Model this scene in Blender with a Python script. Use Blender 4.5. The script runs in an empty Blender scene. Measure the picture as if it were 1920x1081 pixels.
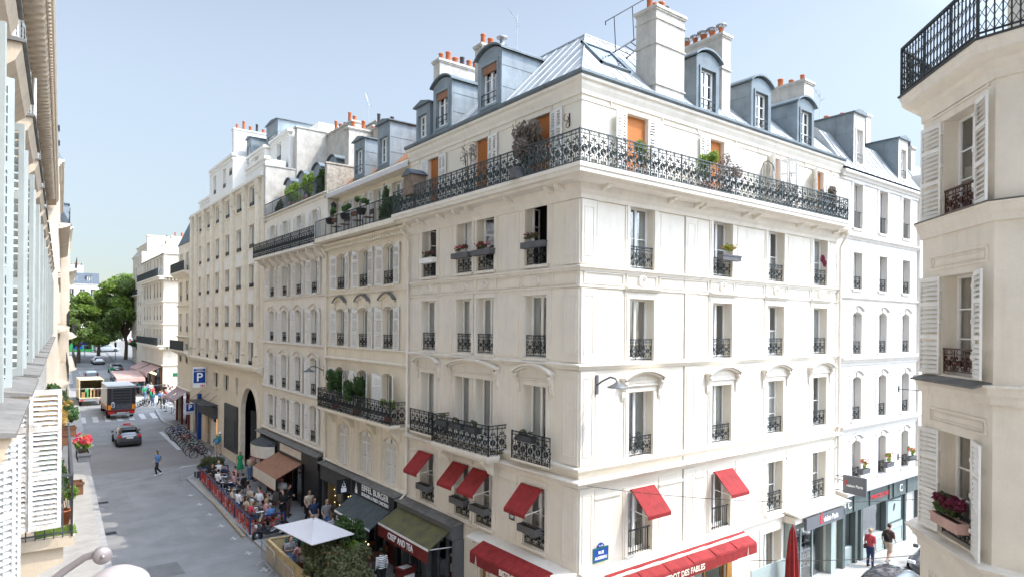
import bpy, bmesh, math, random
from mathutils import Vector, Matrix
R = math.radians
S = bpy.context.scene
ZO = 10.9                      # street level is z = 0; the camera stands 10.9 m above it

# ---------------------------------------------------------------- camera
cam_d = bpy.data.cameras.new('camera'); cam = bpy.data.objects.new('camera', cam_d)
S.collection.objects.link(cam); S.camera = cam
_F = Vector((.608, .794, 0)).normalized(); _Rt = Vector((_F.y, -_F.x, 0)); _Z = Vector((0, 0, 1)); _r = R(.5)
_up = _Z*math.cos(_r) - _Rt*math.sin(_r); _rt = _Rt*math.cos(_r) + _Z*math.sin(_r)
m = Matrix((_rt, _up, -_F)).transposed().to_4x4(); m.translation = (0, 0, ZO)
cam.matrix_world = m
cam_d.sensor_width = 36; cam_d.lens = 36*1209/1920; cam_d.shift_y = 72/1920
cam_d.clip_start = .1; cam_d.clip_end = 3000

# ---------------------------------------------------------------- sky and sun
SUN = Vector((1.0, -1.0, 2.0)).normalized()
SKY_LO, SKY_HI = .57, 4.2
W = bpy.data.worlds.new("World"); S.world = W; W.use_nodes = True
nt = W.node_tree; nt.nodes.clear()
sky = nt.nodes.new('ShaderNodeTexSky'); sky.sky_type = 'NISHITA'; sky.sun_disc = False
sky.sun_elevation = math.asin(SUN.z); sky.sun_rotation = math.atan2(SUN.x, SUN.y)
sky.altitude = 0; sky.air_density = 1.0; sky.dust_density = .3; sky.ozone_density = 1.6
bg = nt.nodes.new('ShaderNodeBackground'); bg.inputs[1].default_value = .15
wo = nt.nodes.new('ShaderNodeOutputWorld')
hs = nt.nodes.new('ShaderNodeHueSaturation'); hs.inputs['Saturation'].default_value = .58; hs.inputs['Value'].default_value = 1.
nt.links.new(sky.outputs[0], hs.inputs['Color']); # sky gain shaped for added fill: boosted overhead and sunward, dimmed elsewhere
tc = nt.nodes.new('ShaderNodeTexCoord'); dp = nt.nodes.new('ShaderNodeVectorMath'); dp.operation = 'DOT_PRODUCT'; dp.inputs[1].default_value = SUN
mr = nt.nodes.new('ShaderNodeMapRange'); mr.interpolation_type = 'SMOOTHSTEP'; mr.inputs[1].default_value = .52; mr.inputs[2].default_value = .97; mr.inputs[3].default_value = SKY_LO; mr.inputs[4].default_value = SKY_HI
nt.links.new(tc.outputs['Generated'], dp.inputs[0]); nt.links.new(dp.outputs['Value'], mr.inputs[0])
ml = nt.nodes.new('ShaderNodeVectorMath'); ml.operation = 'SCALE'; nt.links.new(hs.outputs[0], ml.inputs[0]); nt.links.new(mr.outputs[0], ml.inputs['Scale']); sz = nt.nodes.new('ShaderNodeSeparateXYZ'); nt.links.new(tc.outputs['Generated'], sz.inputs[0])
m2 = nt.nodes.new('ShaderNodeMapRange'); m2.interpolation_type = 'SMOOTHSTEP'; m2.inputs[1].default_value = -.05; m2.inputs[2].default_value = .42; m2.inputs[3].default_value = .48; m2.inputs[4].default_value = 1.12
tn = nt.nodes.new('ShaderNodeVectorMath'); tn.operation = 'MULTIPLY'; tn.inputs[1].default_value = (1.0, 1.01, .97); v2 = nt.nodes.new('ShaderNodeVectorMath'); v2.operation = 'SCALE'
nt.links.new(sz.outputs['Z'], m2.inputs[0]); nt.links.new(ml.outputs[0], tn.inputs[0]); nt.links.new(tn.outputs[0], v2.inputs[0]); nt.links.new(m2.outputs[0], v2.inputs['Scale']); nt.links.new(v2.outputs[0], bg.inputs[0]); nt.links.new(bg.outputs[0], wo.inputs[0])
sl = bpy.data.lights.new('sun', 'SUN'); sl.energy = 1.65; sl.angle = R(.5); sl.color = (1, .92, .81)
so = bpy.data.objects.new('sun', sl); S.collection.objects.link(so)
so.rotation_euler = SUN.to_track_quat('Z', 'Y').to_euler(); so.location = SUN*60
S.view_settings.view_transform = 'Standard'; S.view_settings.look = 'None'
S.view_settings.exposure = 1.36; S.view_settings.gamma = 1

# ---------------------------------------------------------------- materials
M = {}
def mat(name, col, rough=.8, var=.0, vscale=3., bump=0., bscale=40., metal=0., streak=0., col2=None, spec=.3, coat=0.):
    ma = bpy.data.materials.new(name); ma.use_nodes = True; n = ma.node_tree; N = n.nodes; Lk = n.links
    b = N['Principled BSDF']; b.inputs['Roughness'].default_value = rough; b.inputs['Metallic'].default_value = metal
    b.inputs['Specular IOR Level'].default_value = spec
    if coat: b.inputs['Coat Weight'].default_value = coat; b.inputs['Coat Roughness'].default_value = .05
    c = (*col, 1); b.inputs['Base Color'].default_value = c
    if var or streak or bump or col2:
        g = N.new('ShaderNodeNewGeometry')
        last = None
        c2 = (*col2, 1) if col2 else (*[max(0, x*(1-var)) for x in col], 1)
        t = N.new('ShaderNodeTexNoise'); t.inputs['Scale'].default_value = vscale; t.inputs['Detail'].default_value = 6; t.inputs['Roughness'].default_value = .65
        Lk.new(g.outputs['Position'], t.inputs['Vector'])
        cr = N.new('ShaderNodeValToRGB'); cr.color_ramp.elements[0].position = .38; cr.color_ramp.elements[1].position = .66
        cr.color_ramp.elements[0].color = c; cr.color_ramp.elements[1].color = c2
        Lk.new(t.outputs['Fac'], cr.inputs['Fac']); last = cr.outputs['Color']
        if streak:
            mp = N.new('ShaderNodeMapping'); mp.inputs['Scale'].default_value = (2.6, 2.6, .22)
            Lk.new(g.outputs['Position'], mp.inputs['Vector'])
            t2 = N.new('ShaderNodeTexNoise'); t2.inputs['Scale'].default_value = 1.6; t2.inputs['Detail'].default_value = 8; t2.inputs['Roughness'].default_value = .7
            Lk.new(mp.outputs[0], t2.inputs['Vector'])
            r2 = N.new('ShaderNodeValToRGB'); r2.color_ramp.elements[0].position = .5; r2.color_ramp.elements[1].position = .75
            r2.color_ramp.elements[0].color = (0, 0, 0, 1); r2.color_ramp.elements[1].color = (streak, streak, streak, 1)
            Lk.new(t2.outputs['Fac'], r2.inputs['Fac'])
            mx = N.new('ShaderNodeMixRGB'); mx.blend_type = 'MULTIPLY'; mx.inputs['Color2'].default_value = (.45, .42, .38, 1)
            Lk.new(r2.outputs['Color'], mx.inputs['Fac']); Lk.new(last, mx.inputs['Color1']); last = mx.outputs['Color']
        Lk.new(last, b.inputs['Base Color'])
        if bump:
            t3 = N.new('ShaderNodeTexNoise'); t3.inputs['Scale'].default_value = bscale; t3.inputs['Detail'].default_value = 5
            Lk.new(g.outputs['Position'], t3.inputs['Vector'])
            bp = N.new('ShaderNodeBump'); bp.inputs['Strength'].default_value = bump; bp.inputs['Distance'].default_value = .02
            Lk.new(t3.outputs['Fac'], bp.inputs['Height']); Lk.new(bp.outputs['Normal'], b.inputs['Normal'])
    M[name] = ma; return ma
def glassmat(name, tint, lo=.2, rough=.015):
    ma = bpy.data.materials.new(name); ma.use_nodes = True; n = ma.node_tree; N = n.nodes; Lk = n.links
    N.remove(N['Principled BSDF'])
    o = N['Material Output']; tr = N.new('ShaderNodeBsdfTransparent'); tr.inputs[0].default_value = (*tint, 1)
    gl = N.new('ShaderNodeBsdfGlossy'); gl.inputs['Roughness'].default_value = rough; gl.inputs['Color'].default_value = (.95, .97, 1, 1)
    fr = N.new('ShaderNodeFresnel'); fr.inputs['IOR'].default_value = 1.55
    ad = N.new('ShaderNodeMath'); ad.operation = 'ADD'; ad.inputs[1].default_value = lo; ad.use_clamp = True
    g = N.new('ShaderNodeNewGeometry'); t3 = N.new('ShaderNodeTexNoise'); t3.inputs['Scale'].default_value = 1.7
    Lk.new(g.outputs['Position'], t3.inputs['Vector'])
    bp = N.new('ShaderNodeBump'); bp.inputs['Strength'].default_value = .25; bp.inputs['Distance'].default_value = .05
    Lk.new(t3.outputs['Fac'], bp.inputs['Height']); Lk.new(bp.outputs['Normal'], gl.inputs['Normal'])
    mx = N.new('ShaderNodeMixShader')
    Lk.new(fr.outputs[0], ad.inputs[0]); Lk.new(ad.outputs[0], mx.inputs[0]); Lk.new(tr.outputs[0], mx.inputs[1]); Lk.new(gl.outputs[0], mx.inputs[2])
    Lk.new(mx.outputs[0], o.inputs[0]); M[name] = ma; return ma

mat('plaster_white', (.80, .765, .70), .9, .07, .8, .25, 30, streak=.14)
mat('plaster_corner', (.78, .715, .61), .9, .08, .6, .25, 30, streak=.09)
mat('trim_white', (.76, .70, .61), .85, .08, 1.5, .2, 30, streak=.2)
mat('plaster_cream', (.80, .72, .585), .9, .07, .8, .25, 30, streak=.25)
mat('trim_cream', (.80, .725, .60), .85, .10, 1.5, .2, 30, streak=.35)
mat('plaster_ivory', (.80, .74, .64), .9, .06, .8, .25, 30, streak=.25)
mat('stone_deco', (.76, .68, .55), .9, .12, 2.5, .3, 12, streak=.15)
mat('render_deco', (.80, .77, .715), .9, .05, 1, .1, 30)
mat('stone_far', (.72, .63, .51), .9, .14, .7, .3, 10, streak=.3)
mat('plaster_pink', (.70, .66, .61), .9, .06, .8, .2, 30, streak=.3)
mat('plaster_right', (.80, .735, .635), .9, .10, 1.1, .5, 45, streak=.2)
mat('stone_left', (.52, .44, .34), .9, .12, 1.2, .3, 20, streak=.3)
mat('chimney_render', (.56, .52, .46), .95, .25, 1.6, .5, 25, streak=.45)
mat('chimney_white', (.70, .68, .65), .95, .10, 1.6, .2, 25, streak=.2)
mat('rubble', (.50, .45, .38), .95, .5, 5, 1.2, 9, col2=(.30, .26, .21))
mat('terracotta', (.50, .16, .07), .8, .35, 3, .2, 30)
mat('dark_pot', (.07, .06, .06), .8, .2, 5)
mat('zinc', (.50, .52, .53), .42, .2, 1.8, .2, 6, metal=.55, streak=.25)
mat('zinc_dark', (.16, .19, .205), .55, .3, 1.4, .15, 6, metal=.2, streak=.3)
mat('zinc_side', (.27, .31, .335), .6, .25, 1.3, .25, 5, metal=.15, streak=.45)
mat('slate', (.10, .12, .145), .6, .3, 4, .4, 14)
mat('lead_ledge', (.20, .19, .175), .85, .35, 3.5, .4, 20, streak=.2)
mat('iron', (.022, .028, .03), .55, .4, 8, spec=.4)
mat('iron_green', (.045, .06, .06), .5, .4, 6, spec=.5)
mat('iron_brown', (.07, .025, .02), .5, .3, 8)
mat('frame_white', (.82, .81, .78), .5, .06, 3)
mat('shutter_white', (.80, .785, .745), .6, .10, 2.5, streak=.3)
mat('shutter_far', (.78, .75, .69), .6, .12, 2.5, streak=.3)
mat('shutter_left', (.50, .49, .46), .65, .2, 3, streak=.3)
mat('shutter_grey', (.35, .375, .355), .6, .12, 2.5, streak=.3)
mat('shutter_peel', (.60, .59, .57), .7, .5, 9, .3, 30, col2=(.42, .37, .31))
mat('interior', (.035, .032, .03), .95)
mat('curtain', (.82, .81, .78), .95, .08, 6)
mat('curtain_warm', (.62, .55, .45), .95, .15, 6)
mat('blind_orange', (.46, .16, .045), .8, .12, 2)
mat('red_fabric', (.29, .026, .026), .8, .3, 3.5, .25, 14, streak=.35)
mat('red_dark', (.20, .02, .022), .7, .25, 3)
mat('red_paint', (.50, .045, .025), .45, .2, 4)
mat('maroon', (.17, .022, .02), .7, .3, 3)
mat('lettering_cream', (.85, .78, .66), .6)
mat('lettering_white', (.9, .9, .9), .6)
mat('sign_blue', (.012, .06, .28), .4)
mat('sign_green', (.02, .16, .08), .4)
mat('sign_white', (.8, .8, .8), .5)
mat('sign_red', (.6, .02, .03), .5)
mat('black_board', (.02, .022, .025), .5, .3, 5)
mat('charcoal', (.055, .06, .065), .6, .3, 3, streak=.2)
mat('shopfront_green', (.10, .125, .12), .5, .15, 2, streak=.2)
mat('shopfront_light', (.36, .42, .40), .5, .12, 2)
mat('grey_panel', (.13, .135, .145), .5, .1, 3)
mat('wood_orange', (.42, .20, .05), .5, .25, 6, .2, 30)
mat('wood_pale', (.60, .45, .24), .7, .28, 3.5, .3, 30)
mat('wood_brown', (.16, .07, .035), .6, .3, 5)
mat('wood_grey', (.25, .19, .14), .8, .4, 5, .3, 20)
mat('planter_grey', (.12, .12, .125), .7, .25, 7)
mat('asphalt', (.205, .203, .20), .92, .28, .55, .5, 90, col2=(.265, .262, .258))
mat('asphalt_walk', (.22, .218, .215), .92, .2, .8, .4, 90, col2=(.275, .272, .268))
mat('paving_light', (.36, .345, .32), .9, .18, 1.2, .3, 30, streak=0)
mat('granite', (.36, .355, .35), .85, .25, 5, .3, 40)
mat('marking', (.55, .55, .54), .85, .35, 5)
mat('ground_far', (.22, .21, .20), .95, .2, .2)
mat('chrome', (.62, .62, .63), .2, metal=1.)
mat('galvanised', (.46, .48, .50), .45, .2, 8, metal=.6)
mat('steel_pole', (.15, .155, .16), .5, metal=.5)
mat('rubber', (.018, .018, .019), .8)
mat('car_dark', (.05, .05, .058), .28, coat=1., spec=.5)
mat('car_silver', (.34, .37, .40), .3, metal=.4, coat=1.)
mat('car_white', (.72, .73, .74), .3, coat=1.)
mat('car_black', (.022, .024, .03), .2, coat=1.)
mat('car_blue', (.05, .08, .14), .3, coat=1.)
mat('plastic_dark', (.028, .028, .03), .55)
mat('lamp_red', (.55, .02, .015), .3)
mat('lamp_orange', (.8, .28, .03), .3)
mat('truck_white', (.50, .51, .50), .6, .08, 1)
mat('truck_orange', (.36, .09, .03), .5, .15, 2)
mat('truck_grey', (.085, .085, .095), .6, .3, 3)
mat('cream_truck', (.66, .56, .36), .6, .15, 2)
mat('cardboard', (.42, .26, .12), .9, .3, 4)
mat('bark', (.12, .09, .065), .95, .4, 6, .6, 20)
mat('fabric_white', (.60, .575, .58), .85, .06, 2)
mat('awning_brown', (.30, .15, .09), .8, .2, 2.5)
mat('awning_beige', (.66, .60, .52), .8, .15, 2.5)
mat('awning_slate', (.075, .09, .092), .8, .3, 2.5, streak=.3)
mat('awning_olive', (.085, .08, .05), .8, .4, 2.2, col2=(.14, .13, .05))
mat('awning_pink', (.55, .36, .31), .8, .2, 2.5)
mat('teal', (.03, .13, .15), .6)
mat('soil', (.05, .035, .025), .95)
mat('lamp_shell', (.44, .39, .375), .5, .2, 9, metal=.2, streak=.3)
mat('lamp_arm', (.33, .29, .28), .5, .15, 6, metal=.5)
mat('cable', (.06, .055, .05), .7)
mat('green_kiosk', (.03, .24, .07), .4)
mat('roof_tile', (.45, .20, .10), .9, .4, 5)
mat('tube_green', (.1, .35, .12), .6)
glassmat('glass', (.84, .87, .86), .16); glassmat('glass_dark', (.52, .54, .54), .26); glassmat('glass_sky', (.45, .50, .52), .30)
glassmat('car_glass', (.18, .19, .20), .14)
def leafmat(name, c1, c2):
    ma = mat(name, c1, .6, .3, 9, col2=c2); b = ma.node_tree.nodes['Principled BSDF']
    b.inputs['Subsurface Weight'].default_value = 0; b.inputs['Transmission Weight'].default_value = 0
    n = ma.node_tree; tl = n.nodes.new('ShaderNodeBsdfTranslucent'); ms = n.nodes.new('ShaderNodeMixShader'); ms.inputs[0].default_value = .3
    tl.inputs[0].default_value = (*[min(1, x*1.6) for x in c1], 1)
    o = n.nodes['Material Output']; n.links.new(b.outputs[0], ms.inputs[1]); n.links.new(tl.outputs[0], ms.inputs[2]); n.links.new(ms.outputs[0], o.inputs[0])
leafmat('leaf_tree', (.17, .23, .075), (.10, .15, .045))
leafmat('leaf_dark', (.08, .14, .045), (.045, .08, .03))
leafmat('leaf_olive', (.13, .16, .07), (.10, .085, .05))
leafmat('leaf_bright', (.20, .28, .05), (.10, .17, .03))
leafmat('leaf_dry', (.20, .16, .13), (.12, .11, .09))
leafmat('leaf_gold', (.42, .24, .06), (.20, .16, .04))
leafmat('leaf_hedge', (.045, .08, .02), (.08, .12, .03))
leafmat('petal_red', (.42, .02, .05), (.25, .015, .04))
leafmat('petal_pink', (.62, .05, .12), (.6, .2, .1))
leafmat('petal_plum', (.20, .03, .07), (.11, .02, .04))

# ---------------------------------------------------------------- mesh builder
class MB:
    def __init__(s): s.v = []; s.f = []; s.mi = []; s.sm = []
    def add(s, vs, fs, m=0, smooth=False):
        o = len(s.v); s.v.extend(vs)
        for f in fs: s.f.append(tuple(i+o for i in f)); s.mi.append(m); s.sm.append(smooth)
    def box(s, x0, x1, y0, y1, z0, z1, m=0):
        s.add([(x0,y0,z0),(x1,y0,z0),(x1,y1,z0),(x0,y1,z0),(x0,y0,z1),(x1,y0,z1),(x1,y1,z1),(x0,y1,z1)],
              [(3,2,1,0),(4,5,6,7),(0,1,5,4),(1,2,6,5),(2,3,7,6),(3,0,4,7)], m)
    def quad(s, a, b, c, d, m=0): s.add([a,b,c,d], [(0,1,2,3)], m)
    def poly(s, pts, m=0): s.add(list(pts), [tuple(range(len(pts)))], m)
    def prism(s, pts, vec, m=0, smooth=False):       # closed polygon swept along vec
        n = len(pts); q = [(p[0]+vec[0], p[1]+vec[1], p[2]+vec[2]) for p in pts]
        s.add(list(pts)+q, [tuple(range(n))[::-1], tuple(range(n, 2*n))], m)
        s.add(list(pts)+q, [(i, (i+1) % n, n+(i+1) % n, n+i) for i in range(n)], m, smooth)
    def profile(s, x0, x1, pts, m=0):                # (y, z) outline swept along x
        s.prism([(x0, y, z) for y, z in pts], (x1-x0, 0, 0), m)
    def tube(s, path, r, n=6, m=0, cap=True):
        P = [Vector(p) for p in path]; k = len(P)
        rr = r if isinstance(r, (list, tuple)) else [r]*k
        vs = []; prev = None
        for i, p in enumerate(P):
            d = (P[min(i+1, k-1)] - P[max(i-1, 0)])
            d = d.normalized() if d.length > 1e-9 else Vector((0, 0, 1))
            a = prev if prev is not None else (Vector((0, 0, 1)) if abs(d.z) < .9 else Vector((1, 0, 0)))
            u = (a - d*a.dot(d)); u = u.normalized() if u.length > 1e-6 else d.orthogonal().normalized()
            prev = u; w = d.cross(u)
            for j in range(n):
                t = 2*math.pi*(j+.5)/n; q = p + u*(rr[i]*math.cos(t)) + w*(rr[i]*math.sin(t)); vs.append(tuple(q))
        fs = [(i*n+j, i*n+(j+1) % n, (i+1)*n+(j+1) % n, (i+1)*n+j) for i in range(k-1) for j in range(n)]
        s.add(vs, fs, m, n >= 6)
        if cap: s.add([vs[j] for j in range(n)], [tuple(range(n))[::-1]], m); s.add(vs[-n:], [tuple(range(n))], m)
    def lathe(s, prof, c=(0,0,0), n=12, m=0, axis='z', a0=0, a1=2*math.pi):
        vs = []; full = abs(a1-a0-2*math.pi) < 1e-6; k = n if full else n+1
        for r_, z in prof:
            for j in range(k):
                t = a0+(a1-a0)*j/n; x, y = r_*math.cos(t), r_*math.sin(t)
                vs.append((c[0]+x, c[1]+y, c[2]+z) if axis == 'z' else ((c[0]+x, c[1]+z, c[2]+y) if axis == 'y' else (c[0]+z, c[1]+x, c[2]+y)))
        q = n if full else n
        fs = [(i*k+j, i*k+(j+1) % k, (i+1)*k+(j+1) % k, (i+1)*k+j) for i in range(len(prof)-1) for j in range(q)]
        s.add(vs, fs, m, True)
    def ball(s, c, r, n=8, k=5, m=0):
        rx, ry, rz = r if isinstance(r, (tuple, list)) else (r, r, r)
        vs = []
        for i in range(k+1):
            t = math.pi*i/k
            for j in range(n):
                u = 2*math.pi*j/n; vs.append((c[0]+rx*math.sin(t)*math.cos(u), c[1]+ry*math.sin(t)*math.sin(u), c[2]+rz*math.cos(t)))
        s.add(vs, [(i*n+j, i*n+(j+1) % n, (i+1)*n+(j+1) % n, (i+1)*n+j) for i in range(k) for j in range(n)], m, True)
    def xf(s, M4):
        s.v = [tuple(M4 @ Vector(p)) for p in s.v]; return s
    def mesh(s, name, mats):
        me = bpy.data.meshes.new(name); me.from_pydata(s.v, [], s.f)
        for a in (mats if isinstance(mats, (list, tuple)) else [mats]): me.materials.append(M[a] if isinstance(a, str) else a)
        me.polygons.foreach_set('material_index', s.mi); me.polygons.foreach_set('use_smooth', s.sm); me.update(); return me
    def build(s, name, mats, parent=None, loc=(0,0,0), rot=(0,0,0)):
        return link(name, s.mesh(name, mats), parent, loc, rot)
def link(name, me, parent=None, loc=(0,0,0), rot=(0,0,0)):
    o = bpy.data.objects.new(name, me); S.collection.objects.link(o)
    if parent is not None: o.parent = parent
    o.location = loc; o.rotation_euler = rot if isinstance(rot, (tuple, list)) else (0, 0, rot); return o
def tag(o, label=None, cat=None, group=None, kind=None):
    if label: o['label'] = label
    if cat: o['category'] = cat
    if group: o['group'] = group
    if kind: o['kind'] = kind
    return o
def thing(name, label, cat, loc=(0,0,0), rz=0, group=None):
    return tag(link(name, None, None, loc, (0, 0, rz)), label, cat, group)
def kids(o): return KID.get(o.name, [])
def copy_tree(o, parent=None):
    c = o.copy(); S.collection.objects.link(c); c.parent = parent
    for ch in [x for x in ALL() if x.parent == o]: copy_tree(ch, c)
    return c
def ALL(): return list(bpy.data.objects)
class Tree:                       # fast copies: remembers a thing and its descendants once
    def __init__(s, root):
        s.root = root; s.ch = {}
        for x in bpy.data.objects:
            if x.parent: s.ch.setdefault(x.parent.name, []).append(x)
    def copy(s, o=None, parent=None):
        o = o or s.root; c = o.copy(); S.collection.objects.link(c)
        if parent is not None: c.parent = parent
        for x in s.ch.get(o.name, []): s.copy(x, c)
        return c
def G(y):                          # street level: flat, then rising gently far down the street
    return .04*(y-60) if y > 60 else 0.
def text_mesh(txt, size, mats, name='lettering', depth=.006, bold=False, width=None):
    cu = bpy.data.curves.new('t', 'FONT'); cu.body = txt; cu.size = size; cu.extrude = depth; cu.align_x = 'CENTER'; cu.align_y = 'CENTER'
    if bold: cu.offset = .004*size/.3
    o = bpy.data.objects.new('t', cu); S.collection.objects.link(o)
    dg = bpy.context.evaluated_depsgraph_get(); dg.update()
    me = bpy.data.meshes.new_from_object(o.evaluated_get(dg)); me.name = name
    bpy.data.objects.remove(o); me.materials.clear(); me.materials.append(M[mats])
    if width:
        xs = [v.co.x for v in me.vertices]; k = width/(max(xs)-min(xs))
        for v in me.vertices: v.co.x *= k
    for v in me.vertices: v.co = Vector((v.co.x, -v.co.z, v.co.y))     # stand it upright, facing -y
    return me
# ================================================================ facade kit
class Fac:
    """a wall plane of a building: x runs right seen from outside, y runs inward, z is up (measured heights)"""
    def __init__(s, root, lx=0., ly=0., rot=0.): s.root, s.lx, s.ly, s.rot = root, lx, ly, rot
    def put(s, name, me, x=0., y=0., z=0., rz=0., parent=None):
        c, n = math.cos(s.rot), math.sin(s.rot)
        return link(name, me, s.root, (s.lx+x*c-y*n, s.ly+x*n+y*c, z+ZO), (0, 0, s.rot+rz))
    def add(s, name, mb, mats, x=0., y=0., z=0., rz=0.): return s.put(name, mb.mesh(name, mats), x, y, z, rz)
def arc_pts(x0, x1, z, rise, n=8):
    w = (x1-x0)/2; cx = (x0+x1)/2
    if rise >= w: return [(cx-w*math.cos(math.pi*i/n), z+rise*math.sin(math.pi*i/n)) for i in range(n+1)]
    r = (w*w+rise*rise)/(2*rise); a = math.asin(w/r)
    return [(cx+r*math.sin(-a+2*a*i/n), z+rise-r+r*math.cos(-a+2*a*i/n)) for i in range(n+1)]
def wall(mb, x0, x1, z0, z1, ops, rev=.3, m=0, y=0.):
    """front sheet with real openings (x0,x1,z0,z1[,rise]) and reveals"""
    xs = sorted({x0, x1} | {v for o in ops for v in o[:2]}); zs = sorted({z0, z1} | {v for o in ops for v in (o[2], o[3])})
    xs = [v for v in xs if x0-1e-6 <= v <= x1+1e-6]; zs = [v for v in zs if z0-1e-6 <= v <= z1+1e-6]
    for i in range(len(xs)-1):
        a, b = xs[i], xs[i+1]; run = None
        for j in range(len(zs)-1):
            c, d = zs[j], zs[j+1]; cx, cz = (a+b)/2, (c+d)/2
            if any(o[0] < cx < o[1] and o[2] < cz < o[3] for o in ops):
                if run is not None: mb.quad((a,y,run),(b,y,run),(b,y,c),(a,y,c), m); run = None
            elif run is None: run = c
        if run is not None: mb.quad((a,y,run),(b,y,run),(b,y,zs[-1]),(a,y,zs[-1]), m)
    for o in ops:
        a, b, c, d = o[:4]; rise = o[4] if len(o) > 4 else 0; top = d-rise
        mb.quad((a,y,c),(a,y,top),(a,y+rev,top),(a,y+rev,c), m); mb.quad((b,y,c),(b,y+rev,c),(b,y+rev,top),(b,y,top), m)
        mb.quad((a,y,c),(a,y+rev,c),(b,y+rev,c),(b,y,c), m)
        if not rise: mb.quad((a,y,d),(b,y,d),(b,y+rev,d),(a,y+rev,d), m)
        else:
            P = arc_pts(a, b, top, rise)
            for (p, q), (u, w) in zip(P[:-1], P[1:]):
                mb.quad((p,y,q),(u,y,w),(u,y,d),(p,y,d), m)
                mb.quad((p,y,q),(u,y,w),(u,y+rev,w),(p,y+rev,q), m)
def shell(mb, x0, x1, z0, z1, depth, m=0, top=True, left=True, right=True, back=True):
    if left: mb.quad((x0,0,z0),(x0,depth,z0),(x0,depth,z1),(x0,0,z1), m)
    if right: mb.quad((x1,0,z0),(x1,depth,z0),(x1,depth,z1),(x1,0,z1), m)
    if back: mb.quad((x0,depth,z0),(x1,depth,z0),(x1,depth,z1),(x0,depth,z1), m)
    if top: mb.quad((x0,.31,z1),(x1,.31,z1),(x1,depth,z1),(x0,depth,z1), m)
def frame_rect(mb, x0, x1, z0, z1, w, y0, y1, m=0, bottom=True):     # picture-frame moulding
    mb.box(x0, x0+w, y0, y1, z0, z1, m); mb.box(x1-w, x1, y0, y1, z0, z1, m)
    mb.box(x0+w, x1-w, y0, y1, z1-w, z1, m)
    if bottom: mb.box(x0+w, x1-w, y0, y1, z0, z0+w, m)
def sp(mb, cx, cz, r0, r1, a0, a1, n=9, r=.011, y=0., m=0):
    mb.tube([(cx+(r0+(r1-r0)*i/n)*math.cos(a0+(a1-a0)*i/n), y, cz+(r0+(r1-r0)*i/n)*math.sin(a0+(a1-a0)*i/n)) for i in range(n+1)], r, 3, m, cap=False)
def ring(mb, cx, cz, r, n=10, t=.011, y=0., m=0): sp(mb, cx, cz, r, r, 0, 2*math.pi, n, t, y, m)
def rail_main(mb, L, H, r=.015):
    r *= 1.6; n = max(1, round(L/.38)); w = L/n
    mb.box(0, L, -.022, .022, H-.03, H); mb.box(0, L, -.012, .012, .05, .075); mb.box(0, L, -.01, .01, H-.14, H-.12)
    for i in range(n+1): mb.box(i*w-.011, i*w+.011, -.011, .011, 0, H-.03)
    for i in range(0, n+1, 4): mb.box(i*w-.02, i*w+.02, -.02, .02, 0, H+.01)
    for i in range(n):
        c = (i+.5)*w; zm = .43*H
        for k in range(3): ring(mb, i*w+(k+.5)*w/3, H-.08, .036, 7, .008)
        ring(mb, c, zm, .052, 8, r*1.5); ring(mb, c, zm, .1, 10, r)
        mb.box(c-.009, c+.009, -.008, .008, .07, zm-.1); mb.box(c-.009, c+.009, -.008, .008, zm+.1, H-.14)
        for sx in (-1, 1):
            for k in range(2): mb.box(c+sx*w*(.27+.0*k)-.007, c+sx*w*.27+.007, -.007, .007, .07, .16); 
            for sz in (-1, 1):
                a = math.pi/2*(1 if sz > 0 else -1)
                sp(mb, c+sx*.115, zm+sz*.17, .075, .02, -a, -a+sx*sz*5.2, 9, r)
                sp(mb, c+sx*.085, zm+sz*.29, .055, .015, a, a+sx*sz*4.6, 8, r)
                sp(mb, c+sx*.185, zm+sz*.06, .045, .012, a, a-sx*sz*4.6, 7, r)
def rail_scroll(mb, L, H, r=.013):
    mb.box(-.03, L+.03, -.025, .025, H-.035, H); mb.box(0, L, -.012, .012, .04, .065); mb.box(0, L, -.01, .01, H-.13, H-.11)
    for x in (0, L): mb.box(x-.012, x+.012, -.012, .012, 0, H)
    n = max(1, round(L/.36)); w = L/n
    for i in range(n):
        c = (i+.5)*w; zm = .06+(H-.2)/2
        if i: mb.box(i*w-.009, i*w+.009, -.009, .009, .05, H-.04)
        for k in range(2): ring(mb, i*w+(k+.5)*w/2, H-.075, .03, 7, .008)
        ring(mb, c, zm, .06, 9, r*1.4); sp(mb, c, zm, .03, .03, 0, 6.28, 6, r*1.2)
        for sx in (-1, 1):
            for sz in (-1, 1):
                a = math.pi/2*sz
                sp(mb, c+sx*w*.25, zm+sz*(H-.2)*.29, w*.21, .02, -a, -a+sx*sz*5.4, 10, r*1.15)
                sp(mb, c+sx*w*.30, zm+sz*.05, w*.13, .012, a, a-sx*sz*4.6, 7, r)
def rail_bars(mb, L, H, step=.12, r=.009, cross=False):
    mb.box(-.01, L+.01, -.02, .02, H-.035, H); mb.box(0, L, -.012, .012, .06, .085)
    n = max(1, round(L/step)); w = L/n
    for i in range(n+1):
        q = .016 if i % 9 == 0 else r
        mb.box(i*w-q, i*w+q, -q, q, 0, H-.03)
    if cross:
        k = max(1, round(L/.5)); v = L/k
        for i in range(k):
            ring(mb, (i+.5)*v, H*.5, .13, 10, .011); sp(mb, (i+.25)*v, H*.75, .09, .02, 0, 5, 8, .01); sp(mb, (i+.75)*v, H*.25, .09, .02, 3, 8, 8, .01)
RAILS = dict(main=rail_main, scroll=rail_scroll, bars=rail_bars, cross=lambda mb, L, H: rail_bars(mb, L, H, .13, .009, True))
CACHE = {}
def cached(key, fn):
    if key not in CACHE: CACHE[key] = fn()
    return CACHE[key]
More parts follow.
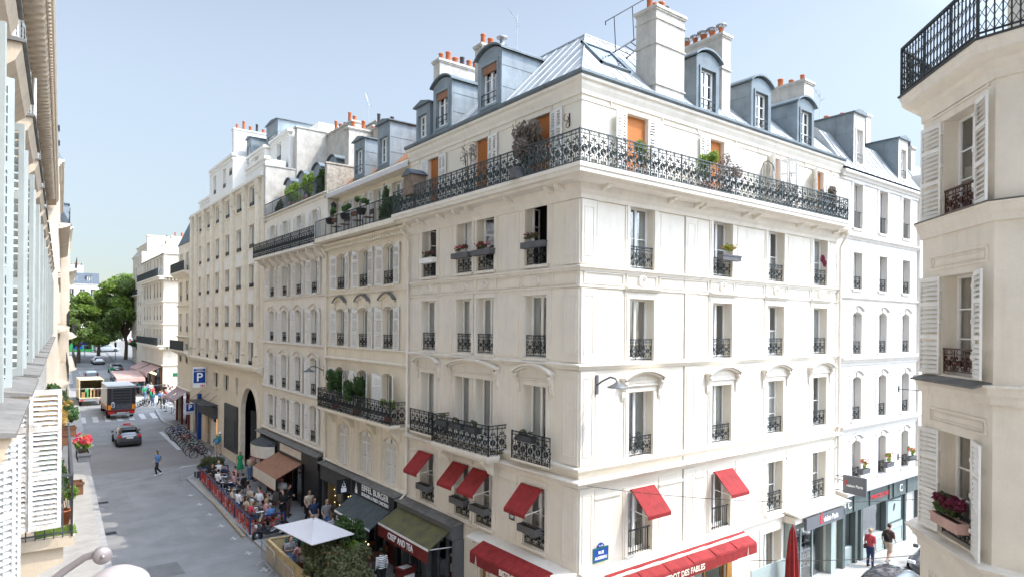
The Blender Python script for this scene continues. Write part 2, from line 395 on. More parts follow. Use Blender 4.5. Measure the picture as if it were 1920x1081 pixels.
def rail_mesh(style, L, H, mt='iron'):
    def f():
        mb = MB(); RAILS[style](mb, L, H); return mb.mesh('railing', mt)
    return cached(('rail', style, round(L, 2), round(H, 2), mt), f)
def frame_mesh(w, h, rise, bars, mt):
    def f():
        mb = MB(); e = .055; hw = w/2; top = h-rise
        mb.box(-hw, -hw+e, 0, .06, 0, top); mb.box(hw-e, hw, 0, .06, 0, top); mb.box(-hw+e, hw-e, 0, .06, 0, .09)
        if rise:
            P = arc_pts(-hw, hw, top, rise)
            for (p, q), (u, v) in zip(P[:-1], P[1:]): mb.prism([(p,0,q),(u,0,v),(u,0,v-e*1.4),(p,0,q-e*1.4)], (0,.06,0))
        else: mb.box(-hw+e, hw-e, 0, .06, h-e, h)
        mb.box(-.05, .05, -.012, .05, .09, h-e*.6)
        for sx in (-1, 1):
            a, b = sorted((sx*.05, sx*(hw-e))); c, d = (a, b)
            st = .04
            mb.box(c if sx < 0 else d-st, c+st if sx < 0 else d, -.006, .045, .09, top-.02)
            mb.box(c+(st if sx < 0 else 0), d-(st if sx > 0 else 0), -.004, .045, .09, .15)
            for k in range(1, bars):
                z = .12+(h-.2)*k/bars*1.0
                mb.box(c, d, .005, .035, z-.014, z+.014)
        return mb.mesh('window', mt)
    return cached(('fr', round(w, 2), round(h, 2), round(rise, 2), bars, mt), f)
def pane_mesh(w, h, rise, mt):
    def f():
        mb = MB(); hw = w/2-.03
        pts = [(-hw,.03,.06),(hw,.03,.06)]
        if rise: pts += [(p,.03,q-.03) for p, q in reversed(arc_pts(-hw, hw, h-rise, rise))]
        else: pts += [(hw,.03,h-.03),(-hw,.03,h-.03)]
        mb.poly(pts); return mb.mesh('pane', mt)
    return cached(('pn', round(w, 2), round(h, 2), round(rise, 2), mt), f)
def curtain_mesh(w, h, kind, mt, seed=0):
    def f():
        mb = MB(); rg = random.Random(seed*7+3)
        def drape(x0, x1, z0, z1):
            n = 14; pts = []
            for i in range(n+1): pts.append((x0+(x1-x0)*i/n, .10+.02*math.sin(i*1.9+seed)))
            for (a, b), (c, d) in zip(pts[:-1], pts[1:]): mb.quad((a,b,z0),(c,d,z0),(c,d,z1),(a,b,z1))
        hw = w/2-.02
        if kind == 'full': drape(-hw, hw, .05, h-.05)
        elif kind == 'sides': drape(-hw, -hw*.45, .05, h-.05); drape(hw*.45, hw, .05, h-.05)
        elif kind == 'left': drape(-hw, -.0, .05, h-.05)
        elif kind == 'right': drape(0, hw, .05, h-.05)
        elif kind == 'blind': mb.box(-hw, hw, .1, .12, h*.45, h-.03)
        elif kind == 'half': drape(-hw, hw, .05, h*.5)
        return mb.mesh('curtain', mt)
    return cached(('cu', round(w, 2), round(h, 2), kind, mt, seed % 3), f)
def shutter_mesh(w, h, mt, slats=None, arch=0, thick=.035):
    """louvred panel, origin at its lower hinge edge, extends +x, front faces -y"""
    def f():
        mb = MB(); e = .055; n = slats or max(8, int(h/.10))
        mb.box(0, e, 0, thick, 0, h-(arch if arch > 0 else 0)); mb.box(w-e, w, 0, thick, 0, h-(-arch if arch < 0 else 0))
        for z in (0, h*.36, h*.70): mb.box(e, w-e, 0, thick, z, z+.085)
        if arch:
            a = abs(arch); k = 5
            for i in range(k):
                t0, t1 = i/k, (i+1)/k; g = (lambda t: math.sin(t*math.pi/2)*a) if arch > 0 else (lambda t: math.cos(t*math.pi/2)*a)
                mb.prism([(w*t0,0,h-a-.09),(w*t1,0,h-a-.09),(w*t1,0,h-a+g(t1)),(w*t0,0,h-a+g(t0))], (0,thick,0))
        else: mb.box(e, w-e, 0, thick, h-.085, h)
        zt = h-.09-abs(arch)
        for i in range(n):
            z = .09+(zt-.09)*(i+.5)/n
            if abs(z-h*.36-.04) < .05 or abs(z-h*.70-.04) < .05: continue
            d = (zt-.09)/n*.40
            mb.quad((e,-.006,z-d),(w-e,-.006,z-d),(w-e,thick,z+d*.7),(e,thick,z+d*.7))
        return mb.mesh('shutter', mt)
    return cached(('sh', round(w, 2), round(h, 2), mt, n_(slats), round(arch, 2)), f)
def n_(x): return 0 if x is None else x
RG = random.Random(11)
def window(fc, x, z0, w, h, rise=0., bars=2, rev=.28, rail=None, railH=.8, railY=.06, cur=None, fmt='frame_white', glass='glass',
           sill=True, shut=None, smat='shutter_white', surr=None, tmat='trim_white', curm='curtain', open_=None, railm='iron', seed=None):
    seed = RG.randint(0, 99) if seed is None else seed
    hw = w/2
    if open_ is None:
        wi = fc.put('window', frame_mesh(w, h, rise, bars, fmt), x, rev, z0)
        link('pane', pane_mesh(w, h, rise, glass), wi)
    else:
        def of():
            mb = MB(); e = .05
            mb.box(-hw, -hw+e, 0, .06, 0, h); mb.box(hw-e, hw, 0, .06, 0, h); mb.box(-hw+e, hw-e, 0, .06, h-e, h); mb.box(-hw+e, hw-e, 0, .06, 0, .05)
            return mb.mesh('window', fmt)
        wi = fc.put('window', cached(('of', round(w, 2), round(h, 2)), of), x, rev, z0)
        def leaf():
            mb = MB(); lw = hw-.05; e = .055
            mb.box(0, e, 0, .04, 0, h-.12); mb.box(lw-e, lw, 0, .04, 0, h-.12)
            for z in (0, (h-.12)*.33, (h-.12)*.66, h-.12-e): mb.box(e, lw-e, 0, .04, z, z+e*.8)
            mb.quad((e,.02,.03),(lw-e,.02,.03),(lw-e,.02,h-.15),(e,.02,h-.15), 1)
            return mb.mesh('casement', [fmt, glass])
        lm = cached(('lf', round(w, 2), round(h, 2)), leaf)
        for sx, an in ((-1, open_[0]), (1, open_[1])):
            o = link('casement', lm, wi, (sx*(hw-.05), 0, .06), (0, 0, (an if sx < 0 else math.pi-an)))
    if cur: link('curtain', curtain_mesh(w, h, cur, curm, seed), wi)
    if rail: link('railing', rail_mesh(rail, w+.02, railH, railm), wi, (-hw-.01, -rev+railY, .02))
    if sill:
        def sf():
            mb = MB(); mb.box(-hw-.06, hw+.06, -.09, -.001, -.09, .0); mb.box(-hw, hw, -.001, rev, -.002, .025); return mb.mesh('sill', tmat)
        link('sill', cached(('si', round(w, 2), tmat, round(rev, 2)), sf), wi, (0, -rev, 0))
    if surr:
        key = ('su', surr, round(w, 2), round(h, 2), round(rise, 2), tmat)
        link('surround', cached(key, lambda: surround(surr, w, h, rise, tmat)), wi, (0, -rev, 0))
    if shut:       # list of (side, leaves, leaf width, angle, z drop, height)
        for s_ in shut:
            side, k, lw, ang = s_[:4]; hh = s_[4] if len(s_) > 4 else h; ar = s_[5] if len(s_) > 5 else 0
            x0 = side*(hw+.015)
            for q in range(k):
                me = shutter_mesh(lw, hh, smat, arch=(ar if side > 0 else -ar) if ar else 0)
                # shutters folded back: face is flat on the wall; turned by ang off the wall
                a = (-ang if side > 0 else math.pi+ang)
                if side > 0: link('shutter', me, wi, (x0+q*(lw+.01)*math.cos(ang), -rev-.045-q*(lw+.01)*math.sin(ang), 0), (0, 0, a))
                else: link('shutter', me, wi, (x0-(q+1)*lw*math.cos(ang)-q*.01, -rev-.045-(q+1)*lw*math.sin(ang), 0), (0, 0, ang))
    return wi
def surround(kind, w, h, rise, tmat):
    mb = MB(); hw = w/2; b = .15
    if kind in ('flat', 'entab', 'pediment', 'arch', 'thin'):
        bb = .09 if kind == 'thin' else b
        for i, (o, p) in enumerate(((bb, .045), (bb+.07, .025))):
            if kind == 'thin' and i: break
            i0 = 0 if i == 0 else bb
            mb.box(-hw-o, -hw-i0-(.0 if i else .012), -p, -.001, 0, h-rise+(.02 if rise else i0)); mb.box(hw+i0+(0 if i else .012), hw+o, -p, -.001, 0, h-rise+(.02 if rise else i0))
            if not rise: mb.box(-hw-o, hw+o, -p, -.001, h+i0+(0 if i else .012), h+o)
            else:
                P = arc_pts(-hw-o, hw+o, h-rise, rise+o); Q = arc_pts(-hw-i0, hw+i0, h-rise, rise+i0+.012)
                for k in range(len(P)-1): mb.prism([(P[k][0],-p,P[k][1]),(P[k+1][0],-p,P[k+1][1]),(Q[k+1][0],-p,Q[k+1][1]),(Q[k][0],-p,Q[k][1])], (0,p-.001,0))
    if kind == 'entab':
        mb.profile(-hw-.25, hw+.25, [(-.001,h+.24),(-.05,h+.24),(-.07,h+.29),(-.16,h+.33),(-.16,h+.37),(-.001,h+.40)])
    if kind in ('pediment',):
        z = h+.16; e = .42
        mb.box(-hw-.22, hw+.22, -.06, -.001, z, z+.30)
        mb.profile(-hw-.24, hw+.24, [(-.062,z+.02),(-.10,z+.05),(-.10,z+.07),(-.062,z+.09)])
        P = arc_pts(-hw-e, hw+e, z+.26, .26, 12)
        for k in range(len(P)-1):
            (a, b1), (c, d) = P[k], P[k+1]
            mb.prism([(a,-.28,b1),(c,-.28,d),(c,-.28,d+.07),(a,-.28,b1+.07)], (0,.279,0))
            mb.prism([(a*.96,-.2,b1-.07),(c*.96,-.2,d-.07),(c*.96,-.2,d),(a*.96,-.2,b1)], (0,.198,0))
            mb.quad((a*.9,-.062,z+.25),(c*.9,-.062,z+.25),(c*.9,-.062,d-.03),(a*.9,-.062,b1-.03))
        for sx in (-1, 1):
            x = sx*(hw+.30)
            mb.profile(x-.07, x+.07, [(-.001,z-.42),(-.05,z-.40),(-.09,z-.30),(-.08,z-.12),(-.15,z+.02),(-.2,z+.12),(-.2,z+.26),(-.001,z+.26)])
            mb.lathe([(.0,-.075),(.055,-.075),(.055,.075),(0,.075)], (x,-.17,z+.14), 8, 0, 'x')
        frame_rect(mb, -hw-.05, hw+.05, z+.13, z+.27, .025, -.075, -.061)
    if kind == 'arch':
        P = arc_pts(-hw-.28, hw+.28, h-rise+.16, rise+.14, 10)
        for k in range(len(P)-1):
            (a, b1), (c, d) = P[k], P[k+1]; mb.prism([(a,-.10,b1),(c,-.10,d),(c,-.10,d+.05),(a,-.10,b1+.05)], (0,.099,0))
        mb.box(-.07, .07, -.09, -.001, h+.02, h+.2)
    return mb.mesh('surround', tmat)
def belt(fc, x0, x1, z, mt, prof, name='belt_course'):
    mb = MB(); mb.profile(x0, x1, [(-d if d else .0-.001, z+q) for d, q in prof]); return fc.add(name, mb, mt)
P_THIN = [(0,-.06),(.05,-.06),(.09,-.02),(.12,.0),(.12,.04),(0,.07)]
P_MID = [(0,-.14),(.04,-.14),(.06,-.08),(.14,-.03),(.18,.0),(.18,.05),(0,.10)]
P_BIG = [(0,-.30),(.05,-.30),(.06,-.18),(.12,-.16),(.16,-.06),(.26,-.02),(.28,.04),(.28,.09),(0,.13)]
def leaves(mb, c, r, n, size, rg, m=0, flat=1., hollow=.35):
    for i in range(n):
        while True:
            p = Vector((rg.uniform(-1, 1), rg.uniform(-1, 1), rg.uniform(-1, 1)))
            if hollow < p.length <= 1: break
        p = Vector((c[0]+p.x*r[0], c[1]+p.y*r[1], c[2]+p.z*r[2]))
        s_ = size*rg.uniform(.6, 1.4); a = Vector((rg.uniform(-1, 1), rg.uniform(-1, 1), rg.uniform(-1, 1))).normalized()*s_
        b = Vector((rg.uniform(-1, 1), rg.uniform(-1, 1), rg.uniform(-1, 1))).normalized().cross(a).normalized()*s_*.55
        mb.add([tuple(p-a), tuple(p+b), tuple(p+a), tuple(p-b)], [(0, 1, 2, 3)], m)
def chimney(parent_fc, x0, x1, y0, y1, z0, z1, mt, pots=(), name='chimney', cap=True, bands=(), potmat='terracotta', along='x', caps_=False):
    """chimney stack (a part) with its pots as sub-parts"""
    mb = MB(); mb.box(x0, x1, y0, y1, z0, z1-.16)
    mb.box(x0-.04, x1+.04, y0-.04, y1+.04, z1-.16, z1-.10); mb.box(x0-.075, x1+.075, y0-.075, y1+.075, z1-.10, z1)
    for z in bands: mb.box(x0-.04, x1+.04, y0-.04, y1+.04, z, z+.05)
    ch = parent_fc.add(name, mb, mt)
    for i, h in enumerate(pots):
        t = (i+.6)/(len(pots)+.2)
        px, py = (x0+(x1-x0)*t, (y0+y1)/2) if along == 'x' else ((x0+x1)/2, y0+(y1-y0)*t)
        r = .105+.015*((i*7) % 3)
        def pf(h=h, r=r):
            q = MB(); q.lathe([(r*1.1,0),(r,.06),(r*.92,h-.07),(r*1.08,h-.05),(r*1.08,h),(r*.75,h),(r*.7,h-.3*h)], (0,0,0), 10); 
            if caps_: 
                q.lathe([(0,h+.2),(r*2.1,h+.1),(r*2.1,h+.07),(0,h+.12)], (0,0,0), 10, 1)
                for a in (0, 2.1, 4.2): q.box(math.cos(a)*r-.01, math.cos(a)*r+.01, math.sin(a)*r-.01, math.sin(a)*r+.01, h-.02, h+.1, 1)
            return q.mesh('chimney_pot', [potmat if not (i % 5 == 3 and not caps_) else 'dark_pot', 'galvanised'])
        link('chimney_pot', pf(), ch, (px, py, z1-.01))
    return ch
def dormer(fc, x, w, z0, zf, depth, arched=True, mt='zinc_side', y=.2, wh=None, ww=None, blind=None, bars=3, fmt='frame_white', face=None, rail=True):
    """zinc dormer: front at wall plane + y, runs back into the slope; its window is a sub-part"""
    hw = w/2; h = zf-z0; rise = .24 if arched else .0; mb = MB()
    ww = ww or w*.62; wh = wh or h*.72; wz = .28
    wall(mb, -hw, hw, 0, h-rise, [(-ww/2, ww/2, wz, wz+wh)], .12, 1 if face else 0)
    mb.quad((-hw,0,0),(-hw,depth,0),(-hw,depth,h-rise),(-hw,0,h-rise)); mb.quad((hw,0,0),(hw,depth,0),(hw,depth,h-rise),(hw,0,h-rise))
    for z in (h*.33, h*.66):
        for sx in (-1, 1): mb.box(sx*hw-.012, sx*hw+.012, .05, depth, z, z+.02)
    if arched:
        P = arc_pts(-hw, hw, h-rise, rise, 10); O = arc_pts(-hw-.12, hw+.12, h-rise-.02, rise+.08, 10); O2 = [(a, b+.07) for a, b in O]
        for k in range(10):
            mb.quad((P[k][0],0,P[k][1]),(P[k+1][0],0,P[k+1][1]),(P[k+1][0],0,h-rise-.001),(P[k][0],0,h-rise-.001), 1 if face else 0)
            mb.prism([(O[k][0],-.12,O[k][1]),(O[k+1][0],-.12,O[k+1][1]),(O2[k+1][0],-.12,O2[k+1][1]),(O2[k][0],-.12,O2[k][1])], (0,depth+.12,0), 2)
    else:
        k = h
        mb.prism([(-hw-.12,-.12,k),(hw+.12,-.12,k),(hw+.12,-.12,k+.05),(0,-.12,k+.22),(-hw-.12,-.12,k+.05)], (0,depth+.12,0), 2)
    mb.box(-hw-.03, hw+.03, -.05, .0, 0, .1, 2)
    frame_rect(mb, -ww/2-.09, ww/2+.09, wz-.08, wz+wh+.09, .085, -.035, -.001, 1 if face else 0)
    mb.quad((-ww/2-.02,.5,wz-.05),(ww/2+.02,.5,wz-.05),(ww/2+.02,.5,wz+wh+.05),(-ww/2-.02,.5,wz+wh+.05), 3)
    d = fc.add('dormer', mb, [mt, face or mt, 'zinc_dark', 'interior'], x, y, z0)
    wi = link('window', frame_mesh(ww, wh, 0, bars, fmt), d, (0, .12, wz)); 
    pn = MB(); 
    link('pane', pane_mesh(ww, wh, 0, 'glass_sky'), d, (0, .12, wz))
    if blind: 
        b = MB(); b.box(-ww/2+.01, ww/2-.01, .02, .1, wz+wh-.28, wz+wh-.02); b.build('roller_blind', blind, d)
    if rail:
        r_ = MB(); r_.box(-ww/2, ww/2, -.03, -.01, wz+.42, wz+.45); r_.box(-ww/2, ww/2, -.03, -.01, wz+.22, wz+.24)
        for q in (-ww/2, ww/2-.02): r_.box(q, q+.02, -.03, -.01, wz+.1, wz+.45)
        r_.build('window_bar', 'iron', d)
    return d
# ================================================================ the corner building
def corner_building():
    rt = thing('apartment_building', 'white five storey corner building with a wrought iron balcony wrapping its top floor', 'building', (13.5, 14.25, 0))
    fr, fl = Fac(rt), Fac(rt, 0, 0, -math.pi/2)
    XR, YL = 16.1, 10.74
    LX = lambda Y: 14.25-Y
    def sweep(name, z, prof, mt, xr=XR, yl=YL):
        mb = MB(); n = len(prof); st = [[(xr, -d, z+q) for d, q in prof], [(-d, -d, z+q) for d, q in prof], [(-d, yl, z+q) for d, q in prof]]
        for a, b in zip(st[:-1], st[1:]):
            for i in range(n): j = (i+1) % n; mb.quad(a[i], b[i], b[j], a[j])
        mb.poly(st[0]); mb.poly(st[2]); return fr.add(name, mb, mt)
    # openings
    RC = [2.76, 7.2, 10.83, 14.38]; RW = 1.17
    LC = [(LX(23.27), 1.13), (LX(20.63), 1.05), (LX(19.23), 1.07), (LX(16.34), 1.12)]
    ro = []; lo = []
    for c in RC:
        for z, h in ((1.90, 2.05), (-1.10, 2.04), (-4.22, 2.14), (-7.40, 2.05)): ro.append((c-RW/2, c+RW/2, z, z+h))
    for c, w in LC:
        for z, h in ((2.03, 2.05), (-1.0, 2.04), (-4.22, 2.30), (-7.24, 2.03)): lo.append((c-w/2, c+w/2, z, z+h))
    rat = [(1.97, 2.98), (6.37, 7.20), (10.25, 10.98), (13.75, 14.55)]
    lat = [(LX(16.78), LX(15.70)), (LX(19.97), LX(19.13)), (LX(23.41), LX(22.58))]
    for a, b in rat: ro.append((a, b, 4.76, 6.87))
    for a, b in lat: lo.append((a, b, 4.76, 6.92))
    # ground floor openings
    ro += [(1.6, 7.6, -10.35, -8.05), (10.05, 11.35, -10.2, -8.15), (12.15, 15.1, -10.85, -8.3)]
    lo += [(LX(19.45), LX(18.95), -10.9, -8.30), (LX(18.2), LX(15.0), -10.35, -8.1), (LX(24.9), LX(20.7), -10.9, -8.3)]
    mb = MB(); wall(mb, 0, XR, -10.9, 7.5, ro, .28); fr.add('wall', mb, 'plaster_corner')
    mb = MB(); wall(mb, -YL, 0, -10.9, 7.5, lo, .28); fl.add('wall', mb, 'plaster_corner')
    mb = MB()
    mb.quad((XR,0,-10.9),(XR,9,-10.9),(XR,9,7.5),(XR,0,7.5)); mb.quad((0,YL,-10.9),(9,YL,-10.9),(9,YL,7.5),(0,YL,7.5))
    mb.quad((9,9,-10.9),(XR,9,-10.9),(XR,9,7.5),(9,9,7.5)); mb.quad((9,9,-10.9),(9,YL,-10.9),(9,YL,7.5),(9,9,7.5)); fr.add('rear_wall', mb, 'plaster_ivory')
    mb = MB(); mb.box(1.1, XR-.02, 1.1, 8.9, -10.9, 7.4); mb.box(1.1, 8.9, 8.9, YL-.02, -10.9, 7.4)
    for z in (-7.75, -4.6, -1.45, 1.6, 4.6): mb.box(.29, XR-.02, .29, 1.1, z-.1, z); mb.box(.29, 1.1, 1.1, YL-.02, z-.1, z)
    for x in (5, 9.1, 12.6): mb.box(x, x+.1, .29, 1.1, -10.9, 7.4)
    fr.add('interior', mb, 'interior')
    # mouldings
    sweep('belt_course', 1.83, [(0,-.10),(.05,-.10),(.08,-.03),(.13,.0),(.13,.05),(0,.08)], 'trim_white')
    sweep('belt_course', 1.27, [(0,-.04),(.05,-.03),(.05,.02),(0,.04)], 'trim_white')
    sweep('belt_course', -1.17, [(0,-.12),(.04,-.12),(.08,-.04),(.14,.0),(.14,.05),(0,.09)], 'trim_white')
    sweep('belt_course', -4.33, [(0,-.10),(.05,-.10),(.08,-.04),(.16,.0),(.16,.06),(0,.10)], 'trim_white')
    sweep('belt_course', -4.72, [(0,-.16),(.05,-.16),(.07,-.08),(.2,-.02),(.26,.02),(.26,.08),(0,.12)], 'trim_white')
    sweep('cornice', 4.47, [(0,-.55),(.06,-.55),(.08,-.42),(.2,-.3),(.24,-.12),(.62,-.08),(.66,-.001),(0,-.001)], 'trim_white', XR-.3)
    sweep('eave_cornice', 7.5, [(0,-.42),(.05,-.42),(.06,-.3),(.14,-.16),(.16,-.06),(.24,-.02),(.26,.06),(0,.06)], 'trim_white')
    sweep('gutter', 7.57, [(0,0),(.27,0),(.33,.05),(.33,.13),(.29,.13),(.27,.06),(0,.06)], 'zinc_dark')
    sweep('eave_cornice', 6.92, [(0,-.03),(.035,-.02),(.035,.02),(0,.03)], 'trim_white')
    # balcony slab + consoles
    mb = MB(); mb.box(-.86, XR-.9, -.86, 0, 4.47, 4.70); mb.box(-.86, 0, 0, YL, 4.47, 4.70)
    mb.box(-.90, XR-.86, -.90, -.861, 4.60, 4.72); mb.box(-.90, -.861, -.861, YL, 4.60, 4.72)
    bal = fr.add('balcony', mb, 'trim_white')
    def rl(L):
        b = MB(); rail_main(b, L, .98); return b
    r1 = rl(XR-.9+.82); r1.xf(Matrix.Translation((-.82, -.80, 4.72))); r1.build('railing', 'iron_green', bal)
    r2 = rl(YL+.80); r2.xf(Matrix.Translation((-.80, YL, 4.72)) @ Matrix.Rotation(-math.pi/2, 4, 'Z')); r2.build('railing', 'iron_green', bal)
    b = MB(); rail_main(b, .8, .98); b.xf(Matrix.Translation((XR-.9, -.80, 4.72)) @ Matrix.Rotation(math.pi/2, 4, 'Z')); b.build('railing', 'iron_green', bal)
    mb = MB(); mb.profile(-.09, .09, [(-.07,4.12),(-.13,4.10),(-.18,4.16),(-.3,4.24),(-.48,4.28),(-.52,4.35),(-.52,4.385),(-.07,4.385)]); cm = mb.mesh('console_bracket', 'trim_white')
    for x in (.75, 3.9, 5.3, 5.65, 8.2, 8.95, 12.1, 13.3, 15.1, 15.9): fr.put('console_bracket', cm, x)
    for x in (-.6, -1.1, -3.2, -5.6, -6.5, -7.6, -9.2, -10.3): fl.put('console_bracket', cm, x)
    # relief of the wall: pilasters, panels, frieze
    def relief(f, xs, cols, pil, x0, x1):
        mb = MB()
        for a, b in pil:
            for z0, z1 in ((-10.9,-7.55), (-7.45,-4.9), (-4.2,-1.32), (-1.06,1.2), (1.94,3.9)):
                mb.box(a, b, -.045, -.001, z0, z1); frame_rect(mb, a+.1, b-.1, z0+.25, z1-.2, .025, -.06, -.0451)
        ws = sorted(cols)
        for z0, z1 in ((-7.3,-5.0), (-4.1,-1.45), (-1.0,1.15), (1.96,3.85)):
            ed = [x0+.05]+[v for c, w in ws for v in (c-w/2-.3, c+w/2+.3)]+[x1-.05]
            for a, b in zip(ed[::2], ed[1::2]):
                for p, q in [(a, b)]:
                    segs = []; cur = p
                    for u, v in sorted(pil):
                        if u < q and v > p: segs.append((cur, u)); cur = v
                    segs.append((cur, q))
                    for u, v in segs:
                        if v-u > .5:
                            mb.box(u+.06, v-.06, -.014, -.001, z0, z1)
                            if z0 == -7.3: mb.profile(u+.04, v-.04, [(-.0141,z1-.34),(-.05,z1-.32),(-.06,z1-.27),(-.0141,z1-.24)])
        # frieze
        edges = [x0+.08]+sorted([v for c, w in cols for v in (c-w/2-.22, c+w/2+.22)]+[(a+b)/2 for a, b in pil[:0]])+[x1-.08]
        for a, b in zip(edges[:-1], edges[1:]):
            if b-a > .25: frame_rect(mb, a+.06, b-.06, 1.34, 1.72, .035, -.04, -.001)
        for c, w in cols:
            mb.lathe([(.0,-.05),(.07,-.05),(.07,-.075),(.1,-.085),(.14,-.06),(.14,-.085),(.18,-.085),(.2,-.001)], (c, 0, 1.53), 16, 0, 'y')
        f.add('wall_mouldings', mb, 'trim_white')
    relief(fr, None, [(c, RW) for c in RC], [(.02, .62), (5.0, 5.62)], 0, XR)
    relief(fl, None, LC, [(-.75, -.02), (-3.55, -3.2)] if 0 else [(-.75, -.02)], -YL, 0)
    mb = MB()
    for x in (5.0,): mb.box(x-.03, x-.0, -.02, -.001, -7.5, 3.9)
    fr.add('wall_joint', mb, 'chimney_render')
    # windows, right face
    g = 'glass'
    W_ = lambda f, *a, **k: window(f, *a, **k)
    k4 = dict(surr='flat', rev=.28, railm='iron')
    W_(fr, RC[0], 1.90, RW, 2.05, bars=2, cur='sides', rail='scroll', railH=.75, **k4); W_(fr, RC[1], 1.90, RW, 2.05, bars=2, cur='full', rail='scroll', railH=.7, glass='glass_dark', **k4)
    W_(fr, RC[2], 1.90, RW, 2.05, bars=2, rail='scroll', railH=.7, cur='half', curm='curtain_warm', **k4); W_(fr, RC[3], 1.90, RW, 2.05, bars=2, rail='scroll', railH=.7, cur='sides', **k4)
    for i, c in enumerate(RC): W_(fr, c, -1.10, RW, 2.04, bars=(1, 1, 2, 1)[i], rail='scroll', railH=.72, surr='entab', cur=('full', 'left', 'half', 'sides')[i], curm='curtain_warm' if i == 0 else 'curtain', glass='glass' if i else 'glass_dark')
    for i, c in enumerate(RC): W_(fr, c, -4.22, RW, 2.14, bars=(1, 1, 3, 2)[i], rail='scroll', railH=.66, surr='pediment', cur=('sides', 'full', 'full', 'left')[i])
    for i, c in enumerate(RC): W_(fr, c, -7.40, RW, 2.05, bars=(1, 1, 2, 2)[i], rail='scroll' if i > 1 else 'bars', railH=.8, surr='flat', cur=('half', 'half', 'full', 'full')[i], curm='curtain_warm')
    # windows, left face
    opn = [(1.2, 1.9), (1.3, .9), (.5, 1.5), (2.0, .7)]
    for i, (c, w) in enumerate(LC):
        W_(fl, c, 2.03, w, 2.05, rail='scroll', railH=.72, surr='flat', cur=(None, 'left', 'right', None)[i], open_=opn[i])
        W_(fl, c, -1.0, w, 2.04, bars=1, rail='scroll', railH=.72, surr='flat', cur=('sides', 'full', 'left', 'sides')[i], glass=('glass', 'glass', 'glass_dark', 'glass')[i])
        W_(fl, c, -4.22, w, 2.30, bars=1, surr='pediment' if i in (0, 3) else 'thin', cur=('left', 'sides', 'sides', 'left')[i], sill=False)
        W_(fl, c, -7.24, w, 2.03, bars=2, surr='flat', cur='half', rail='scroll', railH=.62, curm='curtain_warm')
    # wide double pediment over the pair
    c = (LC[1][0]+LC[2][0])/2; me = surround('pediment', 2.5, 2.30, 0, 'trim_white'); fl.put('pediment', me, c, -.002, -4.22)
    # attic doors with orange blinds and folding shutters
    for f, L in ((fr, rat), (fl, lat)):
        for i, (a, b) in enumerate(L):
            w = b-a; cx = (a+b)/2
            if f is fr: sh = [(-1, 2, .32, (.25, .1, .9, .7)[i]), (1, 2, .32, (.15, .3, 1.0, .5)[i])]
            else: sh = [(1, 2, .31, .12)] + ([(-1, 1, .32, .5)] if i == 2 else [])
            wi = W_(f, cx, 4.76, w, 2.11, bars=2, shut=sh, surr='thin', sill=False)
            bl = MB(); bl.box(-w/2, w/2, -.16, -.13, .02 if not (f is fr and i == 0) else .0, 2.11); bl.build('blind', 'blind_orange', wi)
            mo = MB(); frame_rect(mo, -w/2-.75, w/2+.75 if f is fr else w/2+.1, 2.14, 2.5, .03, -.33, -.30); mo.build('lintel_moulding', 'trim_white', wi)
    # red awnings on the first floor windows
    def awn(f, x, w, mt):
        def fn():
            b = MB(); hw = w/2
            b.prism([(-hw,-.08,.0),(-hw,-.10,.03),(-hw,-.80,-.68),(-hw,-.80,-.80),(-hw,-.785,-.80),(-hw,-.785,-.69)], (w,0,0))
            b.tube([(-hw,-.07,.0),(hw,-.07,.0)], .035, 8)
            for sx in (-1, 1): b.tube([(sx*(hw-.03),-.78,-.70),(sx*(hw-.03),-.05,-.62)], .013, 5, 1)
            return b.mesh('window_awning', [mt, 'frame_white'])
        f.put('window_awning', cached(('awn', round(w, 2), mt), fn), x, -.05, -5.22)
    for c, w in LC: awn(fl, c, w-.02, 'red_fabric')
    for c in RC[:2]: awn(fr, c, RW-.04, 'red_fabric')
    # second floor balconies of the left face
    def balc(x0, x1, d, zs=-4.56, h=1.05, slab=True):
        mb = MB(); mb.box(x0, x1, -d, -.27, zs, zs+.14); mb.box(x0+.05, x1-.05, -d+.08, -.27, zs-.1, zs-.001)
        if slab:
            for x in (x0+.35, x1-.6): mb.profile(x, x+.25, [(-.27,-5.2),(-.36,-5.15),(-.45,-4.95),(-d+.12,-4.78),(-d+.12,-4.662),(-.27,-4.662)])
        b = fl.add('balcony', mb, 'trim_white')
        q = MB(); rail_main(q, x1-x0, h, .013); q.xf(Matrix.Translation((x0, -d+.05, zs+.14)))
        for x in (x0, x1):
            s_ = MB(); rail_main(s_, d-.05, h, .013); s_.xf(Matrix.Translation((x, -d+.05, zs+.14)) @ Matrix.Rotation(math.pi/2, 4, 'Z')); q.add(s_.v, s_.f)
        q.build('railing', 'iron', b); return b
    balc(LX(21.65), LX(17.9), .82); 
    for a, b, d in ((LX(17.15), LX(15.2), .36), (LX(24.2), LX(22.3), .36)):
        mb = MB(); mb.box(a, b, -d, -.27, -4.42, -4.36); o = fl.add('balcony', mb, 'trim_white')
        q = MB(); rail_main(q, b-a, .98, .013); q.xf(Matrix.Translation((a, -d+.03, -4.42)))
        q.build('railing', 'iron', o)
    # ---- roof
    rf = MB(); zt = 10.55; z0 = 7.6; e = -.15; q = 2.7; YE = YL; 
    rf.poly([(e,e,z0),(XR,e,z0),(XR,q,zt),(q,q,zt)]); rf.poly([(e,e,z0),(q,q,zt),(q,YE,zt),(e,YE,z0)])
    rf.poly([(q,q,zt),(XR,q,zt),(XR,6,zt+.7),(6,6,zt+.7)]); rf.poly([(q,q,zt),(6,6,zt+.7),(6,YE,zt+.7),(q,YE,zt)])
    rf.poly([(6,6,zt+.7),(XR,6,zt+.7),(XR,9,7.5),(9,9,7.5)]); rf.poly([(6,6,zt+.7),(9,9,7.5),(9,YE,7.5),(6,YE,zt+.7)])
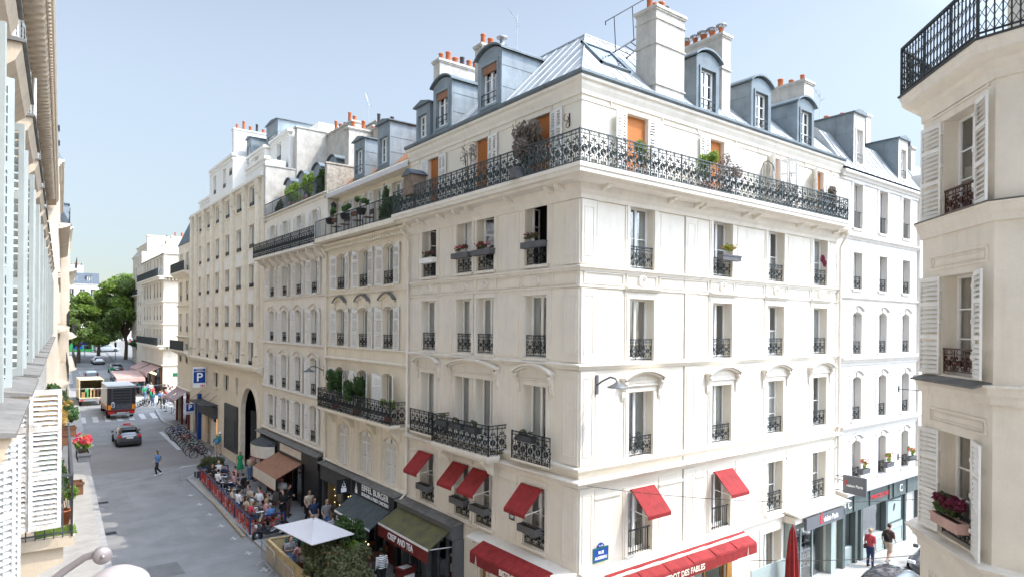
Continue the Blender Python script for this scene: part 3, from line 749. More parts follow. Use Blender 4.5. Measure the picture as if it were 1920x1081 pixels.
    def rib(a, b): 
        a = Vector(a); b = Vector(b); rf.tube([a, b], .03, 4, 1)
    for k in range(1, 27):
        x = k*.6
        if x < XR:
            t = min(1, (x-e)/(q-e)); rib((x, e, z0), (x, e+(q-e)*t, z0+(zt-z0)*t))
        if x < YE:
            t = min(1, (x-e)/(q-e)); rib((e, x, z0), (e+(q-e)*t, x, z0+(zt-z0)*t))
    rib((e,e,z0), (q,q,zt+.03)); rib((q,q,zt+.03), (XR,q,zt+.03)); rib((q,q,zt+.03), (q,YE,zt+.03))
    # cross joints
    for i in range(3):
        t = .33*(i+.6); rf.box(.9, 3.2, 0, .001, 0, .001)
    roof = fr.add('roof', rf, ['zinc', 'zinc'])
    mb = MB(); mb.poly([(XR-.02,-.2,7.0),(XR-.02,q-.1,zt+.3),(XR-.02,6,zt+1),(XR-.02,9,7.5)]); mb.poly([(XR+.3,-.2,7.0),(XR+.3,q-.1,zt+.3),(XR+.3,6,zt+1),(XR+.3,9,7.5)])
    mb.quad((XR-.02,-.2,7),(XR+.3,-.2,7),(XR+.3,q-.1,zt+.3),(XR-.02,q-.1,zt+.3)); fr.add('party_wall', mb, 'chimney_render')
    # skylight on the right slope
    def slp(x, t, off): # point on the right slope
        n = Vector((0, -(zt-z0), (q-e))).normalized(); p = Vector((x, e+(q-e)*t, z0+(zt-z0)*t)); return p+n*off
    sk = MB(); A, B_ = 1.75, 3.15; t0, t1 = .38, .74
    for (x0, x1, u0, u1) in ((A, A+.09, t0, t1), (B_-.09, B_, t0, t1), (A, B_, t0, t0+.03), (A, B_, t1-.03, t1)):
        P = [slp(x0, u0, 0), slp(x1, u0, 0), slp(x1, u1, 0), slp(x0, u1, 0)]; n = slp(0, 0, .09)-slp(0, 0, 0); sk.prism([tuple(p) for p in P], tuple(n))
    so_ = fr.add('skylight', sk, 'zinc_dark'); pn = MB(); pn.quad(*[tuple(slp(x, t, .06)) for x, t in ((A+.05, t0), (B_-.05, t0), (B_-.05, t1), (A+.05, t1))]); pn.build('pane', 'glass_sky', so_)
    # roof ladder and hand rail
    lad = MB(); A0, A1, B0, B1 = Vector((3.37,2.0,9.85)), Vector((5.16,1.9,11.11)), Vector((3.93,1.85,9.75)), Vector((5.17,1.8,10.85))
    lad.tube([A0, A1], .03, 5); lad.tube([B0, B1], .03, 5)
    for k in range(1, 6): lad.tube([A0.lerp(A1, k/6), B0.lerp(B1, k/6)], .018, 4)
    lad.tube([(2.98,1.95,10.72),(2.96,1.95,10.84),(4.97,1.95,12.25),(5.2,1.0,12.3)], .022, 5); lad.tube([(3.4,1.95,11.15),(3.5,1.95,9.9)], .018, 5); lad.tube([(4.35,1.95,11.82),(4.4,1.9,10.55)], .018, 5)
    fr.add('roof_ladder', lad, 'iron')
    # dormers
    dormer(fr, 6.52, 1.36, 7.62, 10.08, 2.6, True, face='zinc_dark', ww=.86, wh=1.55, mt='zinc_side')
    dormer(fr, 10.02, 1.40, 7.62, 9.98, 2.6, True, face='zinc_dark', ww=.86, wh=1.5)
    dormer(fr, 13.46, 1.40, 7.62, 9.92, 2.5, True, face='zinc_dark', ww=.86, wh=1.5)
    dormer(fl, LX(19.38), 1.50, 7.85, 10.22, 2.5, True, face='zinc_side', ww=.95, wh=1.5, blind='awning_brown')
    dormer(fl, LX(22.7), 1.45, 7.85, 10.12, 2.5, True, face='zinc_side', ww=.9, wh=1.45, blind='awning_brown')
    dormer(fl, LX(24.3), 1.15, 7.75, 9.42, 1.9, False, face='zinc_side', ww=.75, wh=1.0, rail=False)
    # chimneys
    chimney(fr, 3.68, 5.2, .25, 1.15, 7.6, 11.02, 'chimney_render', (.42, .34, .46, .4, .3), bands=(8.3, 9.7, 10.55), potmat='terracotta')
    chimney(fr, 7.95, 8.5, .6, 3.1, 7.6, 11.4, 'chimney_render', (.34, .34, .34, .34, .34, .34), bands=(10.0,), along='y', caps_=True)
    chimney(fr, 15.35, 16.2, 1.3, 3.6, 7.6, 11.6, 'chimney_render', (.38, .3, .5, .44), along='y')
    chimney(fr, 1.55, 3.9, 7.6, 8.1, 8.5, 11.65, 'chimney_render', (.5, .42, .3, .34, .3, .3))
    chimney(fr, 1.1, 3.4, 10.2, 10.72, 8.5, 11.75, 'chimney_render', (.34, .5, .34, .46, .4, .44))
    v = MB(); v.lathe([(.1,0),(.1,.55),(0,.55)], (0,0,0), 10); v.lathe([(0,.72),(.24,.63),(.24,.60),(0,.62)], (0,0,0), 12)
    for a in range(4): v.box(.08*math.cos(a*1.57)-.01, .08*math.cos(a*1.57)+.01, .08*math.sin(a*1.57)-.01, .08*math.sin(a*1.57)+.01, .5, .66)
    fr.add('flue_vent', v, 'galvanised', 2.75, 7.85, 11.65)
    # ---- ground floor
    belt(fr, 0, 7.9, -7.62, 'trim_white', [(0,-.2),(.1,-.16),(.3,-.06),(.72,.0),(.74,.08),(.3,.16),(0,.2)], 'shop_cornice')
    belt(fr, 7.9, 11.5, -7.62, 'trim_white', P_THIN)
    belt(fl, -5.2, 0, -7.62, 'trim_white', [(0,-.2),(.1,-.16),(.3,-.06),(.62,.0),(.64,.08),(.3,.16),(0,.2)], 'shop_cornice')
    belt(fl, -10.7, -5.2, -7.36, 'trim_white', P_THIN)
    # bistro windows
    def shopwin(f, a, b, z0, z1, n, fmt, gm='glass_dark', rows=2, name='shop_window'):
        mb = MB(); w = (b-a)
        for i in range(n+1): x = a+w*i/n; mb.box(x-.04, x+.04, .08, .16, z0, z1)
        for i in range(rows+1): z = z0+(z1-z0)*i/rows; mb.box(a, b, .09, .15, z-.03, z+.03)
        o = f.add(name, mb, fmt); p = MB(); p.quad((a,.12,z0),(b,.12,z0),(b,.12,z1),(a,.12,z1)); p.build('pane', gm, o); return o
    shopwin(fr, 1.6, 7.6, -10.35, -8.05, 5, 'wood_orange', rows=3); shopwin(fl, LX(18.2), LX(15.0), -10.35, -8.1, 4, 'wood_orange', rows=3)
    mb = MB(); mb.box(1.3, 1.6, -.06, -.001, -10.9, -7.9); mb.box(7.6, 7.9, -.06, -.001, -10.9, -7.9); mb.box(1.6, 7.6, -.06, -.001, -10.9, -10.36); fr.add('shopfront', mb, 'wood_orange')
    window(fr, 10.7, -10.2, 1.3, 2.05, bars=1, surr='flat', cur='sides', curm='curtain_warm')
    mb = MB(); mb.box(LX(19.45), LX(18.95), .15, .2, -10.9, -8.3)
    for z in (-10.5, -9.6): frame_rect(mb, LX(19.42), LX(18.98), z, z+.8, .05, .13, .149)
    fl.add('door', mb, 'wood_orange')
    mb = MB(); frame_rect(mb, LX(19.45)-.22, LX(18.95)+.1, -10.9, -8.1, .12, -.06, -.001, bottom=False); mb.box(LX(19.7), LX(18.8), -.04, -.001, -8.08, -7.75)
    for i in range(9): mb.box(LX(20.3)+i*.19, LX(20.3)+i*.19+.09, -.09, -.001, -7.56, -7.50)
    fl.add('door_surround', mb, 'trim_white')
    # big red awnings of the bistro with lettering
    def bistro(f, a, b, tx, tz=-8.03):
        mb = MB(); nn = int((b-a)/.4)
        for i in range(nn):
            p, q = a+(b-a)*i/nn, a+(b-a)*(i+1)/nn; sg_ = .018*((i*7) % 3)
            mb.prism([(p,-.5,-7.50),(p,-.52,-7.47),(p,-1.06,-7.70-sg_),(p,-1.08,-7.76-sg_),(p,-1.02,-7.76-sg_)], (q-p,0,0), 0)
            mb.box(p, q, -1.085, -1.07, -8.10-sg_*.5, -7.765-sg_, 1 if f is fl else 0)
        for x in (a, b-.015): mb.prism([(x,-.5,-7.52),(x,-1.06,-7.74),(x,-1.06,-8.08),(x,-.5,-7.95)], (.015,0,0), 0)
        o = f.add('shop_awning', mb, ['red_fabric', 'red_dark'])
        me = text_mesh('BISTROT DES FABLES', .27, 'lettering_cream', bold=True, width=2.25)
        l = link('lettering', me, o, (tx, -1.10, tz+.10)); return o
    o = bistro(fr, .6, 7.9, 3.65); 
    def tower(mb, x, z, h):   # small tower emblem
        for sx in (-1, 1): mb.prism([(x+sx*.16*h,-1.112,z),(x+sx*.10*h,-1.112,z),(x+sx*.015*h,-1.112,z+.6*h),(x,-1.112,z+h),(x,-1.112,z+h*.99),(x+sx*.055*h,-1.112,z+.45*h)], (0,.008,0))
        mb.box(x-.1*h, x+.1*h, -1.112, -1.104, z+.22*h, z+.27*h); mb.box(x-.06*h, x+.06*h, -1.112, -1.104, z+.45*h, z+.49*h)
    t = MB(); tower(t, 7.3, -8.08, .3); t.build('emblem', 'lettering_cream', o)
    o = bistro(fl, LX(18.5), -.55, LX(15.65)); t = MB(); tower(t, LX(18.1), -8.08, .3); t.build('emblem', 'lettering_cream', o)
    # crepe shop
    fz = -7.62
    mb = MB(); mb.box(LX(25.0), LX(20.55), -.5, -.001, -8.05, -7.5); mb.box(LX(20.7), LX(20.5), -.42, -.001, -10.9, -8.05); mb.box(LX(25.0), LX(24.8), -.3, -.001, -10.9, -8.05)
    mb.box(LX(23.4), LX(23.15), -.15, .1, -10.9, -8.05); 
    fl.add('shopfront', mb, 'grey_panel')
    mb = MB(); mb.profile(LX(25.05), LX(20.45), [(-.001,-7.45),(-.62,-7.5),(-.64,-7.46),(-.001,-7.36)]); fl.add('shop_canopy', mb, 'lead_ledge')
    for a, b in ((LX(24.8), LX(23.4)), (LX(23.15), LX(21.9)), (LX(21.8), LX(20.7))): shopwin(fl, a, b, -10.6, -8.1, 2, 'grey_panel', 'glass_dark', 1)
    a, b = LX(24.9), LX(20.75); mb = MB()
    mb.prism([(a,-.3,-7.62),(a,-1.42,-8.25),(a,-1.40,-8.28),(a,-.3,-7.66)], (b-a,0,0), 0)
    mb.box(a, b, -1.44, -1.42, -8.32, -8.24, 2); mb.box(a, b, -1.44, -1.425, -8.78, -8.325, 1)
    for x in (a+.1, b-.1): mb.tube([(x,-.2,-8.4),(x,-1.38,-8.3)], .02, 5, 2)
    o = fl.add('shop_awning', mb, ['awning_olive', 'maroon', 'frame_white'])
    link('lettering', text_mesh("CREP' AND TEA", .36, 'lettering_white', bold=True, width=2.1), o, ((a+b)/2-.1, -1.45, -8.55))
    # optician shop in the right end
    mb = MB(); mb.box(11.6, 12.15, -.25, -.001, -10.9, -7.9); mb.box(15.1, 15.5, -.25, -.001, -10.9, -7.9); mb.box(12.15, 15.1, -.25, -.001, -8.3, -7.9); fr.add('shopfront', mb, 'shopfront_light')
    mb = MB(); mb.profile(11.5, 15.9, [(-.001,-7.55),(-.72,-7.62),(-.74,-7.56),(-.001,-7.42)]); mb.box(11.5, 15.8, -.55, -.001, -7.9, -7.63); fr.add('shop_canopy', mb, 'trim_white')
    mb = MB(); mb.box(12.1, 15.3, -.72, -.6, -8.22, -7.72); o = fr.add('fascia_sign', mb, 'grey_panel')
    link('lettering', text_mesh('vision Paris', .33, 'lettering_white', bold=True, width=1.25), o, (14.1, -.725, -7.97)); link('initial', text_mesh('É', .5, 'sign_red', bold=True), o, (13.27, -.725, -7.95))
    shopwin(fr, 12.15, 15.1, -10.8, -8.35, 3, 'shopfront_light', 'glass', 1)
    sh = MB(); rg = random.Random(4)
    for k in range(6):
        z = -10.5+.36*k; sh.box(13.3, 14.75, .5, .8, z, z+.025)
        for i in range(14):
            x = 13.35+i*.1; h = rg.uniform(.08, .26); sh.box(x, x+rg.uniform(.03, .07), .52, .6, z+.026, z+h, rg.choice((1, 1, 2, 3)))
    for x in (13.28, 14.75): sh.box(x, x+.04, .45, .8, -10.6, -8.4)
    fr.add('display_shelves', sh, ['sign_white', 'sign_white', 'plastic_dark', 'curtain_warm'])
    mb = MB(); mb.box(15.9, 15.95, -1.0, -.001, -6.75, -6.71); mb.box(15.9, 15.95, -1.0, -.001, -7.2, -7.17); fr.add('sign_bracket', mb, 'iron')
    # street name plate, number plates
    mb = MB(); mb.box(.58, 1.24, -.075, -.046, -7.25, -6.80); P = arc_pts(.76, 1.06, -6.79, .13); mb.prism([(p, -.075, q) for p, q in P], (0,.028,0))
    frame_rect(mb, .58, 1.24, -7.25, -6.80, .03, -.08, -.0751, 1)
    o = fr.add('street_sign', mb, ['sign_blue', 'sign_green']); link('lettering', text_mesh('RUE', .13, 'lettering_white', bold=True), o, (.91, -.08, -6.96)); link('lettering', text_mesh('AUGEREAU', .13, 'lettering_white', bold=True, width=.52), o, (.91, -.08, -7.12))
    link('lettering', text_mesh('7e ARR.', .055, 'lettering_white'), o, (.91, -.08, -6.75))
    for txt, x, z in (('139', LX(17.52), -6.49), ('137', LX(19.75), -7.88)):
        mb = MB(); mb.box(x-.15, x+.15, -.03, -.001, z-.11, z+.11); o = fl.add('number_plate', mb, 'charcoal'); link('lettering', text_mesh(txt, .15, 'lettering_white', bold=True), o, (x, -.035, z))
    # downpipes
    for f, x in ((fl, LX(24.9)), (fr, 15.93)):
        mb = MB(); mb.tube([(x,-.5,4.2),(x,-.14,3.7),(x,-.12,-7.2),(x,-.45,-7.5)] if f is fl else [(x,-.5,4.35),(x,-.14,3.7),(x,-.12,-6.9)], .06, 8)
        for z in (3, 1.9, -.2, -1.1, -3.5, -5.2): mb.tube([(x,-.12,z),(x,-.12,z+.06)], .075, 8)
        f.add('downpipe', mb, 'trim_white')
    # hanging curl bracket under the eave
    mb = MB(); mb.box(-.55, -.51, -.03, -.001, 6.2, 6.6); sp(mb, -.55, 6.45, .16, .03, 2, 7.5, 12, .014, -.1); sp(mb, -.5, 6.2, .13, .03, 1, 6.5, 12, .014, -.1); fl.add('wall_hook', mb, 'iron_brown')
    return rt
corner_building()
# ================================================================ ground, roads, pavements
def sheet(name, xl, xr, y0, y1, dz, mt, step=3., kerb=0., label=None, nx=1):
    mb = MB(); n = max(1, int(math.ceil((y1-y0)/step))); ys = [y0+(y1-y0)*i/n for i in range(n+1)]
    for a, b in zip(ys[:-1], ys[1:]):
        za, zb = G(a)+dz, G(b)+dz
        mb.quad((xl(a),a,za),(xr(a),a,za),(xr(b),b,zb),(xl(b),b,zb))
        if kerb:
            for f in (xl, xr): mb.quad((f(a),a,za-kerb),(f(b),b,zb-kerb),(f(b),b,zb),(f(a),a,za))
    if kerb:
        for a in (ys[0], ys[-1]): z = G(a)+dz; mb.quad((xl(a),a,z-kerb),(xr(a),a,z-kerb),(xr(a),a,z),(xl(a),a,z))
    return tag(mb.build(name, mt), kind='structure')
def lerpf(pts): 
    def f(y):
        if y <= pts[0][0]: return pts[0][1]
        for (a, p), (b, q) in zip(pts[:-1], pts[1:]):
            if y <= b: return p+(q-p)*(y-a)/(b-a)
        return pts[-1][1]
    return f
def facL(y): return -.8+.0435*y
kL = lerpf([(-40, .4), (200, 10.1)])
kR = lerpf([(14, 9.45), (50, 9.45), (54, 12.6), (71, 12.8), (76, 12.0), (84, 12.6)])
sheet('ground', lambda y: -500, lambda y: 500, -80, 900, -.03, 'ground_far', 15)
sheet('road', lambda y: kL(y)-.2, lambda y: max(kR(y)+.3, 14.0) if y < 84 else (15+ (y-84)*.03), -30, 260, .0, 'asphalt', 3)
M['asphalt'].node_tree.nodes['Principled BSDF'].inputs['Specular IOR Level'].default_value = .25
mb = MB(); mb.quad((14.1,7.2,.004),(80,7.2,.004),(80,12.5,.004),(14.1,12.5,.004)); mb.quad((14.0,84,G(84)-.01),(90,84,G(84)-.01),(90,93,G(93)-.01),(14.0,93,G(93)-.01)); tag(mb.build('side_road', 'asphalt'), kind='structure')
# pavements
sheet('pavement', kR, lambda y: 14.2, 12.5, 84, .12, 'asphalt_walk', 1.5, .12)
sheet('kerb', lambda y: kR(y)-.02, lambda y: kR(y)+.24, 12.5, 84, .126, 'granite', 1.5, .13)
sheet('pavement', lambda y: facL(y)-.3, lambda y: kL(y), -20, 105, .12, 'paving_light', 3, .12)
sheet('kerb', lambda y: kL(y)-.26, lambda y: kL(y)+.02, -20, 105, .126, 'granite', 3, .13)
mb = MB(); mb.box(13.0, 80, 12.4, 14.6, 0, .125); mb.box(13.6, 80, 5.0, 7.2, 0, .125); mb.box(9.5, 13.8, -20, 5.6, 0, .125); tag(mb.build('pavement', 'paving_light'), kind='structure')
mb = MB(); mb.box(13.0, 80, 12.38, 12.62, 0, .131); mb.box(13.6, 80, 6.98, 7.22, 0, .131); tag(mb.build('kerb', 'granite'), kind='structure')
sheet('pavement', lambda y: 13.0+(y-93)*.035, lambda y: 15.6+(y-93)*.035, 93, 170, .12, 'asphalt_walk', 3, .12)
sheet('pavement', lambda y: 2.5, lambda y: kL(y)-.2, 112, 170, .12, 'paving_light', 3, .12)
# slab joints on the left pavement
mb = MB()
for i in range(60):
    y = 14+i*1.15; z = G(y)+.128; a, b = facL(y)+.05, kL(y)-.3; mb.box(a, b, y, y+.012, z, z+.002)
tag(mb.build('pavement_joints', 'granite'), kind='structure')
# painted markings
def mark(x0, x1, y0, y1, sk=0):
    mb = MB(); z0, z1 = G(y0)+.012, G(y1)+.012; mb.quad((x0,y0,z0),(x1,y0,z0),(x1+sk,y1,z1),(x0+sk,y1,z1)); return mb
mb = MB()
for i in range(7):
    x = 5.1+i*1.08; q = mark(x, x+.5, 78.6, 82.2, .15); mb.add(q.v, q.f)
tag(mb.build('zebra_marking', 'marking'), kind='structure')
mb = MB()
for a in ((10.9, 11.25, 57, 70.5), (11.25, 12.4, 56.4, 56.7)): q = mark(*a); mb.add(q.v, q.f)
for i in range(9):
    y = 24+i*2.6; q = mark(8.75, 8.87, y, y+.55); mb.add(q.v, q.f); q = mark(8.6, 9.0, y+.2, y+.3); mb.add(q.v, q.f)
for i in range(6):
    q = mark(4.1+.04*i*2, 5.2, 55+i*1.0, 55.5+i*1.0) if 0 else mark(4.6, 5.3, 62+i*1.5, 62.7+i*1.5); mb.add(q.v, q.f)
tag(mb.build('road_marking', 'marking'), kind='structure')
mb = MB(); mb.quad((4.4,50.2,.008),(12.4,55.0,.008),(12.4,55.6,.008),(4.4,50.8,.008)); tag(mb.build('asphalt_patch', 'asphalt_walk'), kind='structure')
mb = MB(); mb.quad((14.5,96,G(96)-.004),(60,96,G(96)-.004),(60,112,G(112)-.004),(14.5,112,G(112)-.004))
sheet('square_paving', lambda y: 8.0, lambda y: 13.5, 119, 131, .01, 'paving_light', 4)
# ================================================================ buildings along the far side of the street
def cream_building():
    rt = thing('apartment_building', 'warm cream building with louvred shutters, arched hoods and a planted upper terrace', 'building', (13.5, 24.99, 0), -math.pi/2)
    f = Fac(rt); X = lambda Y: 24.99-Y; x0, x1 = X(34.4), -.02; C = [X(32.5), X(29.7), X(27.0)]; D = [X(32.05), X(29.3), X(26.68)]; w = 1.1
    op = []
    for c in C:
        for z, h in ((1.90, 1.88), (-1.08, 1.98), (-4.33, 2.15)): op.append((c-w/2, c+w/2, z, z+h, .16))
    for c in D: op.append((c-.66, c+.66, -7.2, -5.1, .22))
    op += [(X(34.2), X(30.3), -10.88, -8.0), (X(29.6), X(25.4), -10.88, -8.2)]
    mb = MB(); wall(mb, x0, x1, -10.9, 4.35, op, .26); shell(mb, x0, x1, -10.9, 4.35, 10, 0, True); f.add('wall', mb, 'plaster_cream')
    mb = MB(); mb.box(x0+.1, x1-.1, 1., 9.8, -10.9, 4.2)
    for z in (-7.75, -4.6, -1.45, 1.6): mb.box(x0+.05, x1-.05, .27, 1., z-.1, z)
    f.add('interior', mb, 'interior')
    for c in C:
        window(f, c, 1.90, w, 1.88, .16, bars=1, rail='scroll', railH=.62, cur='full', surr='thin', tmat='trim_cream', shut=[(-1, 1, .66, .12, 1.86, .13), (1, 1, .66, .12, 1.86, .13)])
        window(f, c, -1.08, w, 1.98, .16, bars=1, rail='scroll', railH=.66, cur='sides', surr='thin', tmat='trim_cream', shut=[(-1, 1, .66, .12, 1.96, .13), (1, 1, .66, .12, 1.96, .13)], glass='glass_dark')
        window(f, c, -4.33, w, 2.15, .16, bars=1, surr='thin', tmat='trim_cream', shut=[(-1, 1, .62, .35, 2.1, .13), (1, 1, .62, .5, 2.1, .13)], cur='left', curm='curtain_warm')
        # arched hood over the middle row
        mb = MB(); P = arc_pts(c-.78, c+.78, 1.18, .30, 10)
        for k in range(10):
            (a, b), (e, d) = P[k], P[k+1]; mb.prism([(a,-.2,b),(e,-.2,d),(e,-.2,d+.06),(a,-.2,b+.06)], (0,.2,0), 1); mb.prism([(a*1,-.13,b-.08),(e,-.13,d-.08),(e,-.13,d-.001),(a,-.13,b-.001)], (0,.13,0))
        for sx in (-1, 1): mb.profile(c+sx*.72-.06, c+sx*.72+.06, [(-.001,.82),(-.06,.86),(-.12,1.05),(-.12,1.16),(-.001,1.16)])
        f.add('arched_hood', mb, ['trim_cream', 'lead_ledge'])
    for c in D:
        wi = window(f, c, -7.2, 1.32, 2.1, .22, bars=1, surr='thin', tmat='trim_cream', rev=.16)
        for sx in (-1, 1): link('shutter', shutter_mesh(.64, 2.08, 'shutter_white', arch=.16*(-sx) if 0 else (.18 if sx < 0 else -.18)), wi, (-.65 if sx < 0 else .01, -.09, .01))
    for z, p in ((4.30, P_BIG), (1.62, P_THIN), (1.20+.0, None), (-1.14, P_THIN), (-1.74, P_MID), (-4.48, P_MID), (-7.3, P_MID)):
        if p: belt(f, x0, x1, z, 'trim_cream', p, 'cornice' if p is P_BIG else 'belt_course')
    n = 44; mb = MB()
    for i in range(n): a = x0+.1+(x1-x0-.2)*i/n; mb.box(a, a+.11, -.3, -.06, 4.03, 4.14)
    o = f.add('dentil_band', mb, 'trim_cream'); tag(o, kind=None)
    # rusticated blocks at first floor
    for a, b in ((x0+.1, D[0]-.85), (D[0]+.85, D[1]-.85), (D[1]+.85, D[2]-.85), (D[2]+.85, x1-.1)):
        mb = MB(); k = 1 if b-a < 1.0 else 2; mb.box(a+.01, b-.01, -.012, -.001, -7.15, -4.56)
        for i in range(5):
            z = -7.15+i*.52
            for j in range(k): mb.box(a+(b-a)*j/k+.02, a+(b-a)*(j+1)/k-.02, -.03, -.0121, z+.02, z+.5)
        f.add('rustication', mb, 'trim_cream')
    # balcony, planted lower one
    mb = MB(); mb.box(X(33.6), X(25.2), -.8, -.29, -4.42, -4.30); mb.box(X(33.5), X(25.3), -.7, -.19, -4.5, -4.421)
    b = f.add('balcony', mb, 'trim_cream'); q = MB(); L = X(25.2)-X(33.6); rail_main(q, L, 1.0, .014); q.xf(Matrix.Translation((X(33.6), -.77, -4.3)))
    for xx in (X(33.6), X(25.2)): s_ = MB(); rail_main(s_, .75, 1.0, .014); s_.xf(Matrix.Translation((xx, -.77, -4.3)) @ Matrix.Rotation(math.pi/2, 4, 'Z')); q.add(s_.v, s_.f)
    q.build('railing', 'iron', b)
    mb = MB(); mb.profile(-.1, .1, [(-.001,-5.2),(-.15,-5.1),(-.3,-4.8),(-.6,-4.6),(-.6,-4.52),(-.001,-4.52)]); cm = mb.mesh('balcony_corbel', 'trim_cream')
    for xx in (X(33.2), X(30.8), X(28.2), X(25.7)): f.put('balcony_corbel', cm, xx)
    # upper terrace
    mb = MB(); mb.box(x0+.05, x1+.02, -.75, .3, 4.44, 4.66); t = f.add('balcony', mb, 'trim_cream')
    q = MB(); rail_bars(q, x1-x0-.05, .95, .16, .008); q.xf(Matrix.Translation((x0+.05, -.70, 4.66))); q.build('railing', 'iron', t)
    mb = MB(); at = [(X(33.1), 0), (X(31.6), 1), (X(29.3), 1), (X(27.3), 1)]; ops = [(c-.45, c+.45, 4.72, 6.75) for c, _ in at]
    wall(mb, x0, x1, 4.35, 7.25, ops, .2, 0, .55); mb.quad((x0,.55,4.35),(x0,9,4.35),(x0,9,7.25),(x0,.55,7.25)); mb.quad((x1,.55,4.35),(x1,9,4.35),(x1,9,7.25),(x1,.55,7.25)); mb.quad((x0,.9,4.5),(x1,.9,4.5),(x1,.9,7.2),(x0,.9,7.2))
    f.add('attic_wall', mb, 'plaster_cream'); fa = Fac(rt, 0, .55)
    for c, _ in at: window(fa, c, 4.72, .9, 2.03, bars=1, rev=.18, sill=False, shut=[(-1, 1, .5, .1), (1, 1, .5, .1)], cur='left')
    mb = MB(); mb.profile(x0, x1, [(.0,7.0),(.549,7.0),(.549,7.28),(-.05,7.28),(-.08,7.2)]); 
    f.add('eave_cornice', mb, 'trim_cream')
    mb = MB(); n = 46
    for i in range(n):
        a = x0+(x1-x0)*i/n; b = x0+(x1-x0)*(i+1)/n; P = [(a,-.12,7.12),(b,-.12,7.12)]; mb.poly([(a,-.12,7.14),(b,-.12,7.14),(b,-.12,6.98),((a+b)/2,-.12,6.92),(a,-.12,6.98)])
    mb.quad((x0,-.12,7.14),(x1,-.12,7.14),(x1,.2,7.34),(x0,.2,7.34)); f.add('scalloped_valance', mb, 'fabric_white')
    rf = MB(); rf.poly([(x0,-.05,7.30),(x1,-.05,7.30),(x1,.9,7.75),(x0,.9,7.75)]); rf.poly([(x0,.9,7.75),(x1,.9,7.75),(x1,3.4,10.3),(x0,3.4,10.3)],1); rf.poly([(x0,3.4,10.3),(x1,3.4,10.3),(x1,9,7.2),(x0,9,7.2)],1); rf.poly([(x0,-.05,7.3),(x0,.9,7.75),(x0,3.4,10.3),(x0,9,7.2)]); f.add('roof', rf, ['slate', 'roof_tile'])
    f2 = Fac(rt)
    for c, zf in ((X(32.0), 9.75), (X(29.15), 9.95)): dormer(f2, c, 1.35, 7.7, zf, 1.7, False, mt='zinc_side', y=.75, ww=.85, wh=1.3, rail=(c < X(31)))
    chimney(f, X(35.0), X(34.45), 1.2, 3.2, 7.3, 11.2, 'chimney_render', (.4, .55, .35), along='y'); chimney(f, X(34.3), X(33.7), 2.6, 6.5, 7.3, 11.3, 'chimney_render', (.5, .35, .6, .55, .3), along='y')
    # plants are things of their own; roof of shops:
    mb = MB(); mb.profile(x0, X(29.8), [(-.001,-7.42),(-.5,-7.5),(-.52,-7.45),(-.001,-7.36)]); f.add('shop_canopy', mb, 'lead_ledge')
    mb = MB(); mb.box(x0+.1, X(30.0), -.35, -.001, -8.35, -7.52); mb.box(X(34.3), X(34.05), -.25, -.001, -10.9, -8.35); mb.box(X(31.6), X(31.4), -.25, -.001, -10.9, -8.35); mb.box(X(30.3), X(29.9), -.25, -.001, -10.9, -8.35); mb.box(X(34.05), X(30.3), -.12, -.001, -10.9, -10.2)
    f.add('shopfront', mb, 'charcoal')
    pn = MB(); pn.quad((X(34.1),.05,-10.2),(X(30.3),.05,-10.2),(X(30.3),.05,-8.3),(X(34.1),.05,-8.3)); pn.build('shop_window', 'glass', rt, (0,0,ZO))
    lt = MB()
    rg = random.Random(5)
    for i in range(26): x, z = rg.uniform(X(34), X(30.5)), rg.uniform(-10, -8.5); lt.ball((x,.35,z), .03, 5, 3)
    o = lt.build('fairy_lights', 'shop_glow', rt, (0,0,ZO))
    # burger shop
    mb = MB(); mb.box(X(29.6), X(25.2), -.55, -.001, -8.1, -7.42); mb.profile(X(29.65), X(25.1), [(-.001,-7.36),(-.6,-7.44),(-.6,-7.41),(-.001,-7.30)], 1); mb.box(X(25.5), X(25.15), -.4, -.001, -10.9, -8.1); mb.box(X(29.6), X(29.3), -.3, -.001, -10.9, -8.1)
    s = f.add('fascia_sign', mb, ['black_board', 'lead_ledge'])
    link('lettering', text_mesh('EIFFEL BURGER', .40, 'lettering_white', bold=True, width=2.75), s, (X(27.1), -.56, -7.63)); link('lettering', text_mesh('BURGERS & FRIED CHICKEN', .22, 'lettering_white', bold=True, width=2.75), s, (X(27.1), -.56, -7.93))
    def ico(x, y, z, k):
        e = MB(); e.box(x-.16*k, x+.16*k, y, y+.01, z-.3*k, z-.06*k); e.box(x-.12*k, x+.12*k, y, y+.01, z-.03*k, z+.04*k)
        for sx in (-1, 1): e.prism([(x+sx*.12*k,y,z+.06*k),(x+sx*.06*k,y,z+.06*k),(x,y,z+.36*k),(x,y,z+.3*k)], (0,.01,0))
        return e
    ico(X(29.1), -.562, -7.78, .8).build('emblem', 'lettering_white', s)
    mb = MB(); mb.box(X(29.75), X(29.66), -1.3, -.6, -8.1, -7.4); s2 = f.add('projecting_sign', mb, 'black_board')
    e = ico(0, 0, 0, .85); e.xf(Matrix.Translation((X(29.65), -.95, -7.78)) @ Matrix.Rotation(math.pi/2, 4, 'Z')); e.build('emblem', 'lettering_white', s2)
    a, b_ = X(29.4), X(25.6); mb = MB(); mb.prism([(a,-.5,-8.08),(a,-1.5,-8.75),(a,-1.48,-8.78),(a,-.5,-8.12)], (b_-a,0,0)); mb.box(a, b_, -1.53, -1.49, -8.82, -8.74, 1); mb.box(a, b_, -1.52, -1.505, -9.22, -8.825, 2)
    s3 = f.add('shop_awning', mb, ['awning_slate', 'frame_white', 'black_board']); link('lettering', text_mesh('Burgers  EIFFEL BURGER  Desserts', .24, 'lettering_white', bold=True, width=3.2), s3, ((a+b_)/2, -1.53, -9.03))
    gl = MB(); 
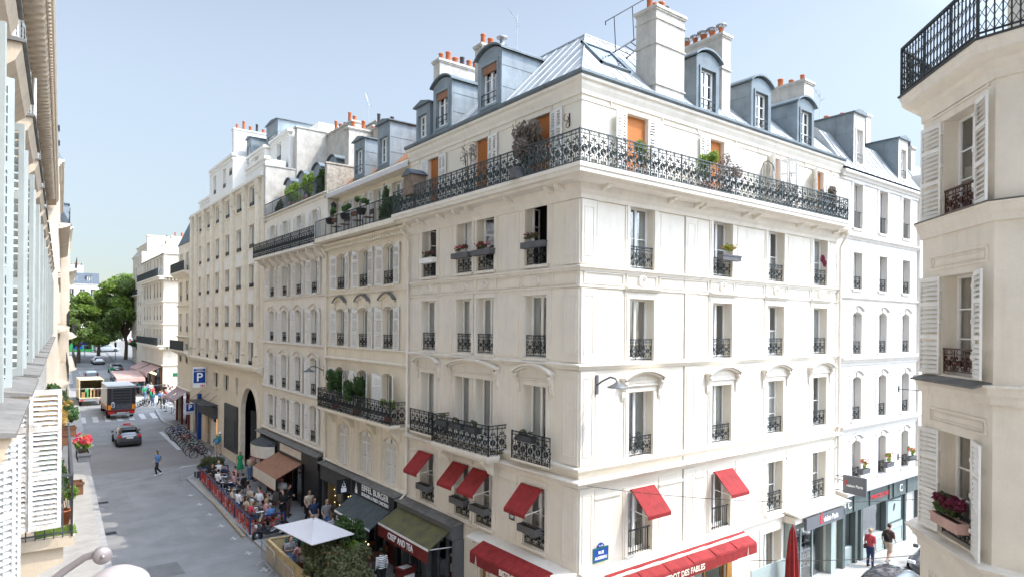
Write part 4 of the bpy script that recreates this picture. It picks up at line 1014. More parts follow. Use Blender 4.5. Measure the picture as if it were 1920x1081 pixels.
    for i in range(12): gl.ball((a+.2+i*.3,-1.4,-9.35-.05*(i % 3)), .035, 5, 3)
    gl.build('fairy_lights', 'shop_glow', rt, (0,0,ZO))
    pn = MB(); pn.quad((X(29.6),.1,-10.9),(X(25.4),.1,-10.9),(X(25.4),.1,-8.2),(X(29.6),.1,-8.2)); pn.build('shop_window', 'glass_dark', rt, (0,0,ZO))
    mb = MB(); 
    for x in (X(28.0), X(26.9)): mb.box(x, x+.12, -.1, .1, -10.9, -8.2)
    mb.box(X(26.8), X(25.6), -.02, .05, -10.9, -8.2, 1); f.add('shopfront', mb, ['charcoal', 'maroon'])
    mb = MB(); x = X(34.25); mb.tube([(x,-.4,4.2),(x,-.13,3.8),(x,-.13,-10.3)], .065, 8)
    for z in (3, 1.5, -.5, -2, -4, -6, -8): mb.tube([(x,-.13,z),(x,-.13,z+.07)], .08, 8)
    f.add('downpipe', mb, 'trim_cream')
def shutter_building():
    rt = thing('apartment_building', 'narrow ivory building with four bays of tall white shutters and rooftop greenery', 'building', (13.5, 34.41, 0), -math.pi/2)
    f = Fac(rt); X = lambda Y: 34.41-Y; x0, x1 = X(45.85), -.02; C = [X(44.1), X(41.55), X(38.95), X(36.35)]; w = .98
    op = []; rows = ((1.84, 2.0), (-1.08, 2.02), (-4.02, 2.15), (-6.72, 2.1))
    for c in C:
        for z, h in rows: op.append((c-w/2, c+w/2, z, z+h, .12))
        op.append((c-.42, c+.42, 4.6, 6.6))
    op += [(X(45.2), X(41.6), -10.88, -7.9), (X(41.2), X(36.5), -10.88, -8.0)]
    mb = MB(); wall(mb, x0, x1, -10.9, 7.3, op, .24); shell(mb, x0, x1, -10.9, 7.3, 10); f.add('wall', mb, 'plaster_ivory')
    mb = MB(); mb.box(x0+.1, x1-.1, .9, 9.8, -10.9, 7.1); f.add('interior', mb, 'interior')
    rg = random.Random(3)
    for c in C:
        for j, (z, h) in enumerate(rows):
            window(f, c, z, w, h, .12, bars=2, rev=.2, rail='scroll', railH=.62, cur=rg.choice(('full', 'sides', 'left', None)), surr='thin' if j in (0, 3) else 'arch', tmat='trim_white', smat='shutter_white',
                   shut=[(-1, 1, .6, rg.uniform(.1, .22), h-.02, .1), (1, 1, .6, rg.uniform(.1, .22), h-.02, .1)])
        window(f, c, 4.6, .84, 2.0, bars=2, rev=.2, surr='thin', sill=False, shut=[(-1, 1, .45, .1), (1, 1, .45, .1)], cur='half')
    for z, p in ((1.68, P_THIN), (-1.18, P_MID), (-4.12, P_MID), (-6.95, P_MID), (4.2, P_BIG), (7.15, P_THIN)): belt(f, x0, x1, z, 'trim_white', p)
    mb = MB(); mb.profile(-.1, .1, [(-.001,3.7),(-.14,3.75),(-.2,3.95),(-.5,4.1),(-.6,4.2),(-.6,4.335),(-.001,4.335)]); cm = mb.mesh('balcony_corbel', 'trim_white')
    for i in range(9): f.put('balcony_corbel', cm, x0+.4+i*(x1-x0-.8)/8)
    mb = MB(); mb.box(x0+1.2 if 0 else x0, x1-.05, -.8, .0, 4.34, 4.48); b = f.add('balcony', mb, 'trim_white'); q = MB(); L = x1-x0; rail_main(q, L, .95, .014); q.xf(Matrix.Translation((x0, -.76, 4.48))); q.build('railing', 'iron', b)
    q = MB(); rail_bars(q, x1-x0-1.0, .85, .18, .01); q.xf(Matrix.Translation((x0+.4, -.12, 7.35))); mb = MB(); mb.box(x0, x1, -.2, .4, 7.3, 7.36); t = f.add('parapet', mb, 'trim_white'); q.build('railing', 'iron', t)
    rf = MB(); rf.poly([(x0,.9,7.3),(x1,.9,7.3),(x1,2.6,10.0),(x0,2.6,10.0)]); rf.poly([(x0,2.6,10),(x1,2.6,10),(x1,5,10.6),(x0,5,10.6)]); rf.poly([(x0,5,10.6),(x1,5,10.6),(x1,9.9,7.2),(x0,9.9,7.2)]); f.add('roof', rf, 'zinc_dark')
    for Y in (44.3, 41.7, 39.0, 36.6): dormer(f, X(Y), 1.25, 7.5, 9.9, 2.4, True, y=1.1, ww=.8, wh=1.35, rail=False)
    mb = MB(); mb.box(x1-.2, x1+.06, -.1, 4, 7.0, 8.9); mb.box(x1-.24, x1+.1, -.15, 4.05, 8.9, 8.98); f.add('party_wall', mb, 'rubble')
    chimney(f, X(37.2), X(36.4), 3.6, 5.6, 7.3, 12.2, 'chimney_white', (.9, .9), potmat='dark_pot', along='y')
    mb = MB(); mb.box(x0-.02, x0+.5, 2.0, 7.5, 7.0, 13.9); mb.box(x0-.08, x0+.56, 1.9, 7.6, 13.9, 14.0); mb.box(x0, x0+.4, -.1, 2.0, 7.0, 10.9); mb.box(x0-.05, x0+.45, -.15, 2.0, 10.9, 10.98); f.add('party_wall', mb, 'chimney_render')
    chimney(f, X(46.0), X(41.0), 4.2, 5.0, 9.0, 13.8, 'chimney_render', (.4, .9, .5, .4, .9, .45)); chimney(f, X(41.0), X(37.4), 4.3, 4.9, 9.0, 12.9, 'rubble', ())
    # ground floor
    mb = MB(); mb.profile(x0, x1, [(-.001,-7.15),(-.55,-7.25),(-.57,-7.2),(-.001,-7.06)]); f.add('shop_canopy', mb, 'lead_ledge')
    mb = MB(); mb.box(x0, X(41.4), -.1, -.001, -10.9, -7.6); 
    for x in (x0, X(43.6), X(41.7)): mb.box(x, x+.3, -.2, -.1, -10.9, -7.3)
    f.add('shopfront', mb, 'black_board')
    mb = MB()
    for i in range(9):
        t0, t1 = i/9, (i+1)/9; a = X(45.2)+(X(41.7)-X(45.2))*t0; b2 = X(45.2)+(X(41.7)-X(45.2))*t1
        d0, d1 = -.5-.9*math.sin(math.pi*t0)**.5, -.5-.9*math.sin(math.pi*t1)**.5
        mb.quad((a,d0,-8.5),(b2,d1,-8.5),(b2,d1,-7.75),(a,d0,-7.75)); mb.quad((a,d0,-7.75),(b2,d1,-7.75),(b2,-.1,-7.3),(a,-.1,-7.3), 1); mb.quad((a,d0-.005,-8.5),(b2,d1-.005,-8.5),(b2,d1-.005,-8.56),(a,d0-.005,-8.56), 2)
    f.add('curved_awning', mb, ['awning_beige', 'charcoal', 'red_dark'])
    mb = MB(); mb.box(X(41.3), x1, -.45, -.001, -7.95, -7.22); mb.box(X(36.6), x1, -.4, -.001, -10.9, -7.95); mb.box(X(41.4), X(41.1), -.3, -.001, -10.9, -7.95, 1)
    s = f.add('fascia_sign', mb, ['black_board', 'red_dark'])
    mb = MB(); mb.box(X(40.8), X(37.0), -.46, -.451, -7.8, -7.35); mb.build('sign_panel', 'awning_beige', s)
    a, b_ = X(41.3), X(37.0); mb = MB(); mb.prism([(a,-.4,-8.0),(a,-1.9,-8.7),(a,-1.88,-8.74),(a,-.4,-8.05)], (b_-a,0,0)); mb.box(a, b_, -1.93, -1.9, -9.35, -8.72, 1); mb.box(a, b_, -1.935, -1.9, -9.4, -9.35, 2)
    f.add('shop_awning', mb, ['awning_brown', 'awning_beige', 'red_dark'])
    for n_, (a, b3) in enumerate(((X(45.2), X(41.6)), (X(41.2), X(36.5)))):
        pn = MB(); pn.quad((a,.1,-10.9),(b3,.1,-10.9),(b3,.1,-8),(a,.1,-8)); pn.build('shop_window', 'glass_dark', rt, (0,0,ZO))
        mb = MB(); mb.box(a, b3, -.05, .12, -8.1, -8.0)
        for i in range(4): x = a+(b3-a)*i/3; mb.box(x-.05, x+.05, -.05, .12, -10.9, -8.1)
        f.add('window_frame', mb, 'black_board')
def deco_building():
    rt = thing('apartment_building', 'tall stone art deco block with fluted piers and stepped white upper floors', 'building', (13.5, 45.91, 0), -math.pi/2)
    f = Fac(rt); X = lambda Y: 45.91-Y; x0, x1 = X(69.2), -.02
    C = [X(Y) for Y in (65.5, 62.3, 59.05, 55.75, 52.35, 48.85)]; w = 1.75
    op = []; rows = ((5.55, 1.75), (2.70, 1.72), (-.18, 1.72), (-3.0, 1.75), (8.6, 1.5))
    for c in C+[X(68.3)]:
        ww = w if c != X(68.3) else 1.2
        for z, h in rows: op.append((c-ww/2, c+ww/2, z, z+h))
    sm = [(X(60.3), X(58.6)), (X(56.9), X(55.2)), (X(53.1), X(52.3))]
    for a, b in sm: op.append((a, b, -5.45, -4.12))
    op.append((X(51.1), X(46.95), -10.88, -4.6, 2.05)); op += [(X(63.2), X(58.8), -10.88, -7.6), (X(68.4), X(65.6), -10.88, -7.4)]
    mb = MB(); wall(mb, x0, x1, -10.9, 10.4, op, .22); shell(mb, x0, x1, -10.9, 10.4, 12, 0, True)
    f.add('wall', mb, 'stone_deco')
    mb = MB(); mb.box(x0+.1, x1-.1, 1.3, 11.9, -10.9, 10.2)
    for Y in (67, 64, 60.7, 57.4, 54, 50.6): mb.box(X(Y)-.05, X(Y)+.05, .41, 1.3, -2.9, 10.3)
    f.add('interior', mb, 'interior')
    rg = random.Random(8)
    for c in C+[X(68.3)]:
        ww = w if c != X(68.3) else 1.2
        for z, h in rows:
            window(f, c, z, ww, h, bars=1, rev=.16, sill=True, rail='bars' if rg.random() < .8 else 'scroll', railH=.32, cur=rg.choice(('full', 'full', 'full', 'left', 'right', 'blind')), curm=rg.choice(('curtain', 'curtain', 'curtain_warm')), tmat='stone_deco', glass=rg.choice(('glass', 'glass', 'glass_sky')))
        for z in (4.42, 1.54, -1.28):
            mb = MB(); mb.box(c-ww/2-.05, c+ww/2+.05, -.03, -.001, z+.02, z+1.08); f.add('spandrel_panel', mb, 'render_deco')
    for a, b in sm: window(f, (a+b)/2, -5.45, b-a-.02, 1.33, bars=1, rev=.3, tmat='stone_deco', cur='full')
    pier = [(C[i]+C[i+1])/2 for i in range(5)]+[X(67.2), (C[5]+x1)/2+.1, x0+.25]
    for p in pier:
        mb = MB(); hw = .34
        mb.box(p-hw, p+hw, -.10, -.001, -3.0, 9.3); mb.box(p-hw-.06, p+hw+.06, -.26, -.001, -3.0, -2.3)
        mb.lathe([(hw*.62, -2.2), (hw*.62, 9.2)], (p, -.09, 0), 10, 0, 'z', math.pi, 2*math.pi)
        mb.profile(p-hw-.1, p+hw+.1, [(-.001,8.95),(-.14,8.95),(-.16,9.2),(-.2,9.9),(-.25,10.3),(-.001,10.3)])
        for k in range(3): mb.box(p-hw*.9+k*hw*.62, p-hw*.9+k*hw*.62+.14, -.25, -.12, 9.3, 10.15)
        f.add('pier', mb, 'stone_deco')
    belt(f, x0-.0, x1, -3.2, 'stone_deco', [(0,-.35),(.1,-.35),(.15,-.2),(.4,-.1),(.45,.05),(.45,.18),(0,.26)], 'cornice'); belt(f, x0, x1, 10.4, 'render_deco', [(0,-.1),(.26,-.08),(.3,.05),(.3,.12),(0,.2)], 'cornice')
    # stepped upper floors
    def blk(ya, yb, t, z0, z1, wins=(), mt='render_deco', tt=9., cor=True):
        a, b = X(yb), X(ya); m_ = MB(); wall(m_, a, b, z0, z1, [(X(c)-.5, X(c)+.5, z, z+h) for c, z, h in wins], .25, 0, 0); 
        m_.quad((a,0,z0),(a,tt,z0),(a,tt,z1),(a,0,z1)); m_.quad((b,0,z0),(b,tt,z0),(b,tt,z1),(b,0,z1)); m_.quad((a,.3,z1),(b,.3,z1),(b,tt,z1),(a,tt,z1)); m_.quad((a,.6,z0),(b,.6,z0),(b,.6,z1-.1),(a,.6,z1-.1))
        if cor: m_.box(a-.1, b+.12, -.12, .3, z1-.04, z1+.16); m_.box(a-.06, b+.08, -.07, -.001, z1-.34, z1-.26)
        f2 = Fac(rt, 0, t); f2.add('setback_storey', m_, mt)
        for c, z, h in wins: window(f2, X(c), z, 1.0, h, bars=1, rev=.2, sill=False, rail='bars', railH=.35, glass='glass_dark', cur=None)
    blk(62.9, 66.8, .12, 10.6, 11.4); blk(54.9, 62.8, .12, 10.6, 13.6, ((60.9, 11.4, 1.6), (57.6, 11.4, 1.6), (55.6, 12.1, .6)))
    blk(50.5, 54.8, 1.3, 10.6, 13.5, ((52.6, 12.0, 1.2),)); blk(46.2, 51.0, .12, 10.6, 11.6, (), tt=1.4); blk(46.2, 50.4, 1.7, 10.6, 13.8, ((48.4, 12.1, 1.3),))
    dormer(Fac(rt), X(54.0), 3.0, 13.5, 16.5, 4.5, False, y=2.9, ww=1.9, wh=1.7, rail=False); dormer(Fac(rt), X(57.0), 1.3, 13.5, 15.7, 3, False, y=1.9, ww=.8, wh=1.3, rail=False)
    blk(46.3, 52.4, 3.9, 13.4, 14.9, (), cor=False)
    chimney(f, X(58.8), X(58.2), 1.0, 4.4, 13.3, 16.75, 'chimney_white', (.45, .8, .45, .75, .4, .6), along='y')
    chimney(f, X(67.5), X(66.8), 1.6, 2.4, 10.4, 12.4, 'chimney_white', ())
    # ground floor: car park signs, shop, door, dark board
    mb = MB(); mb.box(X(64.3), X(58.5), -1.2, -.001, -6.9, -6.82); mb.box(X(64.2), X(58.6), -.35, -.001, -8.0, -7.0)
    for x in (X(64.1), X(61.3), X(58.7)): mb.tube([(x,-1.15,-6.85),(x,-.05,-6.0)], .02, 4)
    f.add('shop_canopy', mb, 'charcoal')
    mb = MB(); mb.box(X(65.2), X(64.7), -.3, -.001, -10.9, -6.4); f.add('painted_pillar', mb, 'sign_blue')
    mb = MB(); mb.box(X(55.9), X(52.2), -.15, -.001, -9.95, -6.35); frame_rect(mb, X(55.6), X(52.5), -9.6, -7.4, .08, -.2, -.151)
    f.add('sign_board', mb, 'charcoal')
    mb = MB(); 
    for i in range(12): mb.box(X(60.9), X(59.1), -.05, .0, -10.5+.18*i, -10.36+.18*i)
    f.add('roller_shutter', mb, 'shutter_far')
    pn = MB(); pn.quad((X(63.2),.25,-10.9),(X(61),.25,-10.9),(X(61),.25,-7.6),(X(63.2),.25,-7.6)); pn.quad((X(51.1),.9,-10.9),(X(46.95),.9,-10.9),(X(46.95),.9,-4.7),(X(51.1),.9,-4.7)); pn.build('doorway_glass', 'glass_dark', rt, (0,0,ZO))
    gl = MB(); gl.box(X(63), X(61.2), .9, 1.0, -10, -8.6); gl.build('lit_interior', 'shop_glow_dim', rt, (0,0,ZO))
    mb = MB(); mb.box(X(47.9), X(47.8), .4, .5, -10.9, -6.4); mb.box(X(50.3), X(50.2), .4, .5, -10.9, -6.4)
    for i in range(16): mb.box(X(50.2)+i*.15, X(50.2)+i*.15+.03, .4, .44, -10.9, -6.4)
    f.add('gate', mb, 'charcoal')
    mb = MB(); P = arc_pts(X(51.1)-.35, X(46.95)+.35, -6.65, 2.4, 14); Q = arc_pts(X(51.1), X(46.95), -6.65, 2.05, 14)
    for k in range(14): mb.prism([(P[k][0],-.12,P[k][1]),(P[k+1][0],-.12,P[k+1][1]),(Q[k+1][0],-.12,Q[k+1][1]),(Q[k][0],-.12,Q[k][1])], (0,.119,0))
    mb.box(X(51.1)-.35, X(51.1), -.12, -.001, -10.9, -6.65); mb.box(X(46.95), X(46.95)+.35, -.12, -.001, -10.9, -6.65); f.add('arch_surround', mb, 'stone_deco')
def corner_cafe_building():
    rt = thing('apartment_building', 'slim cream building with slate roof and balconies above a cafe at the crossing', 'building', (13.5, 69.22, 0), -math.pi/2)
    f = Fac(rt); X = lambda Y: 69.22-Y; x0, x1 = X(76.2), -.02; C = [X(74.6), X(71.4)]; op = []
    for c in C:
        for z in (5.3, 2.4, -.8, -3.9): op.append((c-.5, c+.5, z, z+1.9))
    op.append((X(75.8), X(69.8), -10.9, -7.0))
    mb = MB(); wall(mb, x0, x1, -10.9, 8.2, op, .25); shell(mb, x0, x1, -10.9, 8.2, 11); mb.quad((x0,.9,-10.5),(x1,.9,-10.5),(x1,.9,8.1),(x0,.9,8.1)); f.add('wall', mb, 'plaster_cream')
    rg = random.Random(2)
    for c in C:
        for z in (5.3, 2.4, -.8, -3.9): window(f, c, z, 1.0, 1.9, bars=1, rail='bars', railH=.6, cur='full', surr='thin', tmat='trim_cream', glass='glass_dark')
    for z, H, y0 in ((5.1, .95, x0), (-2.75, .95, x0)):
        mb = MB(); mb.box(x0, x1, -.8, -.08, z, z+.16); mb.profile(x0, x1, [(-.08,z-.4),(-.2,z-.35),(-.7,z-.05),(-.7,z-.001),(-.08,z-.001)]); b = f.add('balcony', mb, 'trim_cream'); q = MB(); rail_bars(q, x1-x0, H, .1, .02, True); q.xf(Matrix.Translation((x0, -.76, z+.16))); q.build('railing', 'iron', b)
    for z in (1.9, -1.3, -6.6): belt(f, x0, x1, z, 'trim_cream', P_MID)
    rf = MB(); rf.poly([(x0,-.1,8.2),(x1,-.1,8.2),(x1,1.4,11.6),(x0,1.4,11.6)]); rf.poly([(x0,1.4,11.6),(x1,1.4,11.6),(x1,8,12),(x0,8,12)]); rf.poly([(x0,-.1,8.2),(x0,1.4,11.6),(x0,8,12),(x0,11,8.2)]); f.add('roof', rf, 'slate'); dormer(f, X(71.3), 1.3, 8.4, 10.6, 1.6, False, y=.3, rail=False)
    chimney(f, X(70.6), X(69.3), 2, 2.6, 8.2, 12.7, 'chimney_white', (.4, .4))
    for i in range(2):
        a, b = (X(75.8), X(73.2)) if i == 0 else (X(72.9), X(70.2)); mb = MB(); n = 9
        for k in range(n): p, q = a+(b-a)*k/n, a+(b-a)*(k+1)/n; mb.quad((p,-.1,-6.6),(q,-.1,-6.6),(q,-1.3,-7.5),(p,-1.3,-7.5), k % 2); mb.quad((p,-1.3,-7.5),(q,-1.3,-7.5),(q,-1.3,-7.8),(p,-1.3,-7.8), k % 2)
        f.add('striped_awning', mb, ['fabric_white', 'red_dark'])
    mb = MB()
    for Y in (75.9, 73.1, 70): mb.box(X(Y)-.15, X(Y)+.15, -.15, -.001, -10.9, -6.9)
    f.add('shopfront', mb, 'maroon'); pn = MB(); pn.quad((X(75.8),.15,-10.9),(X(69.8),.15,-10.9),(X(69.8),.15,-7),(X(75.8),.15,-7)); pn.build('shop_window', 'glass_dark', rt, (0,0,ZO))
glow = bpy.data.materials.new('shop_glow'); glow.use_nodes = True; b_ = glow.node_tree.nodes['Principled BSDF']; b_.inputs['Emission Color'].default_value = (1, .72, .35, 1); b_.inputs['Emission Strength'].default_value = 2.; M['shop_glow'] = glow
g2 = glow.copy(); g2.name = 'shop_glow_dim'; g2.node_tree.nodes['Principled BSDF'].inputs['Emission Color'].default_value = (1, .45, .12, 1); g2.node_tree.nodes['Principled BSDF'].inputs['Emission Strength'].default_value = .5; M['shop_glow_dim'] = g2
cream_building(); shutter_building(); deco_building(); corner_cafe_building()
# ================================================================ side street building, right foreground, our own side, far end
def side_street_building():
    rt = thing('apartment_building', 'white building with arched window trims and zinc mansard beyond the corner building', 'building', (29.6, 14.25, 0), 0)
    f = Fac(rt); x0, x1 = .02, 8.7; C = [1.75, 4.45, 7.15]; w = .88; op = []
    rows = ((4.75, 2.1, 0), (1.9, 1.72, 0), (-1.15, 2.0, .12), (-4.25, 2.05, .12), (-7.1, 1.9, .12))
    for c in C:
        for z, h, r in rows: op.append((c-w/2, c+w/2, z, z+h, r) if r else (c-w/2, c+w/2, z, z+h))
    mb = MB(); wall(mb, x0, x1, -10.9, 7.35, op, .26); shell(mb, x0, x1, -10.9, 7.35, 10); f.add('wall', mb, 'plaster_pink')
    mb = MB(); mb.box(x0+.1, x1-.1, .9, 9.8, -10.9, 7.2); f.add('interior', mb, 'interior')
    for c in C:
        for z, h, r in rows: window(f, c, z, w, h, r, bars=3, rail='scroll' if z < 4 else 'bars', railH=.6 if z < 4 else .8, surr='flat' if r == 0 else 'arch', cur='sides' if z < 0 else None, tmat='plaster_pink')
    for z, p in ((4.35, P_MID), (1.5, P_THIN), (-1.35, P_BIG), (-4.5, P_BIG), (7.2, P_BIG)): belt(f, x0, x1, z, 'plaster_pink', p)
    rf = MB(); rf.poly([(x0,-.25,7.4),(x1,-.25,7.4),(x1,1.0,9.3),(x0,1.0,9.3)]); rf.poly([(x0,1.0,9.3),(x1,1.0,9.3),(x1,3.0,10.6),(x0,3.0,10.6)], 1); rf.poly([(x0,3,10.6),(x1,3,10.6),(x1,9.9,7.3),(x0,9.9,7.3)])
    for i in range(14): x = x0+.3+i*.62; rf.tube([(x,-.25,7.42),(x,1.0,9.32),(x,3,10.62)], .028, 4)
    for xe in (x0, x1): rf.poly([(xe,-.25,7.4),(xe,1,9.3),(xe,3,10.6),(xe,9.9,7.3)])
    f.add('roof', rf, ['zinc', 'zinc_side'])
    dormer(f, 1.75, 1.1, 7.5, 10.1, 2.6, False, mt='zinc_side', y=-.05, ww=.62, wh=1.6, face='plaster_pink'); dormer(f, 6.6, 1.1, 7.5, 9.8, 2.4, False, y=-.05, ww=.62, wh=1.5, face='plaster_pink')
    sk = MB(); sk.prism([(4.0,1.25,9.5),(4.9,1.25,9.5),(4.9,2.5,10.35),(4.0,2.5,10.35)], (0,-.08,.12)); f.add('skylight', sk, 'zinc_dark')
    mb = MB(); mb.box(x1-.1, x1+.45, -.2, 3.5, 7.2, 8.3); mb.box(x1-.05, x1+.4, -.12, 3, -7.4, 7.2); f.add('party_wall', mb, 'plaster_pink')
    chimney(f, 6.2, 6.7, 1.6, 4.4, 7.5, 11.5, 'plaster_pink', (.4, .45, .5), along='y'); chimney(f, 5.2, 6.2, 3.2, 3.9, 7.5, 11.2, 'plaster_pink', ())
    mb = MB(); x = x1+.5; mb.tube([(x,-.12,7),(x,-.12,-7.4)], .07, 8); f.add('downpipe', mb, 'zinc_dark')
    for z, x in ((-3.0, 6.4), (-6.5, 6.4)): mb = MB(); mb.tube([(x,-.02,z),(x,-1.3,z-.02)], .02, 5); mb.box(x-.06, x+.06, -.02, -.001, z-.15, z+.15); f.add('wall_bracket', mb, 'iron')
    # green shopfront
    mb = MB(); mb.box(.0, x1, -.3, -.001, -8.35, -7.5); mb.profile(-.1, x1+.1, [(-.001,-7.5),(-.5,-7.5),(-.55,-7.36),(-.001,-7.25)], 1)
    for x in (.0, .9, 2.5, 4.6, 5.1, 6.7, 8.4): mb.box(x, x+.16, -.36, -.3, -8.3, -7.55, 0)
    for x in (.0, 1.2, 1.75, 4.4, 6.6, 8.5): mb.box(x, x+.22, -.28, -.001, -10.9, -8.35)
    mb.box(.2, 1.2, -.14, -.001, -10.9, -10.0, 2); mb.box(1.97, 4.4, -.2, -.001, -10.9, -9.9, 2); mb.box(4.62, 6.6, -.2, -.001, -10.9, -9.7, 2); frame_rect(mb, 4.75, 6.45, -10.7, -9.9, .05, -.23, -.201, 2); frame_rect(mb, 2.1, 4.3, -10.75, -10.1, .05, -.23, -.201, 2)
    mb.box(4.75, 6.45, -.16, -.001, -9.6, -8.5, 2); frame_rect(mb, 4.7, 6.5, -9.65, -8.45, .05, -.2, -.161, 0); mb.box(6.85, 8.45, .3, .35, -10.9, -8.35)
    f.add('shopfront', mb, ['shopfront_green', 'plaster_pink', 'shopfront_light'])
    for txt, x in (('C', .45), ('C', 5.9)): link('lettering', text_mesh(txt, .5, 'curtain'), rt, (x, -.37, ZO-7.95))
    link('lettering', text_mesh('MARCELLINE', .3, 'sign_red', width=1.9), rt, (3.5, -.37, ZO-7.95))
    pn = MB(); pn.quad((.2,-.05,-10),(1.2,-.05,-10),(1.2,-.05,-8.35),(.2,-.05,-8.35)); pn.quad((1.97,-.05,-9.9),(4.4,-.05,-9.9),(4.4,-.05,-8.35),(1.97,-.05,-8.35)); pn.build('shop_window', 'glass_dark', rt, (0,0,ZO))
    mb = MB(); mb.box(2.0, 4.4, -.04, .4, -9.92, -9.88)
    for x, c_ in ((2.3, 1), (2.5, 2), (2.75, 1), (3.0, 0)): mb.lathe([(0,0),(.08,0),(.08,.3),(.03,.36),(.03,.5),(0,.5)], (x, .1, -9.88), 8, c_)
    f.add('window_display', mb, ['curtain', 'leaf_gold', 'tube_green'])
    # emblem panel figure
    mb = MB(); mb.prism([(5.5,-.165,-9.1),(5.66,-.165,-9.05),(5.75,-.165,-8.75),(5.62,-.165,-8.72),(5.52,-.165,-8.85)], (0,.004,0)); mb.build('emblem', 'black_board', rt, (0,0,ZO))
    # sliver of the next house down the side street
    r2 = thing('apartment_building', 'grey white house glimpsed in the narrow gap beyond the mansard building', 'building', (39.0, 14.0, 0), 0)
    f = Fac(r2); mb = MB(); C = [1.3, 3.6]; op = [(c-.45, c+.45, z, z+1.8) for c in C for z in (4.6, 1.8, -1.2, -4.2, -7.2)]
    wall(mb, 0, 9, -10.9, 7, op, .25); shell(mb, 0, 9, -10.9, 7, 9); mb.quad((.1,.9,-10),(8.9,.9,-10),(8.9,.9,6.9),(.1,.9,6.9)); f.add('wall', mb, 'plaster_pink')
    for c in C:
        for z in (4.6, 1.8, -1.2, -4.2, -7.2): window(f, c, z, .9, 1.8, bars=2, rail='bars', railH=.6)
    rf = MB(); rf.poly([(0,-.2,7),(9,-.2,7),(9,1.5,9.5),(0,1.5,9.5)]); rf.poly([(0,1.5,9.5),(9,1.5,9.5),(9,9,9.6),(0,9,9.6)]); rf.poly([(0,-.2,7),(0,1.5,9.5),(0,9,9.6),(0,9,7)]); f.add('roof', rf, 'zinc_side'); chimney(f, .3, .8, 1, 1.6, 7, 10.2, 'chimney_render', (.4, .4), potmat='dark_pot')
def right_building():
    # chamfered corner: main face on x = 13.53, chamfer 2.5 m wide, return along the side street
    A = Vector((15.3, 5.6)); B_ = Vector((13.53, 3.83))
    rt = thing('apartment_building', 'cream foreground building with chamfered corner, white louvred shutters and moulded ledges', 'building', (A.x, A.y, 0), -3*math.pi/4)
    f = Fac(rt); Lc = (A-B_).length
    # local frame: x runs from A to B along the chamfer; main face turns 45 degrees
    fm = Fac(rt, Lc, 0, math.pi/4)       # main face, runs on toward -y
    fs = Fac(rt, 0, 0, -math.pi/4)       # side street face, runs back (negative x)
    c = 1.36; w = 1.15; rows = ((2.28, 1.92), (-.86, 1.95), (-4.05, 2.05), (-7.4, 2.0)); Mn, Sd = 9.0, 7.0
    op = [(c-w/2, c+w/2, z, z+h) for z, h in rows]
    mb = MB(); wall(mb, 0, Lc, -10.9, 5.0, op, .3); f.add('wall', mb, 'plaster_right')
    mo = [(x-w/2, x+w/2, z, z+h) for x in (3.2, 6.4) for z, h in rows]; mb = MB(); wall(mb, 0, Mn, -10.9, 5.0, mo, .3); fm.add('wall', mb, 'plaster_right')
    so_ = [(x-w/2, x+w/2, z, z+h) for x in (-2.2, -5.2) for z, h in rows]; mb = MB(); wall(mb, -Sd, 0, -10.9, 5.0, so_, .3); fs.add('wall', mb, 'plaster_right')
    mb = MB(); k = .75 # dark core
    P = [(-Sd*.707+.9, Sd*.707+.9-.0)] if 0 else None
    def pt(fc, x, y): cc, s_ = math.cos(fc.rot), math.sin(fc.rot); return (fc.lx+x*cc-y*s_, fc.ly+x*s_+y*cc)
    poly = [pt(fs, -Sd, 1.0), pt(fs, -.6, 1.0), pt(f, .55, 1.0), pt(f, Lc-.55, 1.0), pt(fm, .6, 1.0), pt(fm, Mn, 1.0), pt(fm, Mn, 6), pt(fs, -Sd, 6)]
    mb.prism([(x, y, -10.8) for x, y in poly], (0, 0, 15.6)); f.add('interior', mb, 'interior')
    outer = [pt(fs, -Sd, 0), pt(f, 0, 0), pt(f, Lc, 0), pt(fm, Mn, 0), pt(fm, Mn, 7), pt(fs, -Sd, 7)]
    mb = MB(); mb.poly([(x, y, 5.0) for x, y in outer]); mb.quad((*outer[3], -10.9), (*outer[4], -10.9), (*outer[4], 5), (*outer[3], 5)); mb.quad((*outer[5], -10.9), (*outer[0], -10.9), (*outer[0], 5), (*outer[5], 5)); f.add('rear_wall', mb, 'plaster_right')
    def sweep(name, z, prof, mt):
        mb = MB(); n = len(prof); st = []
        for d, q in prof: pass
        t8 = math.tan(math.pi/8)
        ends = lambda d: [pt(fs, -Sd, -d), pt(f, -d*t8, -d), pt(f, Lc+d*t8, -d), pt(fm, Mn, -d)]
        S4 = [[(*ends(d)[i], z+q) for d, q in prof] for i in range(4)]
        for a, b in zip(S4[:-1], S4[1:]):
            for i in range(n): j = (i+1) % n; mb.quad(a[i], b[i], b[j], a[j])
        mb.poly(S4[0]); mb.poly(S4[3]); return f.add(name, mb, mt)
    for z in (2.22, -.98): sweep('belt_course', z, [(-.001,-.3),(.05,-.3),(.06,-.2),(.10,-.14),(.12,-.03),(.15,0),(.15,.03),(-.001,.04)], 'plaster_right')
    sweep('belt_course', -4.18, [(-.001,-.36),(.05,-.36),(.06,-.22),(.12,-.14),(.2,-.03),(.24,0),(.24,.03),(-.001,.05)], 'plaster_right')
    sweep('ledge_cover', -4.14, [(-.001,.0),(.26,-.01),(.27,.02),(-.001,.05)], 'plaster_right'); sweep('ledge_cover', 2.255, [(-.001,.0),(.16,.005),(.17,.02),(-.001,.03)], 'lead_ledge')
